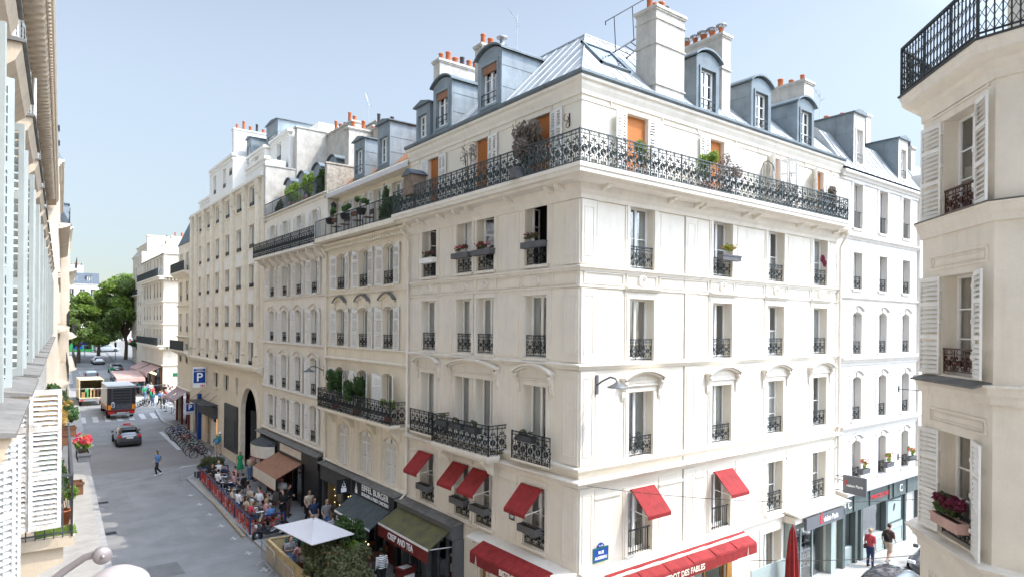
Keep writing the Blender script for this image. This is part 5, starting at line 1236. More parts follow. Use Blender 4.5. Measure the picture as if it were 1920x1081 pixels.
    mb = MB(); mb.box(c-w/2-.6, c+w/2+.25, -.28, -.151, -1.26, -1.2) if 0 else mb.prism([(c-1.2,-.30,-1.02),(c+1.1,-.30,-1.02),(c+1.1,-.001,-.93),(c-1.2,-.001,-.93)], (0,0,.03)); f.add('ledge_cover', mb, 'lead_ledge')
    sweep('cornice', 4.96, [(-.001,-.56),(.04,-.56),(.05,-.40),(.12,-.34),(.14,-.26),(.28,-.2),(.37,-.16),(.39,-.04),(.42,0),(.42,.05),(-.001,.05)], 'plaster_right'); sweep('ledge_cover', 5.01, [(-.001,.001),(.44,.001),(.46,.035),(-.001,.06)], 'charcoal')
    for i, (z, h) in enumerate(rows):
        wi = window(f, c, z, w, h, bars=3 if i else 3, rev=.28, rail='scroll' if i < 3 else None, railH=.5, railY=.05, railm='iron' if i == 2 else 'iron_brown', tmat='plaster_right', sill=False, glass='glass', cur='half' if i == 0 else 'sides', curm='curtain_warm',
                    shut=[(-1, 1, .62, .14, h), (1, 1, .62, .32 if i else .22, h)])
        hg = MB()
        for sx in (-1, 1):
            for zz in (.35, 1.0, 1.65): hg.box(sx*(w/2+.0)-.03, sx*(w/2)+.03, -.34, -.281, zz, zz+.07)
        hg.build('hinges', 'shutter_white', wi)
        mo = MB(); frame_rect(mo, c-.98, c+.98, z+h+.14, z+h+.44, .04, -.03, -.001); frame_rect(mo, c-.88, c+.88, z+h+.22, z+h+.36, .02, -.02, -.001); f.add('lintel_moulding', mo, 'plaster_right')
        for x in (3.2, 6.4): window(fm, x, z, w, h, bars=3, rail='scroll', railH=.5, tmat='plaster_right', shut=[(-1, 1, .6, .15), (1, 1, .6, .15)], cur='sides')
        for x in (-2.2, -5.2): window(fs, x, z, w, h, bars=3, rail='scroll', railH=.5, tmat='plaster_right', cur='sides')
    # top balcony rail following the corner
    b = f.add('balcony', MB_box(.2, 1.2, -.3, -.1, 5.08, 5.10), 'charcoal')
    t8 = math.tan(math.pi/8); d = .38; E = [pt(fs, -Sd, -d), pt(f, -d*t8, -d), pt(f, Lc+d*t8, -d), pt(fm, Mn, -d)]
    for (p, q) in zip(E[:-1], E[1:]):
        L = math.hypot(q[0]-p[0], q[1]-p[1]); an = math.atan2(q[1]-p[1], q[0]-p[0]); r = MB()
        r.box(0, L, -.03, .03, .98, 1.03); r.box(0, L, -.015, .015, .06, .09); n = int(L/.12)
        for i in range(n+1):
            x = L*i/n; r.tube([(x,0,0),(x,0,.98)], .014 if i % 8 else .03, 5)
            if i < n:
                x2 = L*(i+1)/n
                for zz in (.18, .42, .66):
                    r.tube([(x,0,zz-.1),((x+x2)/2,0,zz),(x,0,zz+.1)], .008, 3, 0, False); r.tube([(x2,0,zz-.1),((x+x2)/2,0,zz),(x2,0,zz+.1)], .008, 3, 0, False)
                sp(r, (x+x2)/2, .86, .045, .01, 0, 5, 7, .007)
        r.xf(Matrix.Translation((p[0], p[1], 5.06)) @ Matrix.Rotation(an, 4, 'Z')); r.build('railing', 'iron', b)
    # set back top storey
    mb = MB(); P2 = [pt(fs, -Sd, 1.3), pt(f, .55, 1.3), pt(f, Lc-.55, 1.3), pt(fm, Mn, 1.3), pt(fm, Mn, 6), pt(fs, -Sd, 6)]; mb.prism([(x, y, 5.0) for x, y in P2], (0, 0, 3.0)); f.add('top_storey', mb, 'plaster_right')
def MB_box(*a):
    m_ = MB(); m_.box(*a); return m_
def left_building():
    rt = thing('apartment_building', 'long ochre building at left with heavy modillion eave, grey shutters and zinc topped hoods', 'building', (-.8, 0, 0), math.pi/2-.0435)
    f = Fac(rt); x0, x1 = -7, 47; w = 1.15; C = [7.1+3.15*i for i in range(13)]; op = []
    rows = ((4.2, 2.3), (-.62, 2.95), (-4.1, 2.55), (-7.4, 2.1))
    for c in C:
        for z, h in rows: op.append((c-w/2, c+w/2, z, z+h))
    C0 = 0.0; op += [(-1.1+x-w/2, -1.1+x+w/2, z, z+h) for x in (0,) for z, h in rows if x0 < x-1.1]
    mb = MB(); wall(mb, x0, x1, -10.9, 7.3, op, .25); shell(mb, x0, x1, -10.9, 7.3, 8); f.add('wall', mb, 'stone_left')
    mb = MB(); mb.box(x0+.1, x1-.1, .9, 7.8, -10.9, 7.2); f.add('interior', mb, 'interior')
    for i, c in enumerate(C):
        for j, (z, h) in enumerate(rows):
            g = 'shutter_grey' if j == 1 else 'shutter_left'
            window(f, c, z, w, h, bars=2, rev=.22, tmat='stone_left', rail=None if j == 2 else 'scroll', railH=.7 if j != 1 else .0001+.6, cur='sides', smat=g,
                   shut=[(-1, 1, .40, 1.35), (1, 1, .40, 1.2)] if j == 1 else [(-1, 2, .34, .1), (1, 2, .34, .1)], surr='thin')
    # hoods over the windows below: console brackets and zinc tops
    for i, c in enumerate(C):
        for z in (-.82, 3.1):
            mb = MB(); q = 1.22; pr = .50 if z < 0 else .42
            mb.profile(c-q, c+q, [(-.001,z-.5),(-pr*.5,z-.46),(-pr*.6,z-.3),(-pr+.06,z-.2),(-pr,z-.06),(-pr,z),(-.001,z)]); mb.profile(c-q-.04, c+q+.04, [(-.001,z+.001),(-pr-.04,z+.001),(-pr-.04,z+.03),(-.001,z+.10)], 1)
            for sx in (-1, 1):
                x = c+sx*(q-.25); mb.profile(x-.11, x+.11, [(-.001,z-1.25),(-.1,z-1.2),(-.16,z-.95),(-.14,z-.7),(-pr*.75,z-.501),(-.001,z-.501)]); mb.lathe([(.0,-.10),(.055,-.10),(.055,.10),(0,.10)], (x,-pr*.46,z-.62), 10, 0, 'x')
            f.add('window_hood', mb, ['trim_stone', 'lead_ledge'])
    belt(f, x0, x1, -1.05-.3+.0, 'trim_stone', P_THIN); belt(f, x0, x1, 3.6, 'trim_stone', P_MID); belt(f, x0, x1, -4.6, 'trim_stone', P_MID); belt(f, x0, x1, -7.7, 'trim_stone', P_MID)
    # eave
    belt(f, x0, x1, 7.1, 'trim_stone', [(-.001,-.55),(.06,-.55),(.08,-.2),(.5,-.12),(.52,.02),(.60,.10),(.64,.22),(.64,.3),(-.001,.3)], 'eave_cornice')
    n = 118; mm = MB(); mm.profile(-.09, .09, [(-.081,-.0),(-.42,.06),(-.47,.14),(-.47,.29),(-.081,.24)]); mo = mm.mesh('modillion', 'trim_stone')
    for i in range(95): f.put('modillion', mo, 6+i*.40, 0, 6.72)
    mb = MB()
    for i in range(180): x = 4+i*.235; mb.box(x, x+.12, -.56, -.521, 7.0, 7.1)
    f.add('dentil_band', mb, 'trim_stone')
    # drain pipe and rods
    for x in (12.05, 21.4): mb = MB(); mb.tube([(x,-.18,6.5),(x,-.18,-7)], .035, 6); f.add('downpipe', mb, 'frame_white')
    rf = MB(); rf.poly([(x0,-.55,7.4),(x1,-.55,7.4),(x1,1.2,8.2),(x0,1.2,8.2)]); rf.poly([(x0,1.2,8.2),(x1,1.2,8.2),(x1,8,8.6),(x0,8,8.6)]); f.add('roof', rf, 'zinc_side')
    # the planted balcony one floor down
    xs = Fac(rt); bx0, bx1 = 12.6, 19.0; mb = MB(); mb.box(bx0, bx1, -1.0, -.02, -3.58, -3.42); mb.profile(bx0+.1, bx0+.5, [(-.02,-4.5),(-.3,-4.4),(-.5,-4.0),(-.85,-3.85),(-.85,-3.581),(-.02,-3.581)]); mb.profile(bx1-.6, bx1-.2, [(-.02,-4.5),(-.3,-4.4),(-.5,-4.0),(-.85,-3.85),(-.85,-3.581),(-.02,-3.581)])
    b = f.add('balcony', mb, 'trim_stone'); q = MB(); rail_bars(q, bx1-bx0, 1.0, .12, .009, True); q.xf(Matrix.Translation((bx0, -.96, -3.42))); s_ = MB(); rail_bars(s_, .95, 1.0, .12, .009, True); s_.xf(Matrix.Translation((bx0, -.96, -3.42)) @ Matrix.Rotation(math.pi/2, 4, 'Z')); q.add(s_.v, s_.f); q.build('railing', 'galv_dark', b)
    # peeling bifold shutter standing out from the wall, just before the balcony
    o = link('peeling_shutter', shutter_mesh(.42, 2.18, 'shutter_peel', 26), rt, (12.4, -.40, ZO-3.22), -math.pi/2+.12)
    o2 = link('peeling_shutter', shutter_mesh(.40, 2.18, 'shutter_peel', 26), rt, (12.42, -.02, ZO-3.22), -math.pi/2+.03)
    for k, x in enumerate((10.9, 9.6)):
        for j in range(2): link('shutter', shutter_mesh(.42, 2.3, 'shutter_left', 26), rt, (x+j*.12, -.05-j*.05, ZO-3.9-.1*k), -.55-j*.1)
    return rt
def plain_block(lbl, loc, rot, L, z0, z1, cols, rows, mt, tm, depth=10, roof='zinc_side', rail='bars', shut=False, rise=0, name='apartment_building', balz=(), dormers=(), chim=(), w=1.0, h=1.8, rh=2.6, gl='glass_dark'):
    """a plainer street block, still with real openings, windows and balconies"""
    rt = thing(name, lbl, 'building', loc, rot); f = Fac(rt); op = [(c-w/2, c+w/2, z, z+h) for c in cols for z in rows]
    mb = MB(); wall(mb, 0, L, z0, z1, op, .25); shell(mb, 0, L, z0, z1, depth); mb.quad((.1,.8,z0),(L-.1,.8,z0),(L-.1,.8,z1-.1),(.1,.8,z1-.1), 1); f.add('wall', mb, [mt, 'interior'])
    rg = random.Random(int(L*10))
    for c in cols:
        for z in rows: window(f, c, z, w, h, bars=1, rail=rail, railH=.6, surr='thin', tmat=tm, glass=gl, cur=rg.choice(('full', 'sides', None)), shut=[(-1, 1, .48, .1), (1, 1, .48, .1)] if shut else None)
    for z in balz:
        mb = MB(); mb.profile(0, L, [(-.001,z-.25),(-.15,z-.22),(-.5,z-.08),(-.6,z),(-.6,z+.1),(-.001,z+.1)]); b = f.add('balcony', mb, tm); q = MB(); rail_bars(q, L, .95, .13, .016, True); q.xf(Matrix.Translation((0, -.56, z+.1))); q.build('railing', 'iron', b)
    belt(f, 0, L, z1-.1, tm, P_BIG, 'cornice')
    for z in rows[1:]: belt(f, 0, L, z+h+.55, tm, P_THIN)
    rf = MB(); rf.poly([(0,-.2,z1+.03),(L,-.2,z1+.03),(L,1.2,z1+rh),(0,1.2,z1+rh)]); rf.poly([(0,1.2,z1+rh),(L,1.2,z1+rh),(L,depth,z1+rh+.3),(0,depth,z1+rh+.3)])
    for x in (0, L): rf.poly([(x,-.2,z1+.03),(x,1.2,z1+rh),(x,depth,z1+rh+.3),(x,depth,z1)])
    rf.quad((0,depth,z1),(L,depth,z1),(L,depth,z1+rh+.3),(0,depth,z1+rh+.3)); f.add('roof', rf, roof)
    for x in dormers: dormer(f, x, 1.3, z1+.2, z1+min(rh, 2.3), 1.5, False, y=.1, rail=False)
    for (a, b, c, d, zt, n) in chim: chimney(f, a, b, c, d, z1, zt, 'chimney_white', [.4+.12*(i % 2) for i in range(n)], along='x' if b-a > d-c else 'y')
    return rt, f
def far_corner():
    rt = thing('apartment_building', 'cream building with a blank sunlit side wall and wraparound balcony beyond the crossing', 'building', (15.1, 95, 0), -math.pi/2)
    f = Fac(rt); fs = Fac(rt, 0, 0, math.pi/2)  # street face, and the side facing the crossing
    X = lambda Y: 95-Y; x0 = X(113); C = [X(Y) for Y in (97, 99.4, 101.8, 105.5, 108, 110.5)]; op = []
    rows = (-6.0+3.3*0, -2.4, .6, 3.6, 6.6); g = 1.2
    zz = [-2.6, .55, 3.6, 6.9]
    for c in C:
        for z in zz: op.append((c-.5, c+.5, z, z+1.95))
    op += [(X(104), X(96), -9.4, -5.9), (X(112), X(105), -9.4, -5.9)]
    mb = MB(); wall(mb, x0, 0, -10.9, 9.2, op, .25); mb.quad((x0,0,-10.9),(x0,10,-10.9),(x0,10,9.2),(x0,0,9.2)); f.add('wall', mb, 'stone_far')
    so_ = [(2.4, 3.4, z, z+1.95) for z in (-2.6, .55)]; mb = MB(); wall(mb, 0, 9, -10.9, 9.2, so_, .25); fs.add('side_wall', mb, 'stone_far')
    mb = MB(); mb.box(x0+.3, -.9, .9, 9, -10.9, 9.1); f.add('interior', mb, 'interior')
    for c in C:
        for z in zz: window(f, c, z, 1.0, 1.95, bars=1, rail='bars', railH=.6, surr='thin', tmat='trim_cream', glass='glass_dark', cur='sides')
    for z in (-2.6, .55): window(fs, 2.9, z, 1.0, 1.95, bars=1, rail='bars', railH=.6, tmat='trim_cream', cur='full')
    for z in (6.1, -2.95):
        mb = MB(); mb.box(x0, .8, -.8, -.001, z, z+.15); mb.box(x0, .7, -.6, -.001, z-.3, z-.001); b = f.add('balcony', mb, 'trim_cream'); q = MB(); rail_bars(q, -x0+.7, 1.0, .13, .022, True); q.xf(Matrix.Translation((x0, -.76, z+.15))); q.build('railing', 'iron', b)
        mb = MB(); mb.box(.0, 6, -.8, -.001, z, z+.15); 
        for i in range(14): mb.box(.1+i*.42, .3+i*.42, -.5, -.001, z-.35, z-.001)
        b = fs.add('balcony', mb, 'trim_cream'); q = MB(); rail_bars(q, 6.7, 1.0, .2, .014); q.xf(Matrix.Translation((-.7, -.76, z+.15))); q.build('railing', 'galvanised', b)
    for z in (3.0, .0, -5.4): belt(f, x0, 0, z, 'trim_cream', P_MID); belt(fs, 0, 9, z, 'trim_cream', P_MID)
    rf = MB(); rf.poly([(x0,-.2,9.2),(.2,-.2,9.2),(-1.5,2.5,10.8),(x0,2.5,10.8)]); rf.poly([(.2,-.2,9.2),(.2,9,9.2),(-1.5,9,11.4),(-1.5,2.5,10.8)]); rf.poly([(x0,2.5,10.8),(-1.5,2.5,10.8),(-1.5,9,11.4),(x0,9,11.4)]); f.add('roof', rf, 'zinc')
    chimney(f, -4.2, -3.6, 1.5, 7.5, 9, 12.0, 'stone_far', (.6, .6, .6, .8, .8, .9, .9), along='y'); chimney(f, -8.2, -7.6, 1.0, 2.8, 9, 11.2, 'stone_far', (.6, .8), along='y')
    mb = MB(); mb.box(x0-.1, x0+.5, .5, 12, 9, 13.4); mb.box(x0-.2, x0+.6, .4, 12, 13.4, 13.6); mb.box(x0, x0+.5, -.2, .5, 9, 11.0); f.add('party_wall', mb, 'stone_far')
    mb = MB()
    for a, b in ((X(104), X(96)), (X(112), X(105))): mb.prism([(a,-.1,-5.7),(b,-.1,-5.7),(b,-1.7,-6.5),(a,-1.7,-6.5)], (0,0,.05)); mb.box(a, b, -1.75, -1.7, -6.9, -6.45)
    f.add('shop_awning', mb, 'awning_pink')
    mb = MB(); mb.box(X(112.3), X(95.3), -.15, -.001, -5.95, -5.6)
    for Y in (112.2, 104.7, 100, 95.7): mb.box(X(Y)-.3, X(Y)+.3, -.2, -.001, -10, -5.95)
    f.add('shopfront', mb, 'wood_brown')
    pn = MB(); pn.quad((x0,.2,-9.5),(-.5,.2,-9.5),(-.5,.2,-5.9),(x0,.2,-5.9)); pn.build('shop_window', 'glass_dark', rt, (0,0,ZO)); gl = MB()
    for i in range(9): gl.ball((X(103)+i*.8,-.6,-6.6), .14, 6, 4)
    gl.build('wall_lamps', 'shop_glow', rt, (0,0,ZO))
    mb = MB(); mb.box(1.2, 2.4, -.05, -.001, -6.9, -6.45); o = fs.add('street_sign', mb, 'sign_green')
mat('trim_stone', (.52, .42, .31), .9, .12, 2, .3, 20, streak=.35); mat('galv_dark', (.10, .105, .11), .5, .3, 6, metal=.5)
side_street_building(); right_building(); left_building(); far_corner()
plain_block('tall pale building with flat roof rising behind the blank side wall', (16.2, 113.4, 0), -math.pi/2, 12, -10.9, 12.6, (1.5, 4, 6.5, 9), (9.4, 6.2, 3.0, -.2, -3.4), 'stone_far', 'trim_cream', 9, chim=((1, 6, 3, 4, 14.2, 4),), rh=.5)
for o in [x for x in bpy.data.objects if x.get('label', '').startswith('tall pale building with flat')]: o.location = (16.0, 125.4, 0)
# far left side of the street, beyond our own building
a = math.pi/2-.0435
plain_block('carved stone building with iron balconies past the long eave on the left', (facL(47.2)+.62, 47.2, 0), a, 22, -10.9, 9.8, [1.8+2.7*i for i in range(8)], (6.3, 3.2, .1, -3.1, -6.4), 'stone_far', 'stone_far', 8, balz=(5.9, -.3, -3.6), dormers=(2, 6, 10, 14, 18), w=1.1, h=2.1, gl='glass_dark')
plain_block('beige stone building with slate mansard and corner balconies down the left side', (facL(69.6)+1.35, 69.6, 0), a, 26, -10.9, 8.6, [1.8+2.7*i for i in range(9)], (5.2, 2.2, -.8, -3.8, -7.0), 'stone_far', 'trim_cream', 8, roof='slate', balz=(4.8, -1.2, -4.1), dormers=(3, 8, 13, 18, 23), w=1.1, h=2.0, chim=((9, 12, 3, 4, 13.5, 5),))
# ================================================================ vehicles
mat('window_black', (.012, .014, .017), .04, spec=.9, coat=.6); mat('plate_white', (.75, .75, .7), .5); mat('rim_grey', (.3, .31, .32), .35, metal=.8); mat('tail_dark', (.25, .01, .01), .3)
def hull(mb, st, L, m_body=0, m_glass=1, cab=None, split=False):
    """st: stations (x, half width, belt height, top height, top half width); mirrored rows"""
    rows = []
    for x, w, hb, ht, wt in st:
        r = [(w*.90, .24), (w*.985, .42), (w, .62), (w*.97, hb), (wt, ht-.05), (wt*.7, ht-.005), (0, ht+.01)]
        rows.append([(x, -y, z) for y, z in r]+[(x, y, z) for y, z in reversed(r[:-1])])
    n = len(rows[0])
    for i in range(len(rows)-1):
        a, b = rows[i], rows[i+1]; ca = st[i][3]-st[i][2] > .2; cb = st[i+1][3]-st[i+1][2] > .2
        for j in range(n-1):
            jj = j if j < 6 else n-2-j; g = False
            if ca and cb and jj == 3: g = True
            if (ca != cb) and jj in (4, 5): g = True
            if (ca != cb) and jj == 3: g = False
            mb.add([a[j], a[j+1], b[j+1], b[j]], [(0, 1, 2, 3)], m_glass if g else m_body, True)
    for r in (rows[0], rows[-1]): mb.add(list(r), [tuple(range(n))], m_body)
def smooth(o, lv=1):
    bm = bmesh.new(); bm.from_mesh(o.data); bmesh.ops.remove_doubles(bm, verts=bm.verts, dist=.0015); bmesh.ops.recalc_face_normals(bm, faces=bm.faces); bm.to_mesh(o.data); bm.free()
    md = o.modifiers.new('subsurf', 'SUBSURF'); md.levels = lv; md.render_levels = lv; return o
def wheel_mesh(r=.33, w=.21):
    def f():
        mb = MB(); mb.lathe([(r*.62,-w/2),(r*.93,-w/2),(r,-w*.32),(r,w*.32),(r*.93,w/2),(r*.62,w/2)], (0,0,0), 20, 0, 'y'); return mb.mesh('wheel', 'rubber')
    def g():
        mb = MB(); mb.lathe([(0,-w*.35),(r*.18,-w*.4),(r*.6,-w*.2),(r*.62,w*.2),(0,w*.3)], (0,0,0), 14, 0, 'y')
        for k in range(5):
            a = k*1.2566; mb.prism([(math.cos(a-.12)*r*.15,-w*.46,math.sin(a-.12)*r*.15),(math.cos(a+.12)*r*.15,-w*.46,math.sin(a+.12)*r*.15),(math.cos(a+.1)*r*.6,-w*.42,math.sin(a+.1)*r*.6),(math.cos(a-.1)*r*.6,-w*.42,math.sin(a-.1)*r*.6)], (0,.03,0))
        return mb.mesh('rim', 'rim_grey')
    return cached(('wh', r, w), f), cached(('rm', r, w), g)
def car(label, loc, rz, L=4.3, w=1.82, h=1.5, paint='car_dark', kind='suv', cat='car', group=None, extra=None):
    """front at +x"""
    rt = thing('parked_car' if group else 'car', label, cat, loc, rz, group); hw = w/2; hb = h*.60; a = L/2
    S_ = dict(
     suv=[(-a, hw*.88, .78, .86, hw*.7), (-a+.10, hw*.97, hb-.02, hb+.04, hw*.82), (-a+.22, hw, hb, hb+.06, hw*.82), (-a+.62, hw, hb, h-.05, hw*.72), (-a+1.3, hw, hb, h, hw*.75), (0, hw, hb-.02, h, hw*.76), (a-1.95, hw, hb-.05, h-.10, hw*.72), (a-1.25, hw, hb-.08, hb-.0, hw*.8), (a-.5, hw*.96, hb-.16, hb-.1, hw*.75), (a-.12, hw*.86, hb-.3, hb-.24, hw*.66), (a, hw*.74, .55, .6, hw*.55)],
     van=[(-a, hw*.95, hb-.1, h-.4, hw*.9), (-a+.08, hw, hb, h-.06, hw*.88), (-a+.5, hw, hb, h, hw*.88), (0, hw, hb, h, hw*.88), (a-1.5, hw, hb, h-.05, hw*.82), (a-.7, hw*.97, hb-.12, hb-.05, hw*.8), (a-.2, hw*.9, hb-.3, hb-.25, hw*.7), (a, hw*.8, .6, .66, hw*.6)],
     hatch=[(-a, hw*.85, .74, .80, hw*.66), (-a+.15, hw*.97, hb-.02, hb+.03, hw*.8), (-a+.6, hw, hb, h-.10, hw*.66), (-a+1.3, hw, hb, h, hw*.72), (.0, hw, hb-.03, h-.02, hw*.73), (.45, hw, hb-.05, h-.10, hw*.7), (a-1.05, hw, hb-.1, hb-.03, hw*.78), (a-.4, hw*.94, hb-.2, hb-.14, hw*.7), (a, hw*.72, .52, .57, hw*.5)])[kind]
    mb = MB(); hull(mb, S_, L); b = mb.build('body', [paint, 'window_black'], rt); smooth(b, 1)
    sk = MB(); sk.box(-a+.15, a-.2, -hw*.93, hw*.93, .14, .30); sk.build('underbody', 'plastic_dark', rt)
    r = .33 if kind != 'hatch' else .30; wm, rm = wheel_mesh(r)
    for x in (-a+.75, a-.80):
        for y in (-hw+.07, hw-.07): o = link('wheel', wm, rt, (x, y, r)); link('rim', rm, o, (0, 0, 0), (0, 0, 0 if y < 0 else math.pi))
        for y in (-1, 1):
            ar = MB(); ar.lathe([(r*1.0,0),(r*1.22,0),(r*1.22,.03),(r*1.0,.03)], (x, y*(hw+.0)-.015, r), 16, 0, 'y', 0, math.pi); ar.build('wheel_arch', 'plastic_dark', rt)
    for y in (-1, 1):
        m_ = MB(); m_.box(-a+.03 if kind == 'van' else -a+.02, -a+.14, min(y*hw*.62, y*hw*.93), max(y*hw*.62, y*hw*.93), .84 if kind != 'van' else .7, 1.0 if kind != 'van' else 1.3); m_.build('tail_light', 'lamp_red', rt)
        m_ = MB(); m_.box(a-.16, a-.02, min(y*hw*.5, y*hw*.8), max(y*hw*.5, y*hw*.8), .6, .72); m_.build('headlight', 'car_white', rt)
        m_ = MB(); m_.box(a-1.75, a-1.62, min(y*(hw+.02), y*(hw+.2)), max(y*(hw+.02), y*(hw+.2)), hb, hb+.14); m_.build('mirror', paint, rt)
    m_ = MB(); m_.box(-a-.015, -a+.1, -.26, .26, .72, .83); m_.build('number_plate', 'plate_white', rt)
    m_ = MB(); m_.box(-a-.03, -a+.2, -hw*.86, hw*.86, .28, .5); m_.build('bumper', 'plastic_dark', rt)
    if kind == 'suv': 
        m_ = MB(); m_.box(-a+.3, -a+.62, -hw*.66, hw*.66, h-.04, h-.0); m_.build('spoiler', paint, rt)
        for y in (-1, 1): q = MB(); q.tube([(-a+.9, y*hw*.68, h+.03), (a-2.0, y*hw*.68, h+.0)], .02, 5); q.build('roof_rail', 'galvanised', rt)
    return rt
Hd = math.pi/2
sv = car('dark taxi suv driving away down the street, red roof light lit', (7.75, 66.6, G(66.6)), Hd, 4.4, 1.86, 1.62, 'car_dark', 'suv')
mb = MB(); mb.box(-.1, .1, -.28, .28, 1.64, 1.76); mb.build('roof_light', 'lamp_red', sv)
car('white hatchback crossing the sunny junction far down the street', (11.9, 143, G(143)), Hd+.03, 4.2, 1.8, 1.5, 'car_white', 'hatch')
car('silver van with roof rack behind the cream truck', (8.6, 115, G(115)), Hd, 4.6, 1.85, 1.85, 'car_silver', 'van', 'van')
car('grey van turning at the far end of the street', (15.9, 172, G(172)), .2, 4.8, 1.9, 1.9, 'car_silver', 'van', 'van')
car('pale blue van parked under the trees at the far end', (24.0, 196, G(196)), Hd, 4.6, 1.85, 1.9, 'car_silver', 'van', 'van')
gp = 'cars parked along the right kerb past the crossing'
car('silver car parked nearest the pink awning', (12.0, 108.5, G(108.5)), Hd, 4.2, 1.78, 1.45, 'car_silver', 'hatch', group=gp)
car('blue grey car parked second from the pink awning', (12.2, 114.5, G(114.5)), Hd, 4.2, 1.78, 1.5, 'car_blue', 'hatch', group=gp)
car('dark pickup like car parked third from the pink awning', (13.0, 126, G(126)), Hd, 4.6, 1.85, 1.7, 'car_dark', 'suv', group=gp)
car('glossy black car parked on the side street, its roof cut by the frame', (26.9, 11.1, 0), math.pi, 4.3, 1.82, 1.5, 'car_black', 'hatch')
car('burgundy black car nosing behind the right foreground building', (33.6, 11.3, 0), math.pi, 4.3, 1.8, 1.45, 'car_dark', 'hatch')
def box_truck():
    rt = thing('delivery_truck', 'grey roofed box truck with orange sides and raised tail lift seen from behind', 'truck', (8.75, 82.6, G(81)), Hd)
    L, hw = 6.0, 1.28; x0 = -3.2
    mb = MB(); mb.box(x0+.08, x0+L, -hw, hw, .95, 3.4); mb.build('cargo_box', 'truck_white', rt)
    mb = MB()
    for y in (-hw-.02, hw-.06): mb.box(x0+.0, x0+.3, y, y+.08, .95, 3.4); mb.box(x0+.3, x0+L, y, y+.08, .95, 1.3)
    mb.build('side_trim', 'truck_orange', rt)
    mb = MB(); mb.box(x0-.02, x0+L+.1, -hw-.04, hw+.04, 3.401, 3.5); mb.build('roof', 'truck_white', rt)
    mb = MB(); mb.box(x0, x0+.075, -hw+.02, hw-.02, .98, 3.38)
    for i in range(6): mb.box(x0-.06, x0-.001, -hw*.62, hw*.62, 1.7+i*.30, 1.86+i*.30, 1)
    mb.box(x0-.05, x0-.001, -hw*.95, -hw*.72, 1.1, 3.3, 1); mb.box(x0-.05, x0-.001, hw*.72, hw*.95, 1.1, 3.3, 1); mb.build('tail_lift', ['truck_grey', 'plastic_dark'], rt)
    mb = MB(); mb.box(x0-.05, x0+.3, -hw*.95, hw*.95, .72, .95, 0); mb.box(x0-.1, x0+.1, -hw*.8, hw*.8, .42, .56, 1); mb.build('bumper', ['red_dark', 'galvanised'], rt)
    mb = MB(); mb.box(x0-.012, x0+.1, -.42, .42, .60, .70); mb.build('number_plate', 'plate_white', rt)
    for y in (-1, 1):
        m_ = MB(); m_.box(x0-.07, x0-.051, min(y*hw*.74, y*hw*.95), max(y*hw*.74, y*hw*.95), 1.0, 1.5); m_.build('tail_light', 'lamp_orange' if y < 0 else 'lamp_orange', rt)
        m_ = MB(); m_.box(x0-.16, x0-.05, min(y*hw*.55, y*hw*.95), max(y*hw*.55, y*hw*.95), .58, .78); m_.build('light_cluster', 'lamp_red', rt)
        m_ = MB(); m_.box(x0+L+.4, x0+L+.5, min(y*(hw+.02), y*(hw+.25)), max(y*(hw+.02), y*(hw+.25)), 2.0, 2.5); m_.build('mirror', 'plastic_dark', rt)
    mb = MB()
    for zz in (2.02, 1.88): mb.lathe([(0,0),(.13,0),(.13,.01),(0,.01)], (0,0,0), 14, 0, 'x')
    q = MB(); q.lathe([(.10,-.012),(.16,-.012),(.16,0),(.10,0)], (x0-.062, .78, 1.62), 14, 0, 'x'); q.lathe([(.10,-.012),(.16,-.012),(.16,0),(.10,0)], (x0-.062, .78, 1.36), 14, 0, 'x'); q.build('emblem', 'sign_white', rt)
    mb = MB(); mb.box(x0+L+.12, x0+L+1.9, -hw*.93, hw*.93, .5, 2.75); mb.build('cab', 'truck_white', rt)
    mb = MB(); mb.box(x0+.3, x0+L+1.6, -.5, .5, .5, .8); mb.build('chassis', 'plastic_dark', rt)
    wm, rm = wheel_mesh(.46, .3)
    for x in (x0+1.4, x0+L+.9):
        for y in (-hw+.2, hw-.2): o = link('wheel', wm, rt, (x, y, .46)); link('rim', rm, o)
box_truck()
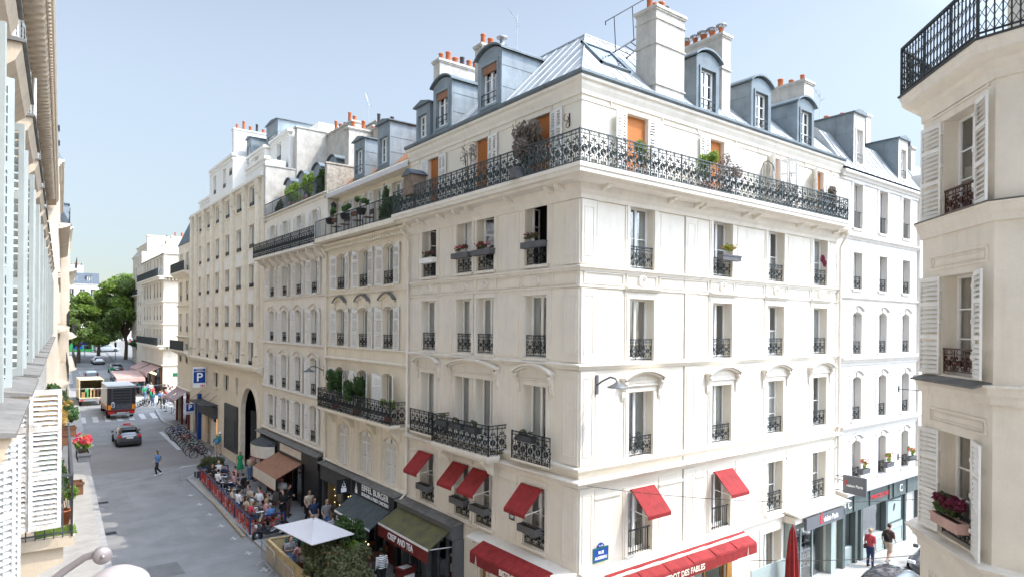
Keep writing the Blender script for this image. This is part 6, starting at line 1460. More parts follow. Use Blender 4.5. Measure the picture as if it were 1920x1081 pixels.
def open_truck():
    rt = thing('removal_truck', 'cream open backed truck loaded with boards and crates at the left kerb', 'truck', (6.9, 92.8, G(90)), Hd)
    L, hw, x0 = 5.2, 1.2, -2.6; mb = MB(); mb.box(x0, x0+L, -hw, -hw+.06, .9, 3.1); mb.box(x0, x0+L, hw-.06, hw, .9, 3.1); mb.box(x0, x0+L, -hw+.06, hw-.06, 3.04, 3.1); mb.box(x0, x0+L, -hw+.06, hw-.06, .9, 1.0); mb.box(x0+L-.06, x0+L, -hw+.06, hw-.06, 1.0, 3.04)
    for y in (-hw-.03, hw-.07): mb.box(x0-.04, x0+.06, y, y+.1, .9, 3.14)
    mb.build('cargo_box', 'cream_truck', rt)
    mb = MB(); mb.box(x0+L+.1, x0+L+1.6, -hw*.92, hw*.92, .5, 2.3); mb.build('cab', 'car_white', rt)
    wm, rm = wheel_mesh(.38, .24)
    for x in (x0+1.1, x0+L+.7):
        for y in (-hw+.2, hw-.2): o = link('wheel', wm, rt, (x, y, .38)); link('rim', rm, o)
    mb = MB(); mb.box(x0-.1, x0, -hw, hw, .6, .85); mb.build('bumper', 'galvanised', rt)
    for y in (-1, 1): m_ = MB(); m_.box(x0-.13, x0-.1, min(y*.8, y*1.1), max(y*.8, y*1.1), .64, .8); m_.build('tail_light', 'lamp_red', rt)
    rg = random.Random(3); cols = ['cardboard', 'wood_brown', 'cardboard', 'wood_pale', 'tube_green', 'cardboard']
    for i in range(6):
        y = -.95+.33*i; h = rg.uniform(.6, 1.4); mb = MB(); mb.box(-.25, .25, -.13, .13, 0, h); mb.box(-.26, -.2, -.14, .14, h*.4, h*.45)
        tag(mb.build('cardboard_box' if i % 2 == 0 else 'board_stack', cols[i], None, (6.9-y, 92.8+x0+.4, G(90)+1.0)), ['tall brown carton in the open truck', 'dark board standing in the open truck', 'squat carton in the middle of the truck load', 'pale board standing in the truck load', 'green crate standing in the truck load', 'last carton on the truck load'][i], 'box', 'load in the open truck')
open_truck()
def scooter(loc, rz):
    rt = thing('scooter', 'black maxi scooter parked by the red terrace fence', 'scooter', loc, rz); wm, rm = wheel_mesh(.27, .14)
    for x in (-.72, .72): o = link('wheel', wm, rt, (x, 0, .27)); link('rim', rm, o)
    mb = MB(); st = [(-.95,.10,.62,.72,.06),(-.7,.19,.66,.80,.12),(-.3,.22,.60,.80,.16),(0,.2,.42,.52,.16),(.25,.2,.36,.42,.18),(.42,.22,.62,.9,.18),(.6,.18,.7,1.02,.12),(.78,.10,.6,.82,.05)]
    rows = []
    for x, w, zb, zt, wt in st: rows.append([(x,-w*.6,.26 if x < .5 else .5),(x,-w,(zb+.3)/2),(x,-w,zb),(x,-wt,zt),(x,wt,zt),(x,w,zb),(x,w,(zb+.3)/2),(x,w*.6,.26 if x < .5 else .5)])
    for a, b in zip(rows[:-1], rows[1:]):
        for j in range(8): k = (j+1) % 8; mb.add([a[j],a[k],b[k],b[j]], [(0,1,2,3)], 0, True)
    mb.add(rows[0], [tuple(range(8))]); mb.add(rows[-1], [tuple(range(8))]); smooth(mb.build('body', 'car_black', rt), 1)
    mb = MB(); mb.box(-.85, -.05, -.15, .15, .80, .88); mb.box(-.9, -.8, -.12, .12, .88, 1.0); smooth(mb.build('seat', 'plastic_dark', rt), 1)
    mb = MB(); mb.tube([(.52,-.32,1.08),(.56,-.1,1.04),(.56,.1,1.04),(.52,.32,1.08)], .02, 6); mb.tube([(.72,0,.3),(.55,0,1.04)], .035, 6); mb.build('handlebar', 'plastic_dark', rt)
    mb = MB(); mb.prism([(.62,-.16,1.0),(.62,.16,1.0),(.46,.12,1.36),(.46,-.12,1.36)], (.01,0,0)); mb.build('windscreen', 'car_glass', rt)
    for y in (-1, 1): m_ = MB(); m_.tube([(.56,y*.26,1.06),(.62,y*.34,1.22)], .01, 4); m_.ball((.62,y*.36,1.25), (.02,.07,.045), 8, 5); m_.build('mirror', 'plastic_dark', rt)
    mb = MB(); mb.box(.76, .84, -.1, .1, .72, .84); mb.build('headlight', 'car_white', rt)
    mb = MB(); mb.tube([(-.1,.0,.1),(.05,-.22,.0)], .015, 5); mb.tube([(-.9,.17,.35),(-.3,.19,.32)], .05, 8); mb.build('exhaust', 'galvanised', rt)
scooter((10.35, 33.55, 0), math.pi+.05)
def bicycle_proto():
    rt = thing('bicycle', 'bicycle', 'bicycle', (0,0,0)); mb = MB()
    def wm():
        q = MB(); n = 20
        q.tube([(.33*math.cos(2*math.pi*i/n), 0, .33*math.sin(2*math.pi*i/n)) for i in range(n+1)], .03, 5, 0, False)
        for k in range(10): a = k*.628; q.tube([(0,0,0),(.32*math.cos(a),0,.32*math.sin(a))], .004, 3, 1)
        q.lathe([(0,-.03),(.03,-.03),(.03,.03),(0,.03)], (0,0,0), 6, 1, 'y'); return q.mesh('wheel', ['rubber', 'galvanised'])
    w = wm()
    for x in (-.52, .52): link('wheel', w, rt, (x, 0, .35))
    for a, b in (((-.52,0,.35),(-.1,0,.3)), ((-.52,0,.35),(-.2,0,.78)), ((-.1,0,.3),(-.22,0,.86)), ((-.1,0,.3),(.36,0,.78)), ((-.2,0,.76),(.34,0,.84)), ((.52,0,.35),(.34,0,.92))): mb.tube([a, b], .026, 5)
    mb.build('frame', 'iron', rt)
    mb = MB(); mb.tube([(.30,-.28,.98),(.38,-.2,1.02),(.34,0,.96),(.38,.2,1.02),(.30,.28,.98)], .014, 5); mb.tube([(.34,0,.9),(.34,0,.97)], .014, 5); mb.build('handlebar', 'galvanised', rt)
    mb = MB(); mb.box(-.36, -.12, -.07, .07, .86, .92); smooth(mb.build('saddle', 'rubber', rt)); 
    mb = MB(); mb.lathe([(0,-.01),(.09,-.01),(.09,.01),(0,.01)], (-.1,0,.3), 10, 0, 'y'); mb.tube([(-.1,-.08,.3),(.0,-.1,.18)], .01, 4); mb.tube([(-.1,.08,.3),(-.2,.1,.42)], .01, 4); mb.build('pedals', 'plastic_dark', rt)
    mb = MB(); P = [(-.52+.37*math.cos(a), 0, .35+.37*math.sin(a)) for a in (1.0, 1.5, 2.0, 2.6, 3.1)]; 
    for p, q in zip(P[:-1], P[1:]): mb.prism([(p[0],-.03,p[2]),(q[0],-.03,q[2]),(q[0],.03,q[2]),(p[0],.03,p[2])], (0,0,.008))
    mb.build('mudguard', 'galvanised', rt); return rt
bp = bicycle_proto(); btree = Tree(bp); rg = random.Random(6); cols = ['iron', 'red_dark', 'iron', 'galvanised', 'sign_green', 'iron', 'red_paint', 'plastic_dark', 'car_silver', 'iron', 'sign_blue', 'iron']
order = ['nearest', 'second', 'third', 'fourth', 'fifth', 'sixth', 'seventh', 'eighth', 'ninth', 'tenth', 'eleventh', 'farthest']
cn = dict(iron='black', red_dark='dark red', galvanised='silver', sign_green='green', red_paint='bright red', plastic_dark='black', car_silver='grey', sign_blue='blue')
for i in range(12):
    o = bp if i == 0 else btree.copy(); y = 57.3+i*1.05
    o.location = (11.85+rg.uniform(-.12, .12)+.02*i, y, G(y)+.01 if y < 60 else G(y)+.01); o.rotation_euler = (rg.uniform(-.12, .12), 0, math.pi-.12+rg.uniform(-.15, .15))
    tag(o, f'{cn[cols[i]]} bicycle, {order[i]} from the terrace in the kerbside rack', 'bicycle', 'bicycles parked in the kerbside bay')
    for ch in bpy.data.objects:
        if ch.parent == o and ch.name.startswith('frame'): ch.material_slots[0].link = 'OBJECT'; ch.material_slots[0].material = M[cols[i]]
for i in range(3):
    o = btree.copy(); y = 87+i*.8; o.location = (11.6+i*.3, y, G(y)); o.rotation_euler = (.1, 0, .4+i*.2); tag(o, ['bicycle lying nearest the zebra by the white crates', 'middle bicycle of the trio past the zebra', 'last bicycle of the trio past the zebra'][i], 'bicycle', 'bicycles past the zebra crossing')
o = btree.copy(); o.location = (3.9, 62.5, G(62.5)+.05); o.rotation_euler = (0, .0, 1.5); tag(o, 'lone bicycle leaning at the left kerb', 'bicycle')
# ================================================================ street furniture
def letter_sign(name, label, loc, rz, w, h, pole, mt='sign_blue', big='P', sub=None, frame='sign_white', side_arm=False):
    rt = thing(name, label, 'sign', loc, rz)
    mb = MB(); mb.box(-w/2, w/2, -.03, .03, 0, h, 0); mb.box(-w/2+.05*w, w/2-.05*w, -.036, -.0301, h*.05, h*.95, 1)
    z = pole; b = mb.build('panel', [frame, mt], rt, (0, 0, z)); link('lettering', text_mesh(big, h*.85, 'lettering_white', bold=True), b, (0, -.045, h*.5))
    if sub: m_ = MB(); m_.box(-w/2, w/2, -.03, .03, -h*.35, -.03); m_.build('sub_panel', 'sign_white', b); link('lettering', text_mesh(sub, h*.15, 'charcoal'), b, (0, -.036, -h*.19))
    if not side_arm: p = MB(); p.tube([(0,.05,0),(0,.05,pole+h)], .03, 8); p.build('pole', 'steel_pole', rt)
    return rt
letter_sign('parking_sign', 'small blue P parking sign on a post beside the bicycles', (12.9, 66.6, G(66)+.12), 0, .75, .75, 2.35, sub='4 emplacements')
def big_p():
    rt = thing('car_park_sign', 'large blue car park sign projecting from the stone block', 'sign', (12.85, 62.6, 5.2)); mb = MB(); mb.box(-.53, .53, -.09, .09, .1, 1.9); b = mb.build('panel', 'sign_white', rt)
    q = MB(); q.box(-.48, .48, -.1, -.091, .5, 1.5); q.box(-.48, .48, -.1, -.091, 1.55, 1.75); q.build('blue_field', 'sign_blue', b); link('lettering', text_mesh('P', 1.05, 'lettering_white', bold=True), b, (0, -.11, .98)); link('lettering', text_mesh('399', .28, 'sign_red', bold=True), b, (.25, -.1, .22)); link('lettering', text_mesh('PARKING', .14, 'lettering_white', bold=True), b, (0, -.11, 1.65))
    for z in (.5, 1.5): q = MB(); q.tube([(.53,0,z),(.75,0,z)], .04, 6); q.build('bracket', 'steel_pole', rt)
big_p()
def wall_lamp(label, loc, rz):
    rt = thing('wall_lamp', label, 'street lamp', loc, rz); rt.scale = (.85,)*3; mb = MB(); mb.box(-.06, .06, -.06, 0, -.35, .35); mb.build('wall_plate', 'steel_pole', rt)
    mb = MB(); mb.tube([(0,-.03,-.02),(0,-.3,.15),(0,-.7,.32),(0,-.95,.28),(0,-1.02,.18)], .035, 8); mb.build('arm', 'steel_pole', rt)
    mb = MB(); mb.lathe([(.04,.18),(.10,.12),(.20,.06),(.36,-.02),(.38,-.05),(.3,-.05),(0,-.03)], (0,-1.05,.02), 18); mb.build('lamp_head', 'steel_pole', rt)
wall_lamp('dark wall lamp with disc head on the sunlit corner facade', (14.18, 14.21, ZO-1.75), 0.0)
wall_lamp('black wall lamp with curved arm on the shuttered building', (13.48, 34.6, ZO-2.5), -math.pi/2)
def near_lamp():
    rt = thing('street_lamp', 'large pale street lamp head on a curved arm at the bottom left corner', 'street lamp', (.0, 7.0, 0))
    # arm rises from our wall; head about 6.3 m from the lens
    c = Vector((.80, 7.25, ZO-2.42)); mb = MB(); mb.tube([(-.48, 7.4, ZO-3.1),(.02, 7.5, ZO-2.62),(.36, 7.45, ZO-2.36),(.52, 7.38, ZO-2.24),(.66, 7.32, ZO-2.20)], [.035,.035,.035,.034,.04], 10); mb.build('arm', 'lamp_arm', rt, (0,-7,0))
    mb = MB(); mb.lathe([(0,-.035),(.075,-.035),(.082,-.02),(.082,.03),(.07,.04),(0,.04)], (.655, 7.28, ZO-2.22), 18, 0, 'y'); mb.ball((.655, 7.23, ZO-2.22), .02, 8, 5, 0); mb.build('joint', 'lamp_arm', rt, (0,-7,0))
    mb = MB(); mb.lathe([(a_*.8, b_*.85) for a_, b_ in [(0,.12),(.06,.118),(.14,.095),(.24,.05),(.30,0),(.32,-.04),(.335,-.06),(.335,-.075),(.30,-.08),(.28,-.05),(0,-.04)]], (0,0,0), 28); mb.xf(Matrix.Translation((.80, 7.20, ZO-2.43)) @ Matrix.Rotation(.10, 4, 'Y')); mb.build('lamp_head', 'lamp_shell', rt, (0,-7,0))
near_lamp()
# red X-panel terrace fence with navy rails
def terrace_fence():
    rt = thing('terrace_fence', 'red lattice terrace fence with navy top rail along the road edge', 'fence', (9.52, 34.43, 0))
    def run(a, b):
        a = Vector((*a, 0)); b = Vector((*b, 0)); d = b-a; L = d.length; d.normalize(); n = max(1, round(L/1.15)); w = L/n; mt = Matrix.Translation(a) @ Matrix.Rotation(math.atan2(d.y, d.x), 4, 'Z')
        mb = MB()
        for i in range(n):
            x = i*w; mb.tube([(x+.05,0,.10),(x+w-.05,0,.9)], .028, 5); mb.tube([(x+w-.05,0,.10),(x+.05,0,.9)], .028, 5)
            sp(mb, x+w/2, .5, .22, .22, 0, 6.283, 12, .022); mb.box(x+.02, x+w-.02, -.02, .02, .07, .12)
            for sx in (.25, .75): sp(mb, x+w*sx, .5, .12, .12, 0, 6.283, 10, .016)
        mb.xf(mt); mb.build('lattice_panel', 'red_paint', rt, (-9.52, -34.43, 0))
        mb = MB(); mb.box(-.03, L+.03, -.035, .035, .93, 1.0)
        for i in range(n+1):
            if i % 3 == 0 or i == n: mb.box(i*w-.04, i*w+.04, -.036, .036, 0, .93)
        mb.xf(mt); mb.build('rail', 'navy_paint', rt, (-9.52, -34.43, 0))
    run((9.52, 34.43), (10.1, 48.65)); run((9.52, 34.43), (11.3, 34.5)); run((10.1, 48.65), (11.85, 48.4))
mat('navy_paint', (.03, .045, .12), .4); terrace_fence()
mat('beam_wood', (.36, .30, .22), .9, .3, 5, .3, 20)
mb = MB()
for i in range(12): mb.box(-.08, .10, i*1.2, i*1.2+1.17, 0, .13)
o = mb.build('terrace_edge_beam', 'beam_wood', None, (9.22, 34.4, 0), (0, 0, -.04)); tag(o, 'pale timber edge beam on the road in front of the red fence', 'timber beam')
def barrier(label, loc, rz, L=1.6, grp='galvanised crowd barriers'):
    rt = thing('crowd_barrier', label, 'barrier', loc, rz, grp); mb = MB(); P = [(0,0,.2),(0,0,.95),(.1,0,1.05),(L-.1,0,1.05),(L,0,.95),(L,0,.2),(0,0,.2)]; mb.tube(P, .02, 6); mb.build('frame', 'galvanised', rt)
    mb = MB(); n = int(L/.11)
    for i in range(1, n): mb.tube([(L*i/n,0,.2),(L*i/n,0,1.05)], .007, 4)
    mb.build('bars', 'galvanised', rt)
    for x in (.25, L-.25): m_ = MB(); m_.tube([(x,-.28,.0),(x,0,.2),(x,.28,.0)], .015, 5); m_.build('foot', 'galvanised', rt)
barrier('crowd barrier at the far end of the red fence', (8.9, 49.2, 0), .05, 1.1); barrier('crowd barrier leaning on the wooden screen, farther one', (8.92, 30.4, 0), -math.pi/2-.02, 2.0); barrier('crowd barrier leaning on the wooden screen, nearer one', (8.82, 27.9, 0), -math.pi/2-.02, 2.2)
# wooden screen
def screen():
    rt = thing('wooden_screen', 'pale plywood screen walling the umbrella terrace', 'screen', (9.2, 30.4, 0))
    def run(a, b, nm):
        a = Vector((*a, 0)); b = Vector((*b, 0)); d = b-a; L = d.length; mt = Matrix.Translation(a-Vector((9.2, 30.4, 0))) @ Matrix.Rotation(math.atan2(d.y, d.x), 4, 'Z'); mb = MB(); n = max(1, round(L/1.25)); w = L/n
        for i in range(n): mb.box(i*w+.01, (i+1)*w-.01, -.02, .02, .05, 1.0)
        for i in range(n+1): mb.box(i*w-.03, i*w+.03, -.05, -.021, 0, 1.02); mb.box(i*w-.03, i*w+.03, .021, .05, 0, 1.02)
        mb.box(-.05, L+.05, -.06, .06, 1.021, 1.06); mb.xf(mt); mb.build(nm, 'wood_pale', rt)
    run((9.2, 30.4), (9.05, 21.5), 'long_panel'); run((9.2, 30.4), (10.5, 30.2), 'end_panel')
screen()
def umbrella():
    rt = thing('parasol', 'square off-white parasol over the plywood terrace', 'parasol', (9.62, 25.75, 0)); c = Vector((9.62, 25.75, 0))
    A, B, C, D = [Vector((*p, ZO-8.32)) for p in ((8.47, 27.15), (8.9, 24.0), (10.75, 24.3), (10.3, 27.4))]; top = Vector((9.64, 25.85, ZO-7.86)); mb = MB(); q = [A, B, C, D]
    for i in range(4):
        a, b = q[i]-c, q[(i+1) % 4]-c; n = 6; t = top-c
        for k in range(n):
            for j in range(n-k):
                P = lambda u, v: tuple(t.lerp(a.lerp(b, (v/u) if u else 0), u/n) - Vector((0, 0, .10*math.sin(math.pi*u/n)*(1-abs(2*((v/u) if u else .5)-1))*.6)))
                pass
        for u in range(n):
            for v in range(n):
                def PP(u, s): p = t.lerp(a.lerp(b, s), u/n); return tuple(p+Vector((0, 0, -.06*math.sin(math.pi*u/n)*(1-(2*s-1)**2))))
                mb.add([PP(u, v/n), PP(u, (v+1)/n), PP(u+1, (v+1)/n), PP(u+1, v/n)], [(0,1,2,3)], 0, True)
        mb.quad(tuple(a), tuple(b), tuple(b-Vector((0,0,.03))), tuple(a-Vector((0,0,.03))))
    mb.build('canopy', 'fabric_white', rt)
    p = MB(); p.tube([(0,0,.1),(0,0,3.02)], .03, 8); p.ball((.02,.1,3.06), .05, 8, 5); p.build('pole', 'wood_brown', rt); r = MB()
    for k in q: r.tube([tuple(top-c-Vector((0,0,.06))), tuple(k-c-Vector((0,0,.03)))], .012, 4)
    r.build('ribs', 'wood_brown', rt); b = MB(); b.box(-.3, .3, -.3, .3, 0, .08); b.build('base', 'charcoal', rt)
umbrella()
def closed_parasol():
    rt = thing('closed_parasol', 'closed red parasol standing by the optician shopfront', 'parasol', (23.35, 12.9, .125)); mb = MB(); n = 16; prof = [(.02,3.35),(.09,3.15),(.15,2.6),(.2,1.8),(.23,1.1),(.2,.95)]
    vs = []
    for r, z in prof:
        for j in range(n): a = 2*math.pi*j/n; k = 1+.22*(-1)**j; vs.append((r*k*math.cos(a), r*k*math.sin(a), z))
    mb.add(vs, [(i*n+j, i*n+(j+1) % n, (i+1)*n+(j+1) % n, (i+1)*n+j) for i in range(5) for j in range(n)], 0); mb.build('folded_canopy', 'red_fabric', rt); p = MB(); p.tube([(0,0,0),(0,0,3.4)], .025, 8); p.build('pole', 'wood_brown', rt); b = MB(); b.lathe([(0,.08),(.3,.07),(.32,0),(0,0)], (0,0,0), 14); b.build('base', 'charcoal', rt)
closed_parasol()
def banner():
    rt = thing('glass_screen', 'pale frosted glass screen below the ground floor window', 'screen', (22.0, 13.4, .125)); mb = MB(); mb.box(-.6, 1.7, -.02, .02, .1, 1.9); mb.build('panel', 'shopfront_light', rt); m_ = MB(); m_.tube([(-.6,0,0),(-.6,0,1.95)], .02, 6); m_.tube([(1.7,0,0),(1.7,0,1.95)], .02, 6); m_.build('posts', 'galvanised', rt)
banner()
def shop_sign():
    rt = thing('projecting_sign', 'grey projecting optician sign on two brackets at the corner building edge', 'sign', (29.35, 14.2, ZO-7.3)); mb = MB(); mb.box(-.05, .05, -1.35, -.35, .05, .85); b = mb.build('panel', 'grey_panel', rt)
    me = text_mesh('vision Paris', .17, 'lettering_white', bold=True, width=.72); link('lettering', me, b, (-.06, -.86, .42), (0, 0, -math.pi/2)); link('initial', text_mesh('É', .26, 'sign_red', bold=True), b, (-.06, -.5, .5), (0, 0, -math.pi/2))
    for z in (.75, .12): q = MB(); q.tube([(0,0,z),(0,-1.35,z+.03)], .018, 5); q.build('bracket', 'iron', rt)
shop_sign()
# cable spanning the street and overhead wires
def cable(name, label, pts, r=.012, sag=.5, mt='cable'):
    P = []
    for a, b in zip(pts[:-1], pts[1:]):
        a, b = Vector(a), Vector(b)
        for i in range(13): t = i/12; P.append(tuple(a.lerp(b, t)-Vector((0, 0, sag*4*t*(1-t)))))
    mb = MB(); mb.tube(P, r, 4); tag(mb.build(name, mt), label, 'cable')
cable('cable', 'thin dark cable from the corner facade to the optician cornice', [(13.6, 14.0, ZO-4.75), (22.0, 8.2, ZO-5.2)], .01, .25)
cable('cable', 'lower cable with a loop crossing the side street shopfront', [(22.5, 14.1, ZO-8.9), (34, 5.5, ZO-7.3)], .014, .5)
cable('cable', 'white cable strung across the main street near the truck', [(1.8, 58, ZO-4.8), (13.4, 64.5, ZO-5.1)], .02, .25, 'frame_white')
# far kiosk, signals, poles
rt = thing('green_kiosk', 'green newspaper kiosk on the square below the trees', 'kiosk', (11.2, 175, G(175))); mb = MB(); mb.box(-2.2, 2.2, -1.5, 1.5, 0, 3.2); mb.build('body', 'green_kiosk', rt); q = MB(); q.box(-2.5, 2.5, -1.8, 1.8, 3.2, 3.45); q.build('roof', 'green_kiosk', rt); q = MB(); q.box(-1.5, .3, -1.56, -1.5, .6, 2.6); q.build('poster', 'sign_blue', rt); q = MB(); q.box(.6, 1.9, -1.56, -1.5, .6, 2.4); q.build('window', 'window_black', rt)
def signal(label, x, y):
    rt = thing('traffic_light', label, 'traffic light', (x, y, G(y)), 0, 'traffic lights at the far junction'); mb = MB(); mb.tube([(0,0,0),(0,0,2.6)], .06, 6); mb.build('pole', 'steel_pole', rt); q = MB(); q.box(-.18, .18, -.15, .15, 2.6, 3.6); q.build('housing', 'plastic_dark', rt); l = MB(); l.ball((0,-.16,3.4), .09, 8, 5); l.build('red_lamp', 'lamp_red', rt)
signal('traffic light at the far junction, left kerb', 8.6, 150); signal('traffic light before the green kiosk', 10.9, 160); signal('traffic light by the right corner of the far junction', 15.4, 150)
letter_sign('parking_sign', 'blue P sign in front of the green kiosk', (11.2, 162, G(162)), 0, 1.3, 1.3, 2.2)
# umbrella/awning stall past the crossing
rt = thing('market_awning', 'pink canvas awning stall past the zebra crossing', 'awning', (11.6, 99, G(99))); mb = MB(); mb.prism([(-1.6,-3.2,2.3),(1.6,-3.2,2.3),(1.6,3.2,2.9),(-1.6,3.2,2.9)], (0,0,.06)); mb.box(-1.6, 1.6, -3.22, -3.2, 1.9, 2.3); mb.build('canopy', 'awning_pink', rt)
for x in (-1.5, 1.5):
    for y in (-3.1, 3.1): p = MB(); p.tube([(x,y,0),(x,y,2.3 if y < 0 else 2.9)], .03, 6); p.build('pole', 'galvanised', rt)
for i, (x, y) in enumerate(((14.2, 80.5), (14.6, 79.2), (13.9, 82.0), (15.0, 90.5), (15.9, 92.0))):
    rt = thing('cafe_table', ['round cafe table nearest the stone block corner', 'small round table with chairs by the cafe wall', 'round table at the kerb side of the cafe', 'cafe table in the middle of the crossing', 'cafe table by the blank side wall'][i], 'table', (x-.5, y, G(y)+.12), 0, 'round tables outside the corner cafe'); m_ = MB(); m_.lathe([(0,.74),(.4,.74),(.4,.71),(0,.71)], (0,0,0), 14); m_.build('tabletop', 'curtain', rt); m_ = MB(); m_.tube([(0,0,0),(0,0,.71)], .03, 6); m_.lathe([(0,.03),(.22,.02),(.22,0)], (0,0,0), 10); m_.build('leg', 'iron', rt)
for i in range(2):
    x, y = ((13.3, 84.6), (13.6, 84.4))[i]; mb = MB(); mb.lathe([(.06,0),(.06,1.0),(.09,1.02),(.09,1.12),(.05,1.16),(0,1.17)], (0,0,0), 10); tag(mb.build('bollard', 'charcoal', None, (x, y, G(y))), ['dark bollard at the crossing kerb, nearer the road', 'dark bollard at the crossing kerb, nearer the cafe'][i], 'bollard', 'bollards at the crossing kerb')
for i in range(4):
    x, y = 11.0+i*.9, 90.2+.2*i; mb = MB(); mb.box(-.4, .4, -.3, .3, 0, .45+.2*(i % 2)); mb.box(-.42, .42, -.32, .32, .45+.2*(i % 2), .5+.2*(i % 2)); tag(mb.build('white_crate', 'sign_white', None, (x, y, G(y))), ['white crate at the left end beyond the zebra', 'taller white crate second beyond the zebra', 'low white crate third beyond the zebra', 'white crate nearest the cafe beyond the zebra'][i], 'crate', 'white crates beyond the zebra')
# ================================================================ trees and far backdrop
def tree(label, x, y, h, r, zc, n, leaf='leaf_tree', seed=1, grp='plane trees at the end of the street', size=.30):
    rg = random.Random(seed); rt = thing('plane_tree', label, 'tree', (x, y, G(y)), 0, grp); mb = MB(); mb.tube([(0,0,0),(.1,.1,zc*.35),(-.05,.0,zc*.6)], [.38,.3,.24], 8)
    cl = []
    for k in range(16):
        a = k*2.4; e = rg.uniform(-.35, 1.0); rr = r*rg.uniform(.4, .85); p = Vector((math.cos(a)*rr*math.sqrt(max(.1, 1-e*e*.6)), math.sin(a)*rr*math.sqrt(max(.1, 1-e*e*.6)), zc+e*(h-zc)*.75)); cl.append(p)
        mb.tube([(-.05,0,zc*rg.uniform(.45,.62)), tuple(p*.55+Vector((0,0,zc*.35))), tuple(p)], [.15,.09,.03], 5)
    mb.build('trunk', 'bark', rt); lf = MB()
    for p in cl:
        for q in range(3): leaves(lf, tuple(p+Vector((rg.uniform(-1,1),rg.uniform(-1,1),rg.uniform(-.7,.7)))*r*.22), (r*rg.uniform(.2,.34), r*rg.uniform(.2,.34), r*rg.uniform(.14,.24)), n//48, size, rg, 0 if q else 1)
    lf.build('crown', [leaf, 'leaf_bright' if leaf == 'leaf_tree' else leaf], rt)
tree('tall plane tree filling the right end of the street', 17.2, 150, 18.5, 5.8, 8.3, 17000, seed=4)
tree('plane tree overhanging the junction in front of the pale houses', 13.2, 158, 13.5, 5.0, 6.0, 12000, seed=9)
tree('round plane tree at the left end of the street', 9.0, 146, 13.8, 4.6, 5.8, 13000, seed=14)
tree('plane tree rising behind the left facades', 6.6, 138, 12.5, 3.6, 6.2, 6000, seed=21)
tree('dark tree low on the right past the parked cars', 18.6, 133, 6.0, 2.6, 3.6, 3500, 'leaf_dark', 31, size=.22)
tree('green tree far behind over the avenue', 26, 215, 19, 8, 11, 9000, 'leaf_tree', 41, size=.45)
plain_block('far house with slate mansard closing the street at left', (9.8, 205, 0), 0, 7.4, -10.9, 10.4, (1.2, 3.6, 6.0), (7.0, 3.6, .2, -3.2, -6.6), 'plaster_white', 'trim_white', 10, roof='slate', dormers=(1.9, 5.2), rh=3.0, chim=((1, 4, 3, 3.6, 15.5, 4),), w=1.2, h=2.1)
plain_block('low modern white block with planted terraces in the distance', (17.2, 212, 0), 0, 8.4, -10.9, 8.4, (1.5, 4, 6.5), (5.0, 1.6, -1.8, -5.2), 'plaster_white', 'trim_white', 10, roof='zinc_side', rh=.5, w=1.4, h=1.9, balz=(4.2, .8))
plain_block('pale houses closing the view behind the trees', (10, 255, 0), 0, 40, -10.9, 9, [2+3.3*i for i in range(11)], (6.2, 3.2, .2, -2.6, -6), 'stone_far', 'trim_cream', 10, roof='slate', rh=2.4, w=1.3, h=2)
plain_block('long cream row on the right bank of the far street', (18.2, 149, 0), -math.pi/2, 22, -10.9, 13, [2+3*i for i in range(7)], (9, 5.8, 2.6, -.6, -3.8, -7.0), 'stone_far', 'trim_cream', 9, roof='zinc_side', rh=2, balz=(5.4,))

def disc(x, y, r, lb=None):
    mb = MB(); mb.lathe([(0,.0),(r*.86,0),(r*.86,.003),(r,.003),(r,-.004)], (0,0,0), 20)
    for k in range(5): mb.box(-r*.7, r*.7, -r*.6+k*r*.3-.01, -r*.6+k*r*.3+.01, .0, .004)
    o = mb.build('manhole_cover', 'charcoal', None, (x, y, G(y)+.008)); tag(o, lb, 'manhole cover')
disc(7.4, 60.5, .34, 'round iron manhole cover behind the taxi')
for i, y in enumerate((46.0, 39.0)):
    mb = MB()
    for k in range(6): mb.box(0, .5, k*.09, k*.09+.05, 0, .004)
    tag(mb.build('drain_grate', 'charcoal', None, (kL(y)+.06, y, .008)), ['iron drain grate at the left kerb, farther one', 'iron drain grate at the left kerb, nearer one'][i], 'drain grate')

mat('tar_joint', (.09, .09, .09), .7); mat('asphalt_new', (.18, .178, .176), .9, .25, 1.5, .4, 90)
for i, (x, y, w, l, m_) in enumerate(((5.6, 44, .8, 4.6, 'asphalt_walk'), (7.2, 36.5, .9, 3.4, 'asphalt_walk'), (4.6, 31, 1.3, 1.8, 'asphalt_new'), (8.3, 55.8, 1.6, 1.2, 'asphalt_new'), (6.1, 71, 1.0, 3.0, 'asphalt_walk'), (10.8, 40.5, .8, 2.2, 'asphalt_new'))):
    mb = MB(); z = G(y)+(.128 if x > 9.6 else .006); z2 = G(y+l)+(.128 if x > 9.6 else .006); mb.quad((x,y,z),(x+w,y+.05,z),(x+w-.04,y+l,z2),(x+.03,y+l,z2)); tag(mb.build('asphalt_patch', m_), kind='structure')
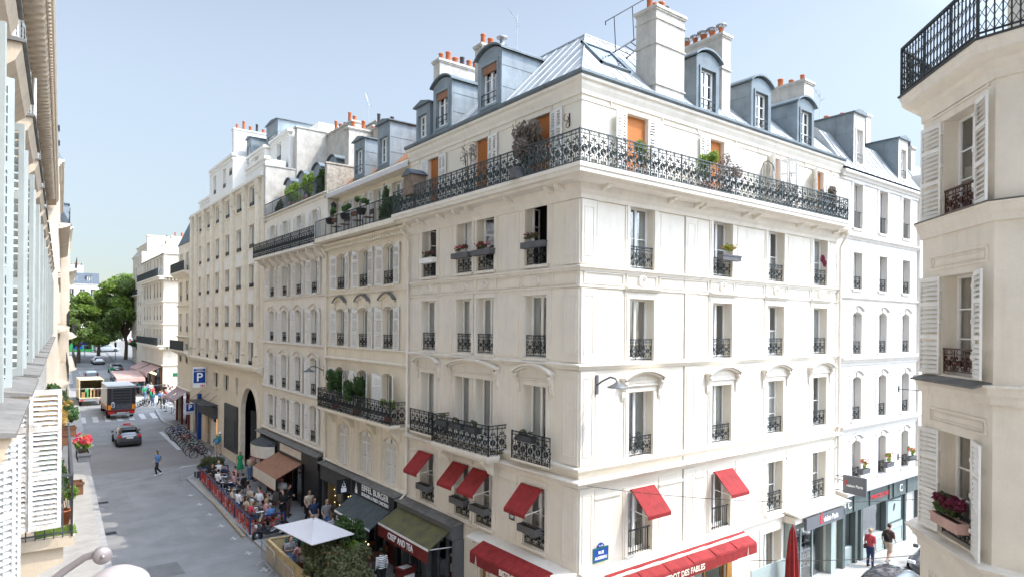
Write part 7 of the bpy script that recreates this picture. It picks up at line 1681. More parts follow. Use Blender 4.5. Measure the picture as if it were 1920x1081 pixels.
# ================================================================ people
mat('skin', (.56, .34, .24), .6, .1, 8); mat('skin_dark', (.12, .06, .04), .6, .1, 8); mat('hair_dark', (.02, .014, .01), .6, .3, 30); mat('hair_brown', (.08, .04, .02), .6, .3, 30); mat('hair_blond', (.45, .32, .16), .6, .3, 30); mat('hair_grey', (.4, .38, .36), .6, .3, 30)
mat('cloth_white', (.75, .74, .72), .85, .08, 12); mat('cloth_black', (.018, .018, .02), .85, .3, 12); mat('cloth_navy', (.03, .045, .10), .85, .2, 12); mat('cloth_beige', (.52, .42, .32), .85, .15, 12); mat('cloth_green', (.02, .30, .12), .85, .15, 12)
mat('cloth_red', (.50, .07, .08), .85, .15, 12); mat('cloth_blue', (.12, .24, .48), .85, .15, 12); mat('cloth_jeans', (.12, .21, .36), .85, .25, 12); mat('cloth_pink', (.62, .33, .33), .85, .15, 12); mat('cloth_grey', (.30, .30, .31), .85, .15, 12); mat('cloth_brown', (.10, .06, .045), .85, .2, 12); mat('cloth_teal', (.05, .22, .22), .85, .2, 12)
def stripes():
    ma = mat('cloth_striped', (.75, .74, .72), .85); n = ma.node_tree; g = n.nodes.new('ShaderNodeTexCoord'); sx = n.nodes.new('ShaderNodeSeparateXYZ'); mm = n.nodes.new('ShaderNodeMath'); mm.operation = 'FRACT'; ml = n.nodes.new('ShaderNodeMath'); ml.operation = 'MULTIPLY'; ml.inputs[1].default_value = 14
    gt = n.nodes.new('ShaderNodeMath'); gt.operation = 'GREATER_THAN'; gt.inputs[1].default_value = .68; mx = n.nodes.new('ShaderNodeMixRGB'); mx.inputs[1].default_value = (.75,.74,.72,1); mx.inputs[2].default_value = (.02,.02,.025,1)
    n.links.new(g.outputs['Object'], sx.inputs[0]); n.links.new(sx.outputs['Z'], ml.inputs[0]); n.links.new(ml.outputs[0], mm.inputs[0]); n.links.new(mm.outputs[0], gt.inputs[0]); n.links.new(gt.outputs[0], mx.inputs[0]); n.links.new(mx.outputs[0], n.nodes['Principled BSDF'].inputs['Base Color'])
stripes()
def remesh(mb, name, vox, mt, sm=True):
    me = mb.mesh(name, mt); o = bpy.data.objects.new(name, me); S.collection.objects.link(o)
    md = o.modifiers.new('r', 'REMESH'); md.mode = 'VOXEL'; md.voxel_size = vox; md.use_smooth_shade = sm
    m2 = o.modifiers.new('s', 'SMOOTH'); m2.factor = .6; m2.iterations = 3
    dg = bpy.context.evaluated_depsgraph_get(); dg.update(); r = bpy.data.meshes.new_from_object(o.evaluated_get(dg)); r.name = name
    bpy.data.objects.remove(o); r.polygons.foreach_set('use_smooth', [True]*len(r.polygons)); return r
def limb(mb, pts, rs, n=10):
    mb.tube(pts, rs, n)
    for p, r in zip(pts, rs): mb.ball(p, r, 10, 7)
POSE = dict(   # per side (left +y): hip, knee, ankle, toe, shoulder, elbow, wrist, hand direction ; body faces +x
 stand=dict(hipz=.92, legs=[((0,.09,.92),(.01,.10,.50),(-.02,.11,.08)), ((0,-.09,.92),(.02,-.10,.50),(-.01,-.12,.08))], lean=.0, arms=[((0,.19,1.42),(-.03,.25,1.14),(.06,.24,.90)), ((0,-.19,1.42),(-.03,-.25,1.14),(.05,-.24,.90))]),
 hold=dict(hipz=.92, legs=[((0,.09,.92),(.03,.12,.50),(-.02,.14,.08)), ((0,-.09,.92),(.0,-.10,.50),(-.03,-.12,.08))], lean=.02, arms=[((0,.19,1.42),(-.02,.24,1.14),(.22,.12,1.12)), ((0,-.19,1.42),(-.02,-.25,1.13),(.24,-.08,1.18))]),
 walk=dict(hipz=.90, legs=[((0,.09,.90),(.16,.10,.52),(.10,.10,.10)), ((0,-.09,.90),(-.02,-.10,.48),(-.30,-.10,.16))], lean=.04, arms=[((.01,.19,1.42),(-.12,.24,1.16),(-.05,.24,.93)), ((.01,-.19,1.42),(.03,-.25,1.15),(.20,-.20,1.0))]),
 sit=dict(hipz=.50, legs=[((0,.10,.50),(.42,.13,.50),(.40,.14,.08)), ((0,-.10,.50),(.42,-.12,.50),(.46,-.13,.08))], lean=.10, arms=[((.04,.19,1.0),(.08,.27,.74),(.32,.14,.78)), ((.04,-.19,1.0),(.10,-.27,.74),(.34,-.10,.80))]),
 sit_back=dict(hipz=.50, legs=[((0,.10,.50),(.42,.14,.50),(.38,.14,.08)), ((0,-.10,.50),(.44,-.05,.54),(.60,.04,.16))], lean=-.06, arms=[((-.03,.19,1.02),(-.04,.28,.76),(.18,.24,.70)), ((-.03,-.19,1.02),(.02,-.28,.78),(.26,-.16,.95))]))
def person_meshes(pose, dress=False):
    P = POSE[pose]; hz = P['hipz']; ln = P['lean']; sz = P['arms'][0][0][2]; b = MB()
    up = sz-hz; cx = lambda z: ln*(z-hz)/max(up, .1)
    pel = (0, 0, hz+.02); 
    # torso as stacked ellipsoids
    def tor(m, e=0.):
        for t, rx, ry in ((.0,.115,.165),(.14,.11,.155),(.28,.105,.14),(.45,.115,.155),(.65,.125,.175),(.82,.12,.185),(.95,.09,.165)):
            z = hz+.02+up*t; m.ball((cx(z), 0, z), (rx+e, ry+e, .095+e), 14, 8)
    tor(b)
    nz = sz+.06; limb(b, [(cx(nz),0,nz-.02),(cx(nz)+.01,0,nz+.09)], [.055,.05])
    hc = Vector((cx(nz)+.025, 0, nz+.19)); b.ball(tuple(hc+Vector((-.005,0,.02))), (.098,.078,.105), 16, 10); b.ball(tuple(hc+Vector((.02,0,-.05))), (.072,.06,.07), 12, 8)
    b.ball(tuple(hc+Vector((.098,0,-.01))), (.018,.013,.025), 8, 6); b.ball(tuple(hc+Vector((.078,0,-.065))), (.012,.026,.009), 8, 5)
    for s in (-1, 1): b.ball(tuple(hc+Vector((-.01,s*.078,-.005))), (.02,.012,.03), 8, 6)
    for k, (h, kn, an) in enumerate(P['legs']):
        limb(b, [h, tuple((Vector(h)+Vector(kn))/2), kn, tuple(Vector(kn).lerp(Vector(an), .35)+Vector((-.015,0,0))), an], [.088,.078,.055,.056,.036])
        d = Vector((1, 0, 0)) if an[2] < .12 else Vector((.85, 0, -.5)).normalized(); a = Vector(an)
        limb(b, [tuple(a+Vector((-.03,0,-.035))), tuple(a+d*.08+Vector((0,0,-.045))), tuple(a+d*.17+Vector((0,0,-.055)))], [.036,.038,.026])
    for k, (s, e, w) in enumerate(P['arms']):
        sd = 1 if k == 0 else -1
        limb(b, [s, tuple((Vector(s)+Vector(e))/2), e, tuple(Vector(e).lerp(Vector(w), .3)), w], [.056,.046,.038,.036,.024])
        W_, E_ = Vector(w), Vector(e); d = (W_-E_).normalized(); side = Vector((0, 1, 0)); side = (side-d*side.dot(d)).normalized(); nrm = d.cross(side)
        pc = W_+d*.05; b.ball(tuple(pc), (.036,.036,.030), 10, 6); limb(b, [tuple(W_), tuple(W_+d*.075)], [.024,.03], 8)
        for j, (o, L) in enumerate(((-.028,.062),(-.010,.072),(.009,.066),(.026,.052))):
            p0 = W_+d*.085+side*o; p1 = p0+d*L*.5-nrm*.006*sd; p2 = p1+d*L*.35-nrm*.020*sd; limb(b, [tuple(p0), tuple(p1), tuple(p2)], [.0092,.0088,.0075], 6)
        t0 = W_+d*.03-side*.026*sd; limb(b, [tuple(t0), tuple(t0+d*.035-side*.028*sd), tuple(t0+d*.062-side*.030*sd-nrm*.01)], [.012,.010,.008], 6)
    body = remesh(b, 'person', .0095, 'skin')
    t = MB(); tor(t, .016)
    for s, e, w in P['arms']: limb(t, [s, tuple((Vector(s)+Vector(e))/2), tuple(Vector(s).lerp(Vector(e), .8))], [.072,.062,.056])
    top = remesh(t, 'shirt', .014, 'cloth_white')
    t = MB(); tor(t, .017)
    for s, e, w in P['arms']: limb(t, [s, e, tuple(Vector(e).lerp(Vector(w), .9))], [.073,.054,.042])
    jacket = remesh(t, 'jacket', .014, 'cloth_black')
    q = MB(); q.ball((0, 0, hz+.02), (.135,.182,.12), 14, 8); q.ball((0, 0, hz+.12), (.125,.165,.08), 14, 8)
    for h, kn, an in P['legs']: limb(q, [h, tuple((Vector(h)+Vector(kn))/2), kn, tuple(Vector(kn).lerp(Vector(an), .9))], [.107,.095,.074,.058])
    pants = remesh(q, 'trousers', .015, 'cloth_navy')
    q = MB(); q.ball((0, 0, hz+.02), (.135,.182,.12), 14, 8)
    for h, kn, an in P['legs']: limb(q, [h, tuple(Vector(h).lerp(Vector(kn), .75))], [.107,.092])
    shorts = remesh(q, 'shorts', .015, 'cloth_beige')
    q = MB()
    if pose.startswith('sit'):
        q.ball((.1, 0, hz+.05), (.26,.24,.14), 14, 8); limb(q, [(.0,0,hz+.04),(.4,0,hz+.02)], [.2,.18])
    else: q.lathe([(.0,hz+.15),(.14,hz+.15),(.19,hz-.05),(.24,hz-.42),(.235,hz-.43),(0,hz-.3)], (0,0,0), 16)
    tor(q, .017); dressm = remesh(q, 'dress', .015, 'cloth_green')
    q = MB(); sh = MB()
    for h, kn, an in P['legs']:
        d = Vector((1, 0, 0)) if an[2] < .12 else Vector((.85, 0, -.5)).normalized(); a = Vector(an); limb(sh, [tuple(a+Vector((-.03,0,-.03))), tuple(a+d*.08+Vector((0,0,-.04))), tuple(a+d*.175+Vector((0,0,-.05)))], [.046,.047,.034])
    shoes = remesh(sh, 'shoes', .014, 'cloth_white')
    def cap(long_):
        q = MB(); q.ball(tuple(hc+Vector((-.022,0,.038))), (.102,.088,.10), 14, 9)
        if long_: q.ball(tuple(hc+Vector((-.062,0,-.06))), (.06,.085,.13), 12, 8); q.ball(tuple(hc+Vector((-.075,0,-.17))), (.045,.075,.12), 12, 8)
        return remesh(q, 'hair', .012, 'hair_dark')
    ey = MB()
    for s in (-1, 1): ey.ball(tuple(hc+Vector((.084,s*.03,.018))), (.012,.014,.009), 6, 4)
    eyes = ey.mesh('eyes', 'hair_dark'); sg = MB()
    for s in (-1, 1): sg.ball(tuple(hc+Vector((.092,s*.034,.016))), (.012,.03,.022), 8, 5)
    sg.tube([tuple(hc+Vector((.0,-.084,.02))), tuple(hc+Vector((.09,-.06,.02))), tuple(hc+Vector((.09,.06,.02))), tuple(hc+Vector((.0,.084,.02)))], .006, 4)
    glasses = sg.mesh('sunglasses', 'plastic_dark'); ht = MB(); ht.lathe([(0,.13),(.08,.12),(.10,.05),(.17,.03),(.17,.02),(0,.035)], tuple(hc+Vector((-.01,0,.035))), 16); hat = ht.mesh('hat', 'wood_pale')
    cp = MB(); cp.ball(tuple(hc+Vector((-.008,0,.06))), (.108,.092,.07), 12, 7); cp.prism([tuple(hc+Vector(v)) for v in ((.07,-.06,.05),(.17,-.045,.035),(.17,.045,.035),(.07,.06,.05))], (0,0,.01)); capm = cp.mesh('cap', 'cloth_black')
    bp_ = MB(); z = hz+up*.55; bp_.ball((cx(z)-.19, 0, z), (.09,.14,.2), 12, 8); 
    for s in (-1, 1): bp_.tube([(cx(z)-.16,s*.09,z+.16),(cx(z)-.02,s*.11,z+.30),(cx(z)+.12,s*.10,z+.12),(cx(z)+.04,s*.13,z-.12)], .016, 5)
    pack = bp_.mesh('backpack', 'cloth_black'); bg_ = MB(); bg_.box(-.1, .12, .19, .27, hz-.1, hz+.1); bg_.tube([(.0,.2,hz+.1),(.10,.05,sz-.18),(.03,-.12,sz+.03),(-.1,-.02,sz-.2),(-.05,.2,hz+.1)], .011, 5)
    bag = bg_.mesh('shoulder_bag', 'cloth_black')
    return dict(body=body, shirt=top, jacket=jacket, trousers=pants, shorts=shorts, dress=dressm, shoes=shoes, hair=cap(False), longhair=cap(True), eyes=eyes, sunglasses=glasses, hat=hat, cap=capm, backpack=pack, bag=bag)
PM = {}
def person(label, x, y, z, face, pose, skin='skin', scale=1., group=None, **parts):
    """face: heading in degrees, 0 = +x; parts: shirt='cloth_white', trousers=..."""
    if pose not in PM: PM[pose] = person_meshes(pose)
    o = link('person', PM[pose]['body'], None, (x, y, z), (0, 0, R(face))); o.scale = (scale,)*3; tag(o, label, 'person', group)
    def setm(ob, m_): ob.material_slots[0].link = 'OBJECT'; ob.material_slots[0].material = M[m_]
    setm(o, skin); nm = dict(longhair='hair', bag='shoulder_bag')
    for k, m_ in parts.items():
        c = link(nm.get(k, k), PM[pose][k], o); setm(c, m_)
    link('eyes', PM[pose]['eyes'], o); return o
K = .12
# pavement and road, near
person('woman with backpack crossing the road alone in a blue top', 8.04, 52.4, 0, 190, 'walk', longhair='hair_brown', shirt='cloth_blue', trousers='cloth_black', shoes='cloth_white', backpack='cloth_black')
person('woman in emerald green dress with white bag on the pavement', 12.65, 48.3, K, 250, 'stand', hat='wood_pale', longhair='hair_blond', dress='cloth_green', bag='cloth_white', shoes='cloth_beige')
person('man in beige tee and jeans beside the stroller', 12.75, 46.3, K, 20, 'hold', hair='hair_dark', shirt='cloth_beige', trousers='cloth_jeans', shoes='cloth_white')
person('woman in pink top and pale trousers behind the stroller', 13.25, 47.1, K, 300, 'hold', longhair='hair_dark', shirt='cloth_pink', trousers='cloth_grey', shoes='cloth_black', sunglasses='plastic_dark')
person('man in straw hat and blue tee seen from behind by the arch', 13.0, 56.6, K, 70, 'stand', hat='wood_pale', hair='hair_grey', shirt='cloth_teal', trousers='cloth_beige', backpack='cloth_blue', shoes='cloth_white')
person('companion in pale hat walking close behind the teal shirted man', 13.4, 57.4, K, 80, 'walk', hat='curtain', hair='hair_grey', shirt='cloth_teal', shorts='cloth_beige', shoes='cloth_grey')
person('woman in long pale skirt and black cardigan near the terrace tables', 11.75, 38.5, K, 200, 'stand', longhair='hair_dark', jacket='cloth_black', trousers='cloth_white', shoes='cloth_beige')
person('man in white tee with crossbody strap next to the pale skirt', 12.45, 38.4, K, 230, 'hold', hair='hair_brown', shirt='cloth_white', trousers='cloth_navy', bag='cloth_black', shoes='cloth_black')
person('bearded waiter in black bending over by the scooter', 11.6, 35.6, K, 215, 'hold', hair='hair_dark', jacket='cloth_black', trousers='cloth_black', shoes='cloth_black')
person('second waiter in black facing the restaurant', 12.2, 36.6, K, 330, 'hold', hair='hair_dark', jacket='cloth_black', trousers='cloth_brown', shoes='cloth_black')
person('man in grey tee and sunglasses with black strap bag walking', 12.7, 34.7, K, 265, 'walk', hair='hair_brown', shirt='cloth_beige', trousers='cloth_black', bag='cloth_black', sunglasses='plastic_dark', shoes='cloth_black')
person('woman in navy tee walking in front of the grey tee man', 12.35, 33.0, K, 265, 'walk', longhair='hair_brown', shirt='cloth_navy', trousers='cloth_beige', sunglasses='plastic_dark', shoes='cloth_white')
person('woman in light grey tee and sunglasses by the fairy lit window', 12.75, 32.3, K, 262, 'walk', longhair='hair_blond', shirt='cloth_grey', trousers='cloth_jeans', sunglasses='plastic_dark', shoes='cloth_white')
person('man in dark tee half hidden by the parasol corner', 12.45, 30.3, K, 255, 'walk', hair='hair_dark', shirt='cloth_black', trousers='cloth_navy', sunglasses='plastic_dark', shoes='cloth_white')
person('woman in white shawl just beyond the parasol corner', 13.0, 30.2, K, 255, 'walk', longhair='hair_brown', jacket='cloth_white', trousers='cloth_black', shoes='cloth_white')
person('walker in beige shorts behind the shrubs', 12.0, 29.6, K, 80, 'walk', hair='hair_brown', shirt='cloth_grey', shorts='cloth_beige', shoes='cloth_white')
person('person in striped sweater and dark cap at the bottom edge', 11.75, 23.9, K, 95, 'stand', skin='skin_dark', hair='hair_dark', cap='cloth_black', jacket='cloth_striped', trousers='cloth_black', bag='cloth_black', shoes='cloth_white')
person('man in black seated at a table under the burger awning', 12.95, 27.7, K, 100, 'sit', hair='hair_dark', jacket='cloth_black', trousers='cloth_black', shoes='cloth_red')
person('woman in coral top seen from behind on the sunlit pavement', 30.9, 13.35, .125, 350, 'stand', scale=.98, hair='hair_blond', shirt='cloth_red', trousers='cloth_navy', bag='cloth_brown', shoes='cloth_black')
person('man with black backpack walking beside the coral top woman', 32.2, 13.1, .125, 350, 'walk', hair='hair_brown', shirt='cloth_brown', shorts='cloth_beige', backpack='cloth_black', shoes='cloth_grey')
# seated on the fenced terrace
seats = [(10.45,47.2,300,'cloth_black','hair_brown','woman in black at the far corner of the fenced terrace'),(10.4,46.1,20,'cloth_black','hair_dark','man in black tee at the farthest terrace table'),(11.1,47.8,250,'cloth_white','hair_blond','blond woman in white at the farthest terrace table'),(11.2,46.6,200,'cloth_navy','hair_dark','man in navy shirt at the farthest terrace table'),(10.35,45.0,20,'cloth_white','hair_dark','white shirted man with his back to the fence, farthest'),(11.5,45.4,190,'cloth_pink','hair_dark','diner in pink at the second terrace table'),
 (11.2,43.9,170,'cloth_pink','hair_brown','woman in striped rose top at the second terrace table'),(11.5,42.9,130,'cloth_black','hair_dark','broad man in black with his back to the pavement'),(9.98,39.6,340,'cloth_beige','hair_brown','woman with brown hair against the middle of the fence'),(10.05,38.9,10,'cloth_white','hair_dark','man in white shirt against the middle of the fence'),(10.95,39.5,200,'cloth_beige','hair_brown','man with stretched arm at the middle table'),(11.1,38.4,210,'cloth_white','hair_dark','man in white tee facing the road'),
 (11.4,38.9,190,'cloth_red','hair_dark','man in red shirt behind the white tee'),(11.3,36.9,200,'cloth_black','hair_dark','dark haired diner near the waiter'),(10.75,36.0,170,'cloth_pink','hair_blond','blond woman in pink at the nearest terrace table'),(9.95,36.0,20,'cloth_red','hair_blond','woman in patterned red top against the near fence'),(10.75,34.9,110,'cloth_blue','hair_grey','grey haired man in sky blue shirt at the near end'),(10.1,37.2,10,'cloth_beige','hair_brown','woman in beige near the near table')]
for i, (x, y, a, c, h, lb) in enumerate(seats):
    person(lb, x, y, K-.04, a, ('sit', 'sit_back')[i % 3 == 2], group='diners on the fenced terrace', **{('longhair' if 'woman' in lb else 'hair'): h, 'shirt': c, 'trousers': ('cloth_navy', 'cloth_black', 'cloth_beige')[i % 3], 'shoes': 'cloth_white'})
for lb, x, y, a, c, h in (('woman in pale top inside the plywood terrace, farthest', 9.75, 29.1, 280, 'cloth_grey', 'hair_brown'), ('long haired woman inside the plywood terrace', 9.9, 28.1, 100, 'cloth_pink', 'hair_dark'), ('man in pale cap inside the plywood terrace', 9.6, 26.9, 30, 'cloth_grey', 'hair_grey')):
    person(lb, x, y, K-.04, a, 'sit', group='diners inside the plywood terrace', **{('hair' if 'man in' in lb and 'woman' not in lb else 'longhair'): h, 'shirt': c, 'trousers': 'cloth_jeans', 'shoes': 'cloth_white', **({'cap': 'cloth_white'} if 'cap' in lb else {})})
def chair_proto():
    rt = thing('bistro_chair', 'chair', 'chair', (0,0,0)); mb = MB(); mb.box(-.2, .2, -.2, .2, .43, .46); mb.build('seat', 'wood_brown', rt)
    mb = MB(); mb.box(-.22, -.19, -.2, .2, .62, .86); mb.build('backrest', 'wood_brown', rt)
    for x in (-.19, .19):
        for y in (-.18, .18): mb = MB(); mb.tube([(x,y,0),(x,y,.86 if x < 0 else .43)], .012, 4); mb.build('leg', 'iron', rt)
    return rt
def table_proto():
    rt = thing('bistro_table', 'table', 'table', (0,0,0)); mb = MB(); mb.box(-.36, .36, -.34, .34, .72, .75); mb.build('tabletop', 'charcoal', rt); mb = MB(); mb.tube([(0,0,0),(0,0,.72)], .03, 6); mb.lathe([(0,.03),(.24,.02),(.24,0)], (0,0,0), 10); mb.build('leg', 'iron', rt); return rt
ch = chair_proto(); ct = Tree(ch); tb = table_proto(); tt = Tree(tb); first = [1, 1]
def place(tr, x, y, rz, lb, cat, grp, k):
    o = tr.root if first[k] else tr.copy(); first[k] = 0; o.location = (x, y, K); o.rotation_euler = (0, 0, R(rz)); tag(o, lb, cat, grp); return o
for (x, y, a, c, h, lb) in seats: place(ct, x-.02*math.cos(R(a)), y-.02*math.sin(R(a)), a, 'bistro chair of the '+lb.replace(' terrace', '')[:70], 'chair', 'chairs on the fenced terrace', 0)
tbl = [(10.75,47.0,'farthest'),(10.9,45.1,'second farthest'),(10.6,43.6,'third farthest, empty'),(10.5,41.6,'fourth, near the dark suited man'),(10.5,39.2,'middle'),(10.6,38.2,'sixth, by the white tee man'),(10.45,36.6,'seventh, by the blond woman'),(10.3,35.6,'nearest the scooter')]
rg = random.Random(12)
for x, y, n_ in tbl:
    place(tt, x, y, 2, f'dark square bistro table on the fenced terrace, {n_}', 'table', 'tables on the fenced terrace', 1)
    for j in range(4):
        px, py = x+rg.uniform(-.25, .25), y+rg.uniform(-.25, .25); mb = MB()
        if j % 2: mb.lathe([(0,.0),(.05,.0),(.12,.018),(.125,.024),(.11,.02),(0,.008)], (0,0,0), 12); tag(mb.build('plate', 'sign_white', None, (px, py, K+.752)), f'white plate {"left" if j == 1 else "right"} on the {n_} table', 'plate', 'plates on the terrace tables')
        else: mb.lathe([(0,.0),(.03,0),(.008,.012),(.008,.07),(.035,.10),(.033,.17),(0,.1)], (0,0,0), 8); tag(mb.build('glass', 'car_silver', None, (px, py, K+.752)), f'stemmed glass {"at one end" if j else "at the side"} of the {n_} table', 'glass', 'glasses on the terrace tables')
for i, (x, y, a) in enumerate(((9.75,29.1,280),(9.9,28.1,100),(9.6,26.9,30))): place(ct, x, y, a, ['chair of the farthest woman in the plywood terrace', 'chair of the long haired woman in the plywood terrace', 'chair of the capped man in the plywood terrace'][i], 'chair', 'chairs in the plywood terrace', 0)
place(ct, 12.95, 27.7, 100, 'chair of the man in black under the burger awning', 'chair', None, 0)
o = place(tt, 12.75, 28.35, 10, 'small table in front of the man in black', 'table', None, 1)
for i, (x, y, a) in enumerate(((13.0,29.1,270),(12.6,26.3,90),(13.1,26.6,180))): place(ct, x, y, a, ['empty chair facing the man in black', 'empty bistro chair behind the man in black', 'empty bistro chair by the crepe shop window'][i], 'chair', 'empty chairs under the shop awnings', 0)
mb = MB()
for i in range(6): mb.box(-.55, .55, -.03+.0, .0, .50+i*.09, .57+i*.09)
mb.box(-.55, .55, -.02, .45, .42, .46); mb.box(-.5, -.45, 0, .4, 0, .42); mb.box(.45, .5, 0, .4, 0, .42); tag(mb.build('bench', 'teal', None, (10.3, 29.6, K), (0, 0, -.2)), 'teal slatted bench inside the plywood terrace', 'bench')
# stroller
rt = thing('stroller', 'black hooded baby stroller beside the couple', 'stroller', (13.35, 46.3, K), 0); wm, rm = wheel_mesh(.12, .05)
for x, y in ((-.3,-.25),(-.3,.25),(.3,-.2),(.3,.2)): link('wheel', wm, rt, (x, y, .12))
mb = MB(); mb.tube([(-.3,-.25,.12),(.1,-.25,.6),(-.55,-.22,1.02),(-.55,.22,1.02),(.1,.25,.6),(-.3,.25,.12)], .015, 5); mb.tube([(.3,-.2,.12),(-.1,-.24,.55)], .015, 5); mb.tube([(.3,.2,.12),(-.1,.24,.55)], .015, 5); mb.box(-.2, .2, -.2, .2, .2, .3); mb.build('frame', 'galvanised', rt)
mb = MB(); mb.ball((-.02,0,.72), (.30,.24,.24), 12, 8); mb.ball((.12,0,.55), (.28,.2,.14), 12, 8); mb.build('hood', 'cloth_black', rt)
# menu boards and pulpit
mb = MB(); mb.prism([(-.28,-.03,0),(.28,-.03,0),(.28,.12,1.25),(-.28,.12,1.25)], (0,.03,0)); mb.box(-.22, .22, -.02, .05, .2, .21); o = mb.build('menu_board', 'wood_brown', None, (13.1, 35.4, K), (0, 0, -1.2)); tag(o, 'pale framed menu board by the red based bistro front', 'menu board'); q = MB(); q.prism([(-.23,-.012,.25),(.23,-.012,.25),(.23,.095,1.18),(-.23,.095,1.18)], (0,-.004,0)); q.build('menu_sheet', 'awning_beige', o)
mb = MB(); mb.box(-.3, .3, -.25, .25, 0, 1.05); mb.box(-.34, .34, -.3, .3, 1.051, 1.09); o = mb.build('menu_pulpit', 'maroon', None, (12.45, 23.2, K), (0, 0, .2)); tag(o, 'maroon menu stand with white sheets below the crepe awning', 'menu stand'); q = MB(); q.box(-.22, .22, -.18, .18, 1.092, 1.1); q.box(-.25, .25, -.29, -.251, .5, .85); q.build('menu_sheet', 'sign_white', o)
# crowd at the crossing
sh = ['cloth_white', 'cloth_red', 'cloth_white', 'cloth_navy', 'cloth_pink', 'cloth_black', 'cloth_green', 'cloth_beige', 'cloth_white', 'cloth_blue', 'cloth_teal', 'cloth_grey']; tr_ = ['cloth_white', 'cloth_jeans', 'cloth_black', 'cloth_beige', 'cloth_navy']
cname = dict(cloth_white='white', cloth_red='red', cloth_navy='navy', cloth_pink='pink', cloth_black='black', cloth_green='green', cloth_beige='beige', cloth_blue='blue', cloth_teal='teal', cloth_grey='grey', cloth_jeans='denim')
rg = random.Random(77); used = {}
ordw = ['nearest', 'second nearest', 'third nearest', 'fourth nearest', 'fifth nearest', 'sixth nearest', 'seventh nearest', 'eighth nearest', 'ninth nearest', 'farthest']
for i in range(40):
    x, y = rg.uniform(12.6, 16.6), 85.5+i*.42+rg.uniform(-.2, .2)
    if i >= 34: x, y = (13.9, 79.6) if i == 34 else ((11.9, 120.5) if i == 35 else (rg.uniform(14.0, 16.5), 100+i*1.4-44))
    s_, t_ = sh[(i*5+i//3) % 12], tr_[(i*3) % 5]
    if i == 34: s_ = t_ = 'cloth_white'
    k = (s_, t_); used[k] = used.get(k, -1)+1
    where = 'in the crowd beyond the zebra' if i < 34 else ('alone by the cafe tables' if i == 34 else ('in the road beyond the truck' if i == 35 else 'on the far right pavement'))
    person(f'{ordw[used[k]]} person in {cname[s_]} top and {cname[t_]} trousers {where}', x, y, G(y)+(.12 if x > 13 and y < 84 else .0), rg.uniform(0, 360), rg.choice(('stand', 'hold', 'walk')), group='people in the crowd beyond the zebra crossing' if i < 34 else None, **{rg.choice(('hair', 'longhair')): rg.choice(('hair_dark', 'hair_brown', 'hair_blond')), 'shirt': s_, 'trousers': t_, 'shoes': 'cloth_white'})
# ================================================================ plants
def shrub(label, x, y, z, h, r, n, leafm='leaf_dark', size=.06, pot=None, name='potted_shrub', seed=0, group=None, stems=True, flowers=None, ry=None, cat='plant', hollow=.2, lift=.25):
    rg = random.Random(seed or int(x*31+y*17)); rt = thing(name, label, cat, (x, y, z), 0, group); ry = ry or r; z0 = 0
    if pot:
        mb = MB(); k, w, d, ph = pot[0], pot[1], pot[2], pot[3]; z0 = ph
        if k == 'box': mb.prism([(-w/2,-d/2*.8,0),(w/2,-d/2*.8,0),(w/2,d/2*.8,0),(-w/2,d/2*.8,0)], (0,0,.01)); mb.box(-w/2, w/2, -d/2, -d/2+.02, 0, ph); mb.box(-w/2, w/2, d/2-.02, d/2, 0, ph); mb.box(-w/2, -w/2+.02, -d/2+.02, d/2-.02, 0, ph); mb.box(w/2-.02, w/2, -d/2+.02, d/2-.02, 0, ph); mb.box(-w/2-.02, w/2+.02, -d/2-.02, -d/2, ph-.05, ph)
        else: mb.lathe([(0,0),(w*.36,0),(w*.48,ph*.9),(w*.52,ph*.9),(w*.52,ph),(w*.44,ph),(w*.44,ph*.9)], (0,0,0), 14)
        mb.build('planter', pot[4], rt); s = MB(); s.box(-w/2*.7, w/2*.7, -d/2*.6, d/2*.6, ph*.8, ph*.86); s.build('soil', 'soil', rt)
    if stems:
        mb = MB()
        for i in range(max(4, int(n/260))): a = rg.uniform(0, 6.28); e = rg.uniform(.3, 1); mb.tube([(rg.uniform(-.3,.3)*r, rg.uniform(-.3,.3)*ry, z0), (math.cos(a)*r*.5*e, math.sin(a)*ry*.5*e, z0+h*.5), (math.cos(a)*r*.8*e, math.sin(a)*ry*.8*e, z0+h*rg.uniform(.75, 1))], .006+.004*h, 4)
        mb.build('stems', 'bark', rt)
    mb = MB(); k = max(4, n//220)
    for i in range(k):
        a = rg.uniform(0, 6.28); e = math.sqrt(rg.uniform(0, 1)); c = (math.cos(a)*r*.7*e, math.sin(a)*ry*.7*e, z0+h*rg.uniform(lift, .85)); leaves(mb, c, (r*.38, ry*.38, h*.22), n//k, size, rg, 0, hollow=0)
    mb.build('foliage', leafm, rt)
    if flowers:
        mb = MB()
        for i in range(flowers[1]):
            a = rg.uniform(0, 6.28); e = math.sqrt(rg.uniform(.1, 1)); leaves(mb, (math.cos(a)*r*e, math.sin(a)*ry*e, z0+h*rg.uniform(.45, .95)), (.035,.035,.03), 7, flowers[2], rg, 0, hollow=0)
        mb.build('flowers', flowers[0], rt)
    return rt
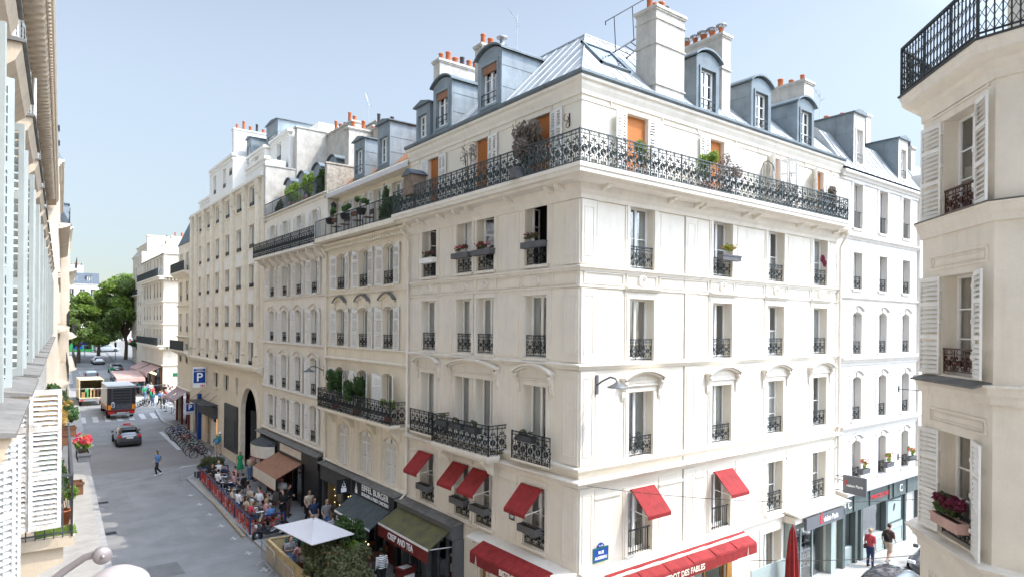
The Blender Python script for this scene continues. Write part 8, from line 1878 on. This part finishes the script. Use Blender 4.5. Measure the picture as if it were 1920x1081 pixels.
# big shrubs at the plywood terrace
shrub('large olive green shrub closest to the parasol, left one', 9.75, 24.9, K, 1.75, .95, 7000, 'leaf_olive', .07, ('box', 1.4, .6, .55, 'wood_brown'), seed=2)
shrub('large reddish flowering shrub in the middle of the row', 10.15, 23.5, K, 1.7, .9, 6000, 'leaf_olive', .065, ('box', 1.4, .6, .55, 'wood_brown'), seed=3, flowers=('petal_pink', 40, .02))
shrub('tall dark olive shrub on the pavement side behind the parasol', 11.2, 25.9, K, 2.1, .75, 6000, 'leaf_dark', .07, ('pot', .7, .6, .6, 'charcoal'), seed=5)
shrub('bright green shrub in front of the tall dark one', 10.75, 24.8, K, 1.5, .7, 5000, 'leaf_bright', .06, ('pot', .6, .6, .5, 'charcoal'), seed=6)
shrub('broad dark shrub at the bottom edge of the row', 9.7, 22.3, K, 1.6, .9, 5500, 'leaf_olive', .07, ('box', 1.4, .6, .5, 'wood_brown'), seed=7)
shrub('low green shrub planter at the far end of the red fence', 10.9, 49.6, K, .95, 1.0, 6000, 'leaf_olive', .07, ('box', 1.9, .6, .35, 'charcoal'), seed=8, ry=.5)
# corner building balcony
zb = ZO+4.72
shrub('dried greyish climbing bush on the upper balcony left of the corner', 13.0, 16.3, zb, 1.55, .5, 4200, 'leaf_dry', .05, ('box', 1.1, .35, .35, 'planter_grey'), seed=11, ry=.85)
shrub('bare wiry bush on a trellis on the upper balcony', 13.1, 19.8, zb, 1.7, .3, 350, 'leaf_dry', .035, ('pot', .35, .3, .3, 'planter_grey'), seed=12, ry=.6)
shrub('yellow green shrub on the right side of the upper balcony', 19.0, 13.75, zb, 1.15, .42, 1200, 'leaf_bright', .05, ('pot', .4, .4, .35, 'terracotta'), seed=13)
shrub('wispy grey shrub right of the yellow green one', 20.2, 13.75, zb, 1.25, .6, 900, 'leaf_dry', .035, ('pot', .4, .4, .35, 'planter_grey'), seed=14)
shrub('grey mesh like bush near the right end of the balcony', 24.3, 13.75, zb, 1.2, .5, 800, 'leaf_dry', .035, ('pot', .4, .4, .35, 'planter_grey'), seed=15)
shrub('brown rounded bush at the right end of the balcony', 27.3, 13.7, zb, 1.0, .7, 2200, 'leaf_dry', .05, ('box', 1.2, .3, .35, 'planter_grey'), seed=16, ry=.3)
shrub('small yellow palm leaf plant by the first orange door', 15.55, 13.75, zb, .9, .3, 200, 'leaf_bright', .09, ('pot', .3, .3, .3, 'curtain'), seed=17)
rt = thing('birdhouse', 'small weathered wooden hut with dark roof at the balcony left end', 'birdhouse', (12.95, 23.6, zb+.35)); o_ = 0; mb = MB(); mb.box(-.3, .3, -.38, .38, .3, 1.1); 
for i in range(5): mb.box(-.32, -.301, -.38+i*.155, -.38+i*.155+.13, .3, 1.1)
mb.box(-.05, .05, -.05, .05, -.35, .3); mb.build('walls', 'wood_grey', rt); q = MB(); q.prism([(-.38,-.48,1.1),(-.38,.48,1.1),(-.38,0,1.38)], (.76,0,0)); q.build('roof', 'slate', rt)
rt = thing('hanging_planter', 'white round planter hanging by the first orange door', 'planter', (16.5, 14.05, ZO+5.75)); mb = MB(); mb.ball((0,0,0), (.2,.16,.18), 12, 8); mb.build('bowl', 'curtain', rt); q = MB(); q.tube([(0,0,.15),(0,.1,.75)], .008, 4); q.build('hook', 'iron', rt)
rt = thing('trellis_arch', 'thin metal trellis arch on the right part of the balcony', 'trellis', (22.9, 13.75, zb)); mb = MB(); mb.tube([(-.5,0,0),(-.5,0,1.3),(-.3,0,1.65),(0,0,1.75),(.3,0,1.65),(.5,0,1.3),(.5,0,0)], .015, 5); mb.build('arch', 'iron', rt); q = MB()
for i in range(4): q.tube([(-.3+.2*i,0,0),(-.3+.2*i,0,1.6)], .008, 4)
q.build('bars', 'iron', rt)
# antennas
def antenna(lb, x, y, z, h, rz, n=7):
    rt = thing('tv_antenna', lb, 'antenna', (x, y, z), rz); mb = MB(); mb.tube([(0,0,0),(0,0,h)], .02, 5); mb.build('mast', 'galvanised', rt); q = MB(); q.tube([(0,-.1,h-.55),(.12,.5,h+.45)], .012, 4)
    for i in range(n): t = i/(n-1); c = Vector((0,-.1,h-.5)).lerp(Vector((.12,.45,h+.4)), t); l = .28*(1-.3*t); q.tube([tuple(c+Vector((-l,0,0))), tuple(c+Vector((l,0,0)))], .008, 3)
    q.build('elements', 'galvanised', rt)
antenna('tall aerial with curved reflector on the left chimney of the corner roof', 16.9, 21.9, ZO+11.5, 1.9, .5, 9); antenna('thin aerial on the roof of the mansard building', 31.6, 16.2, ZO+9.8, 2.1, .9, 5); antenna('small aerial above the shuttered building', 17.5, 38, ZO+12.8, 1.6, .2, 3)
# window boxes of the left face, third row
i = 0
for lb, Y, w, fl, cl in (('white window box with dry flowers, leftmost window of the top row', 23.1, 1.1, 'petal_plum', 'curtain'), ('grey window box, left of the pair, with red flowers', 20.6, 1.15, 'petal_red', 'planter_grey'), ('grey window box, right of the pair, with red flowers', 19.2, 1.2, 'petal_red', 'planter_grey'), ('grey window box with white brackets in the open window near the corner', 16.3, 1.1, 'petal_plum', 'planter_grey')):
    o = shrub(lb, 13.32, Y, ZO+2.58, .3, .5, 420, 'leaf_olive', .03, ('box', w, .22, .2, cl), name='window_box', seed=60+i, ry=.1, stems=False, flowers=(fl, 26, .028), cat='window box'); o.rotation_euler = (0, 0, math.pi/2); i += 1
for lb, Y in (('empty grey window box under the leftmost small awning', 23.2), ('empty grey window box under the second small awning', 20.6), ('grey window box with withered flowers under the third small awning', 19.2), ('empty grey window box under the awning nearest the corner', 16.35)):
    o = shrub(lb, 13.28, Y, ZO-6.72, .12, .45, 120, 'leaf_dry', .02, ('box', .95, .26, .24, 'planter_grey'), name='window_box', seed=70+i, ry=.1, stems=False, cat='window box'); o.rotation_euler = (0, 0, math.pi/2); i += 1
shrub('window box of yellow and red flowers on the right face, second window', 20.8, 14.0, ZO+2.5, .42, .5, 700, 'leaf_bright', .035, ('box', 1.15, .22, .2, 'planter_grey'), name='window_box', seed=81, ry=.12, stems=False, flowers=('leaf_gold', 40, .03), cat='window box')
shrub('red brown drying plant hanging in the fourth top window', 27.9, 14.08, ZO+2.5, .8, .4, 700, 'petal_plum', .035, None, name='window_plant', seed=82, ry=.08, stems=False, lift=.1)
for lb, x in (('grey window box with bright flowers over the green shopfront, left', 31.6), ('grey window box with bright flowers over the green shopfront, middle', 34.2), ('grey window box with bright flowers over the green shopfront, right', 36.9)):
    shrub(lb, x+.1, 14.0, ZO-6.75, .5, .4, 500, 'leaf_bright', .035, ('box', .8, .22, .22, 'planter_grey'), name='window_box', seed=int(x), ry=.12, stems=False, flowers=('petal_pink', 22, .03), cat='window box')
for lb, Y in (('dark window box on the long balcony, left', 21.0), ('dark window box on the long balcony, middle', 20.0), ('dark window box with green shoots on the long balcony, right', 19.0), ('small window box on the narrow balcony near the corner', 16.5)):
    o = shrub(lb, 12.82 if Y > 17 else 13.25, Y, ZO-3.75, .25, .35, 260, 'leaf_olive', .03, ('box', .8, .22, .2, 'charcoal'), name='window_box', seed=int(Y*7), ry=.1, stems=False, cat='window box'); o.rotation_euler = (0, 0, math.pi/2)
# cream building terrace and balcony
for lb, Y, h, r, n in (('black pot with dwarf palm on the cream building terrace, left', 32.4, .75, .3, 300), ('black pot with leafy plant on the cream building terrace, middle', 30.5, .75, .35, 420), ('black pot with fern on the cream building terrace, right', 28.6, .8, .35, 380)):
    shrub(lb, 12.85, Y, ZO+5.25, h-.2, r, n, 'leaf_dark', .06, ('pot', .5, .4, .28, 'plastic_dark'), seed=int(Y), lift=.4)
shrub('dense green ivy hedge screening the right end of the cream terrace', 13.05, 26.1, ZO+4.68, 1.0, .12, 5200, 'leaf_hedge', .045, None, name='ivy_hedge', seed=92, ry=1.25, stems=False, lift=.15)
shrub('slender bamboo rising behind the ivy hedge', 13.3, 27.0, ZO+4.68, 1.5, .35, 420, 'leaf_dark', .06, ('pot', .35, .3, .3, 'planter_grey'), seed=93)
for i, (Y, a) in enumerate(((32.2, 30), (31.2, 200), (29.6, 20), (28.4, 180))):
    o = ct.copy(); o.location = (13.1, Y, ZO+4.67); o.rotation_euler = (0, 0, R(a)); tag(o, ['chair at the left end of the cream terrace', 'second wicker chair on the cream terrace', 'third wicker chair on the cream terrace', 'chair beside the ivy hedge on the cream terrace'][i], 'chair', 'wicker chairs on the cream terrace')
rt = thing('wall_lantern', 'small dark wall lantern beside the cream attic', 'lantern', (13.9, 34.2, ZO+6.3)); mb = MB(); mb.lathe([(0,.5),(.05,.45),(.18,.36),(.16,.34),(.11,0),(0,0)], (-.15,0,0), 6); mb.build('housing', 'charcoal', rt); q = MB(); q.tube([(-.15,0,.1),(.0,0,-.1)], .02, 4); q.build('bracket', 'charcoal', rt)
shrub('feathery green potted conifer on the lower balcony, left', 13.05, 32.0, ZO-4.3, 1.65, .6, 2600, 'leaf_dark', .07, ('pot', .5, .4, .4, 'terracotta'), seed=94, lift=.3); shrub('feathery green potted conifer on the lower balcony, right', 13.05, 29.3, ZO-4.3, 1.7, .65, 2600, 'leaf_dark', .07, ('pot', .5, .4, .4, 'terracotta'), seed=95, lift=.3)
shrub('small leafy plant at the right end of the lower cream balcony', 13.0, 25.9, ZO-4.3, .8, .4, 700, 'leaf_bright', .045, ('pot', .4, .4, .3, 'terracotta'), seed=96)
# roof terrace of the shutter building
shrub('ivy screen at the left end of the roof terrace', 13.75, 43.6, ZO+7.4, .9, .15, 2600, 'leaf_hedge', .05, None, name='ivy_hedge', seed=97, ry=.9, stems=False, lift=.15)
shrub('bushy green roof terrace plant, second from the left', 13.9, 41.2, ZO+7.35, 1.4, .6, 2200, 'leaf_bright', .06, ('pot', .5, .4, .4, 'terracotta'), seed=98); shrub('yellow green roof terrace plant in the middle', 13.9, 38.9, ZO+7.35, 1.6, .5, 1800, 'leaf_bright', .06, ('pot', .5, .4, .4, 'terracotta'), seed=99)
shrub('tall ivy screen at the right end of the roof terrace', 13.75, 35.9, ZO+7.4, 1.6, .15, 4200, 'leaf_hedge', .05, None, name='ivy_hedge', seed=100, ry=.85, stems=False, lift=.1)
# right foreground window box
o = shrub('pink beige window box with conifer sprigs and plum flowers in the lower right window', 14.25, 4.72, ZO-3.78, .42, .5, 1600, 'leaf_dark', .045, ('box', .95, .22, .2, 'awning_pink'), name='window_box', seed=101, ry=.14, stems=False, flowers=('petal_plum', 150, .035), cat='window box'); o.rotation_euler = (0, 0, R(-135))
# our own side: balcony plants
shrub('terracotta pot plant on the mossy balcony end at lower left', .62, 13.3, ZO-3.4, .45, .2, 300, 'leaf_bright', .05, ('pot', .26, .26, .24, 'terracotta'), seed=111)
shrub('climbing greenery along the inside of the lower left balcony railing', .55, 15.5, ZO-3.4, .95, .25, 1500, 'leaf_dark', .05, ('box', 1.0, .3, .25, 'wood_brown'), seed=112, ry=1.6)
shrub('orange gold foliage spilling over the lower left balcony', .62, 20.0, ZO-3.1, 1.0, .5, 1800, 'leaf_gold', .07, ('box', .9, .35, .3, 'wood_brown'), seed=113, ry=1.6, flowers=('leaf_gold', 30, .04))
shrub('green shrub farther along the lower left balcony', .95, 23.5, ZO-3.4, 1.2, .5, 1800, 'leaf_dark', .08, ('box', .9, .35, .3, 'wood_brown'), seed=114, ry=1.2)
shrub('planter of hot pink flowers hanging outside the lower left railing', 1.1, 16.2, ZO-2.85, .35, .16, 260, 'leaf_bright', .04, ('box', .22, .7, .18, 'planter_grey'), name='flower_planter', seed=115, ry=.32, stems=False, flowers=('petal_pink', 34, .035), cat='planter')
mb = MB(); 
for i in range(500):
    x = random.Random(i).uniform(-.0, .55); y = random.Random(i+999).uniform(0, .5); mb.add([(x,y,0),(x+.03,y,.0),(x+.015,y+.01,.05)], [(0,1,2)])
tag(mb.build('moss', 'leaf_bright', None, (.22, 12.65, ZO-3.42)), kind='stuff')
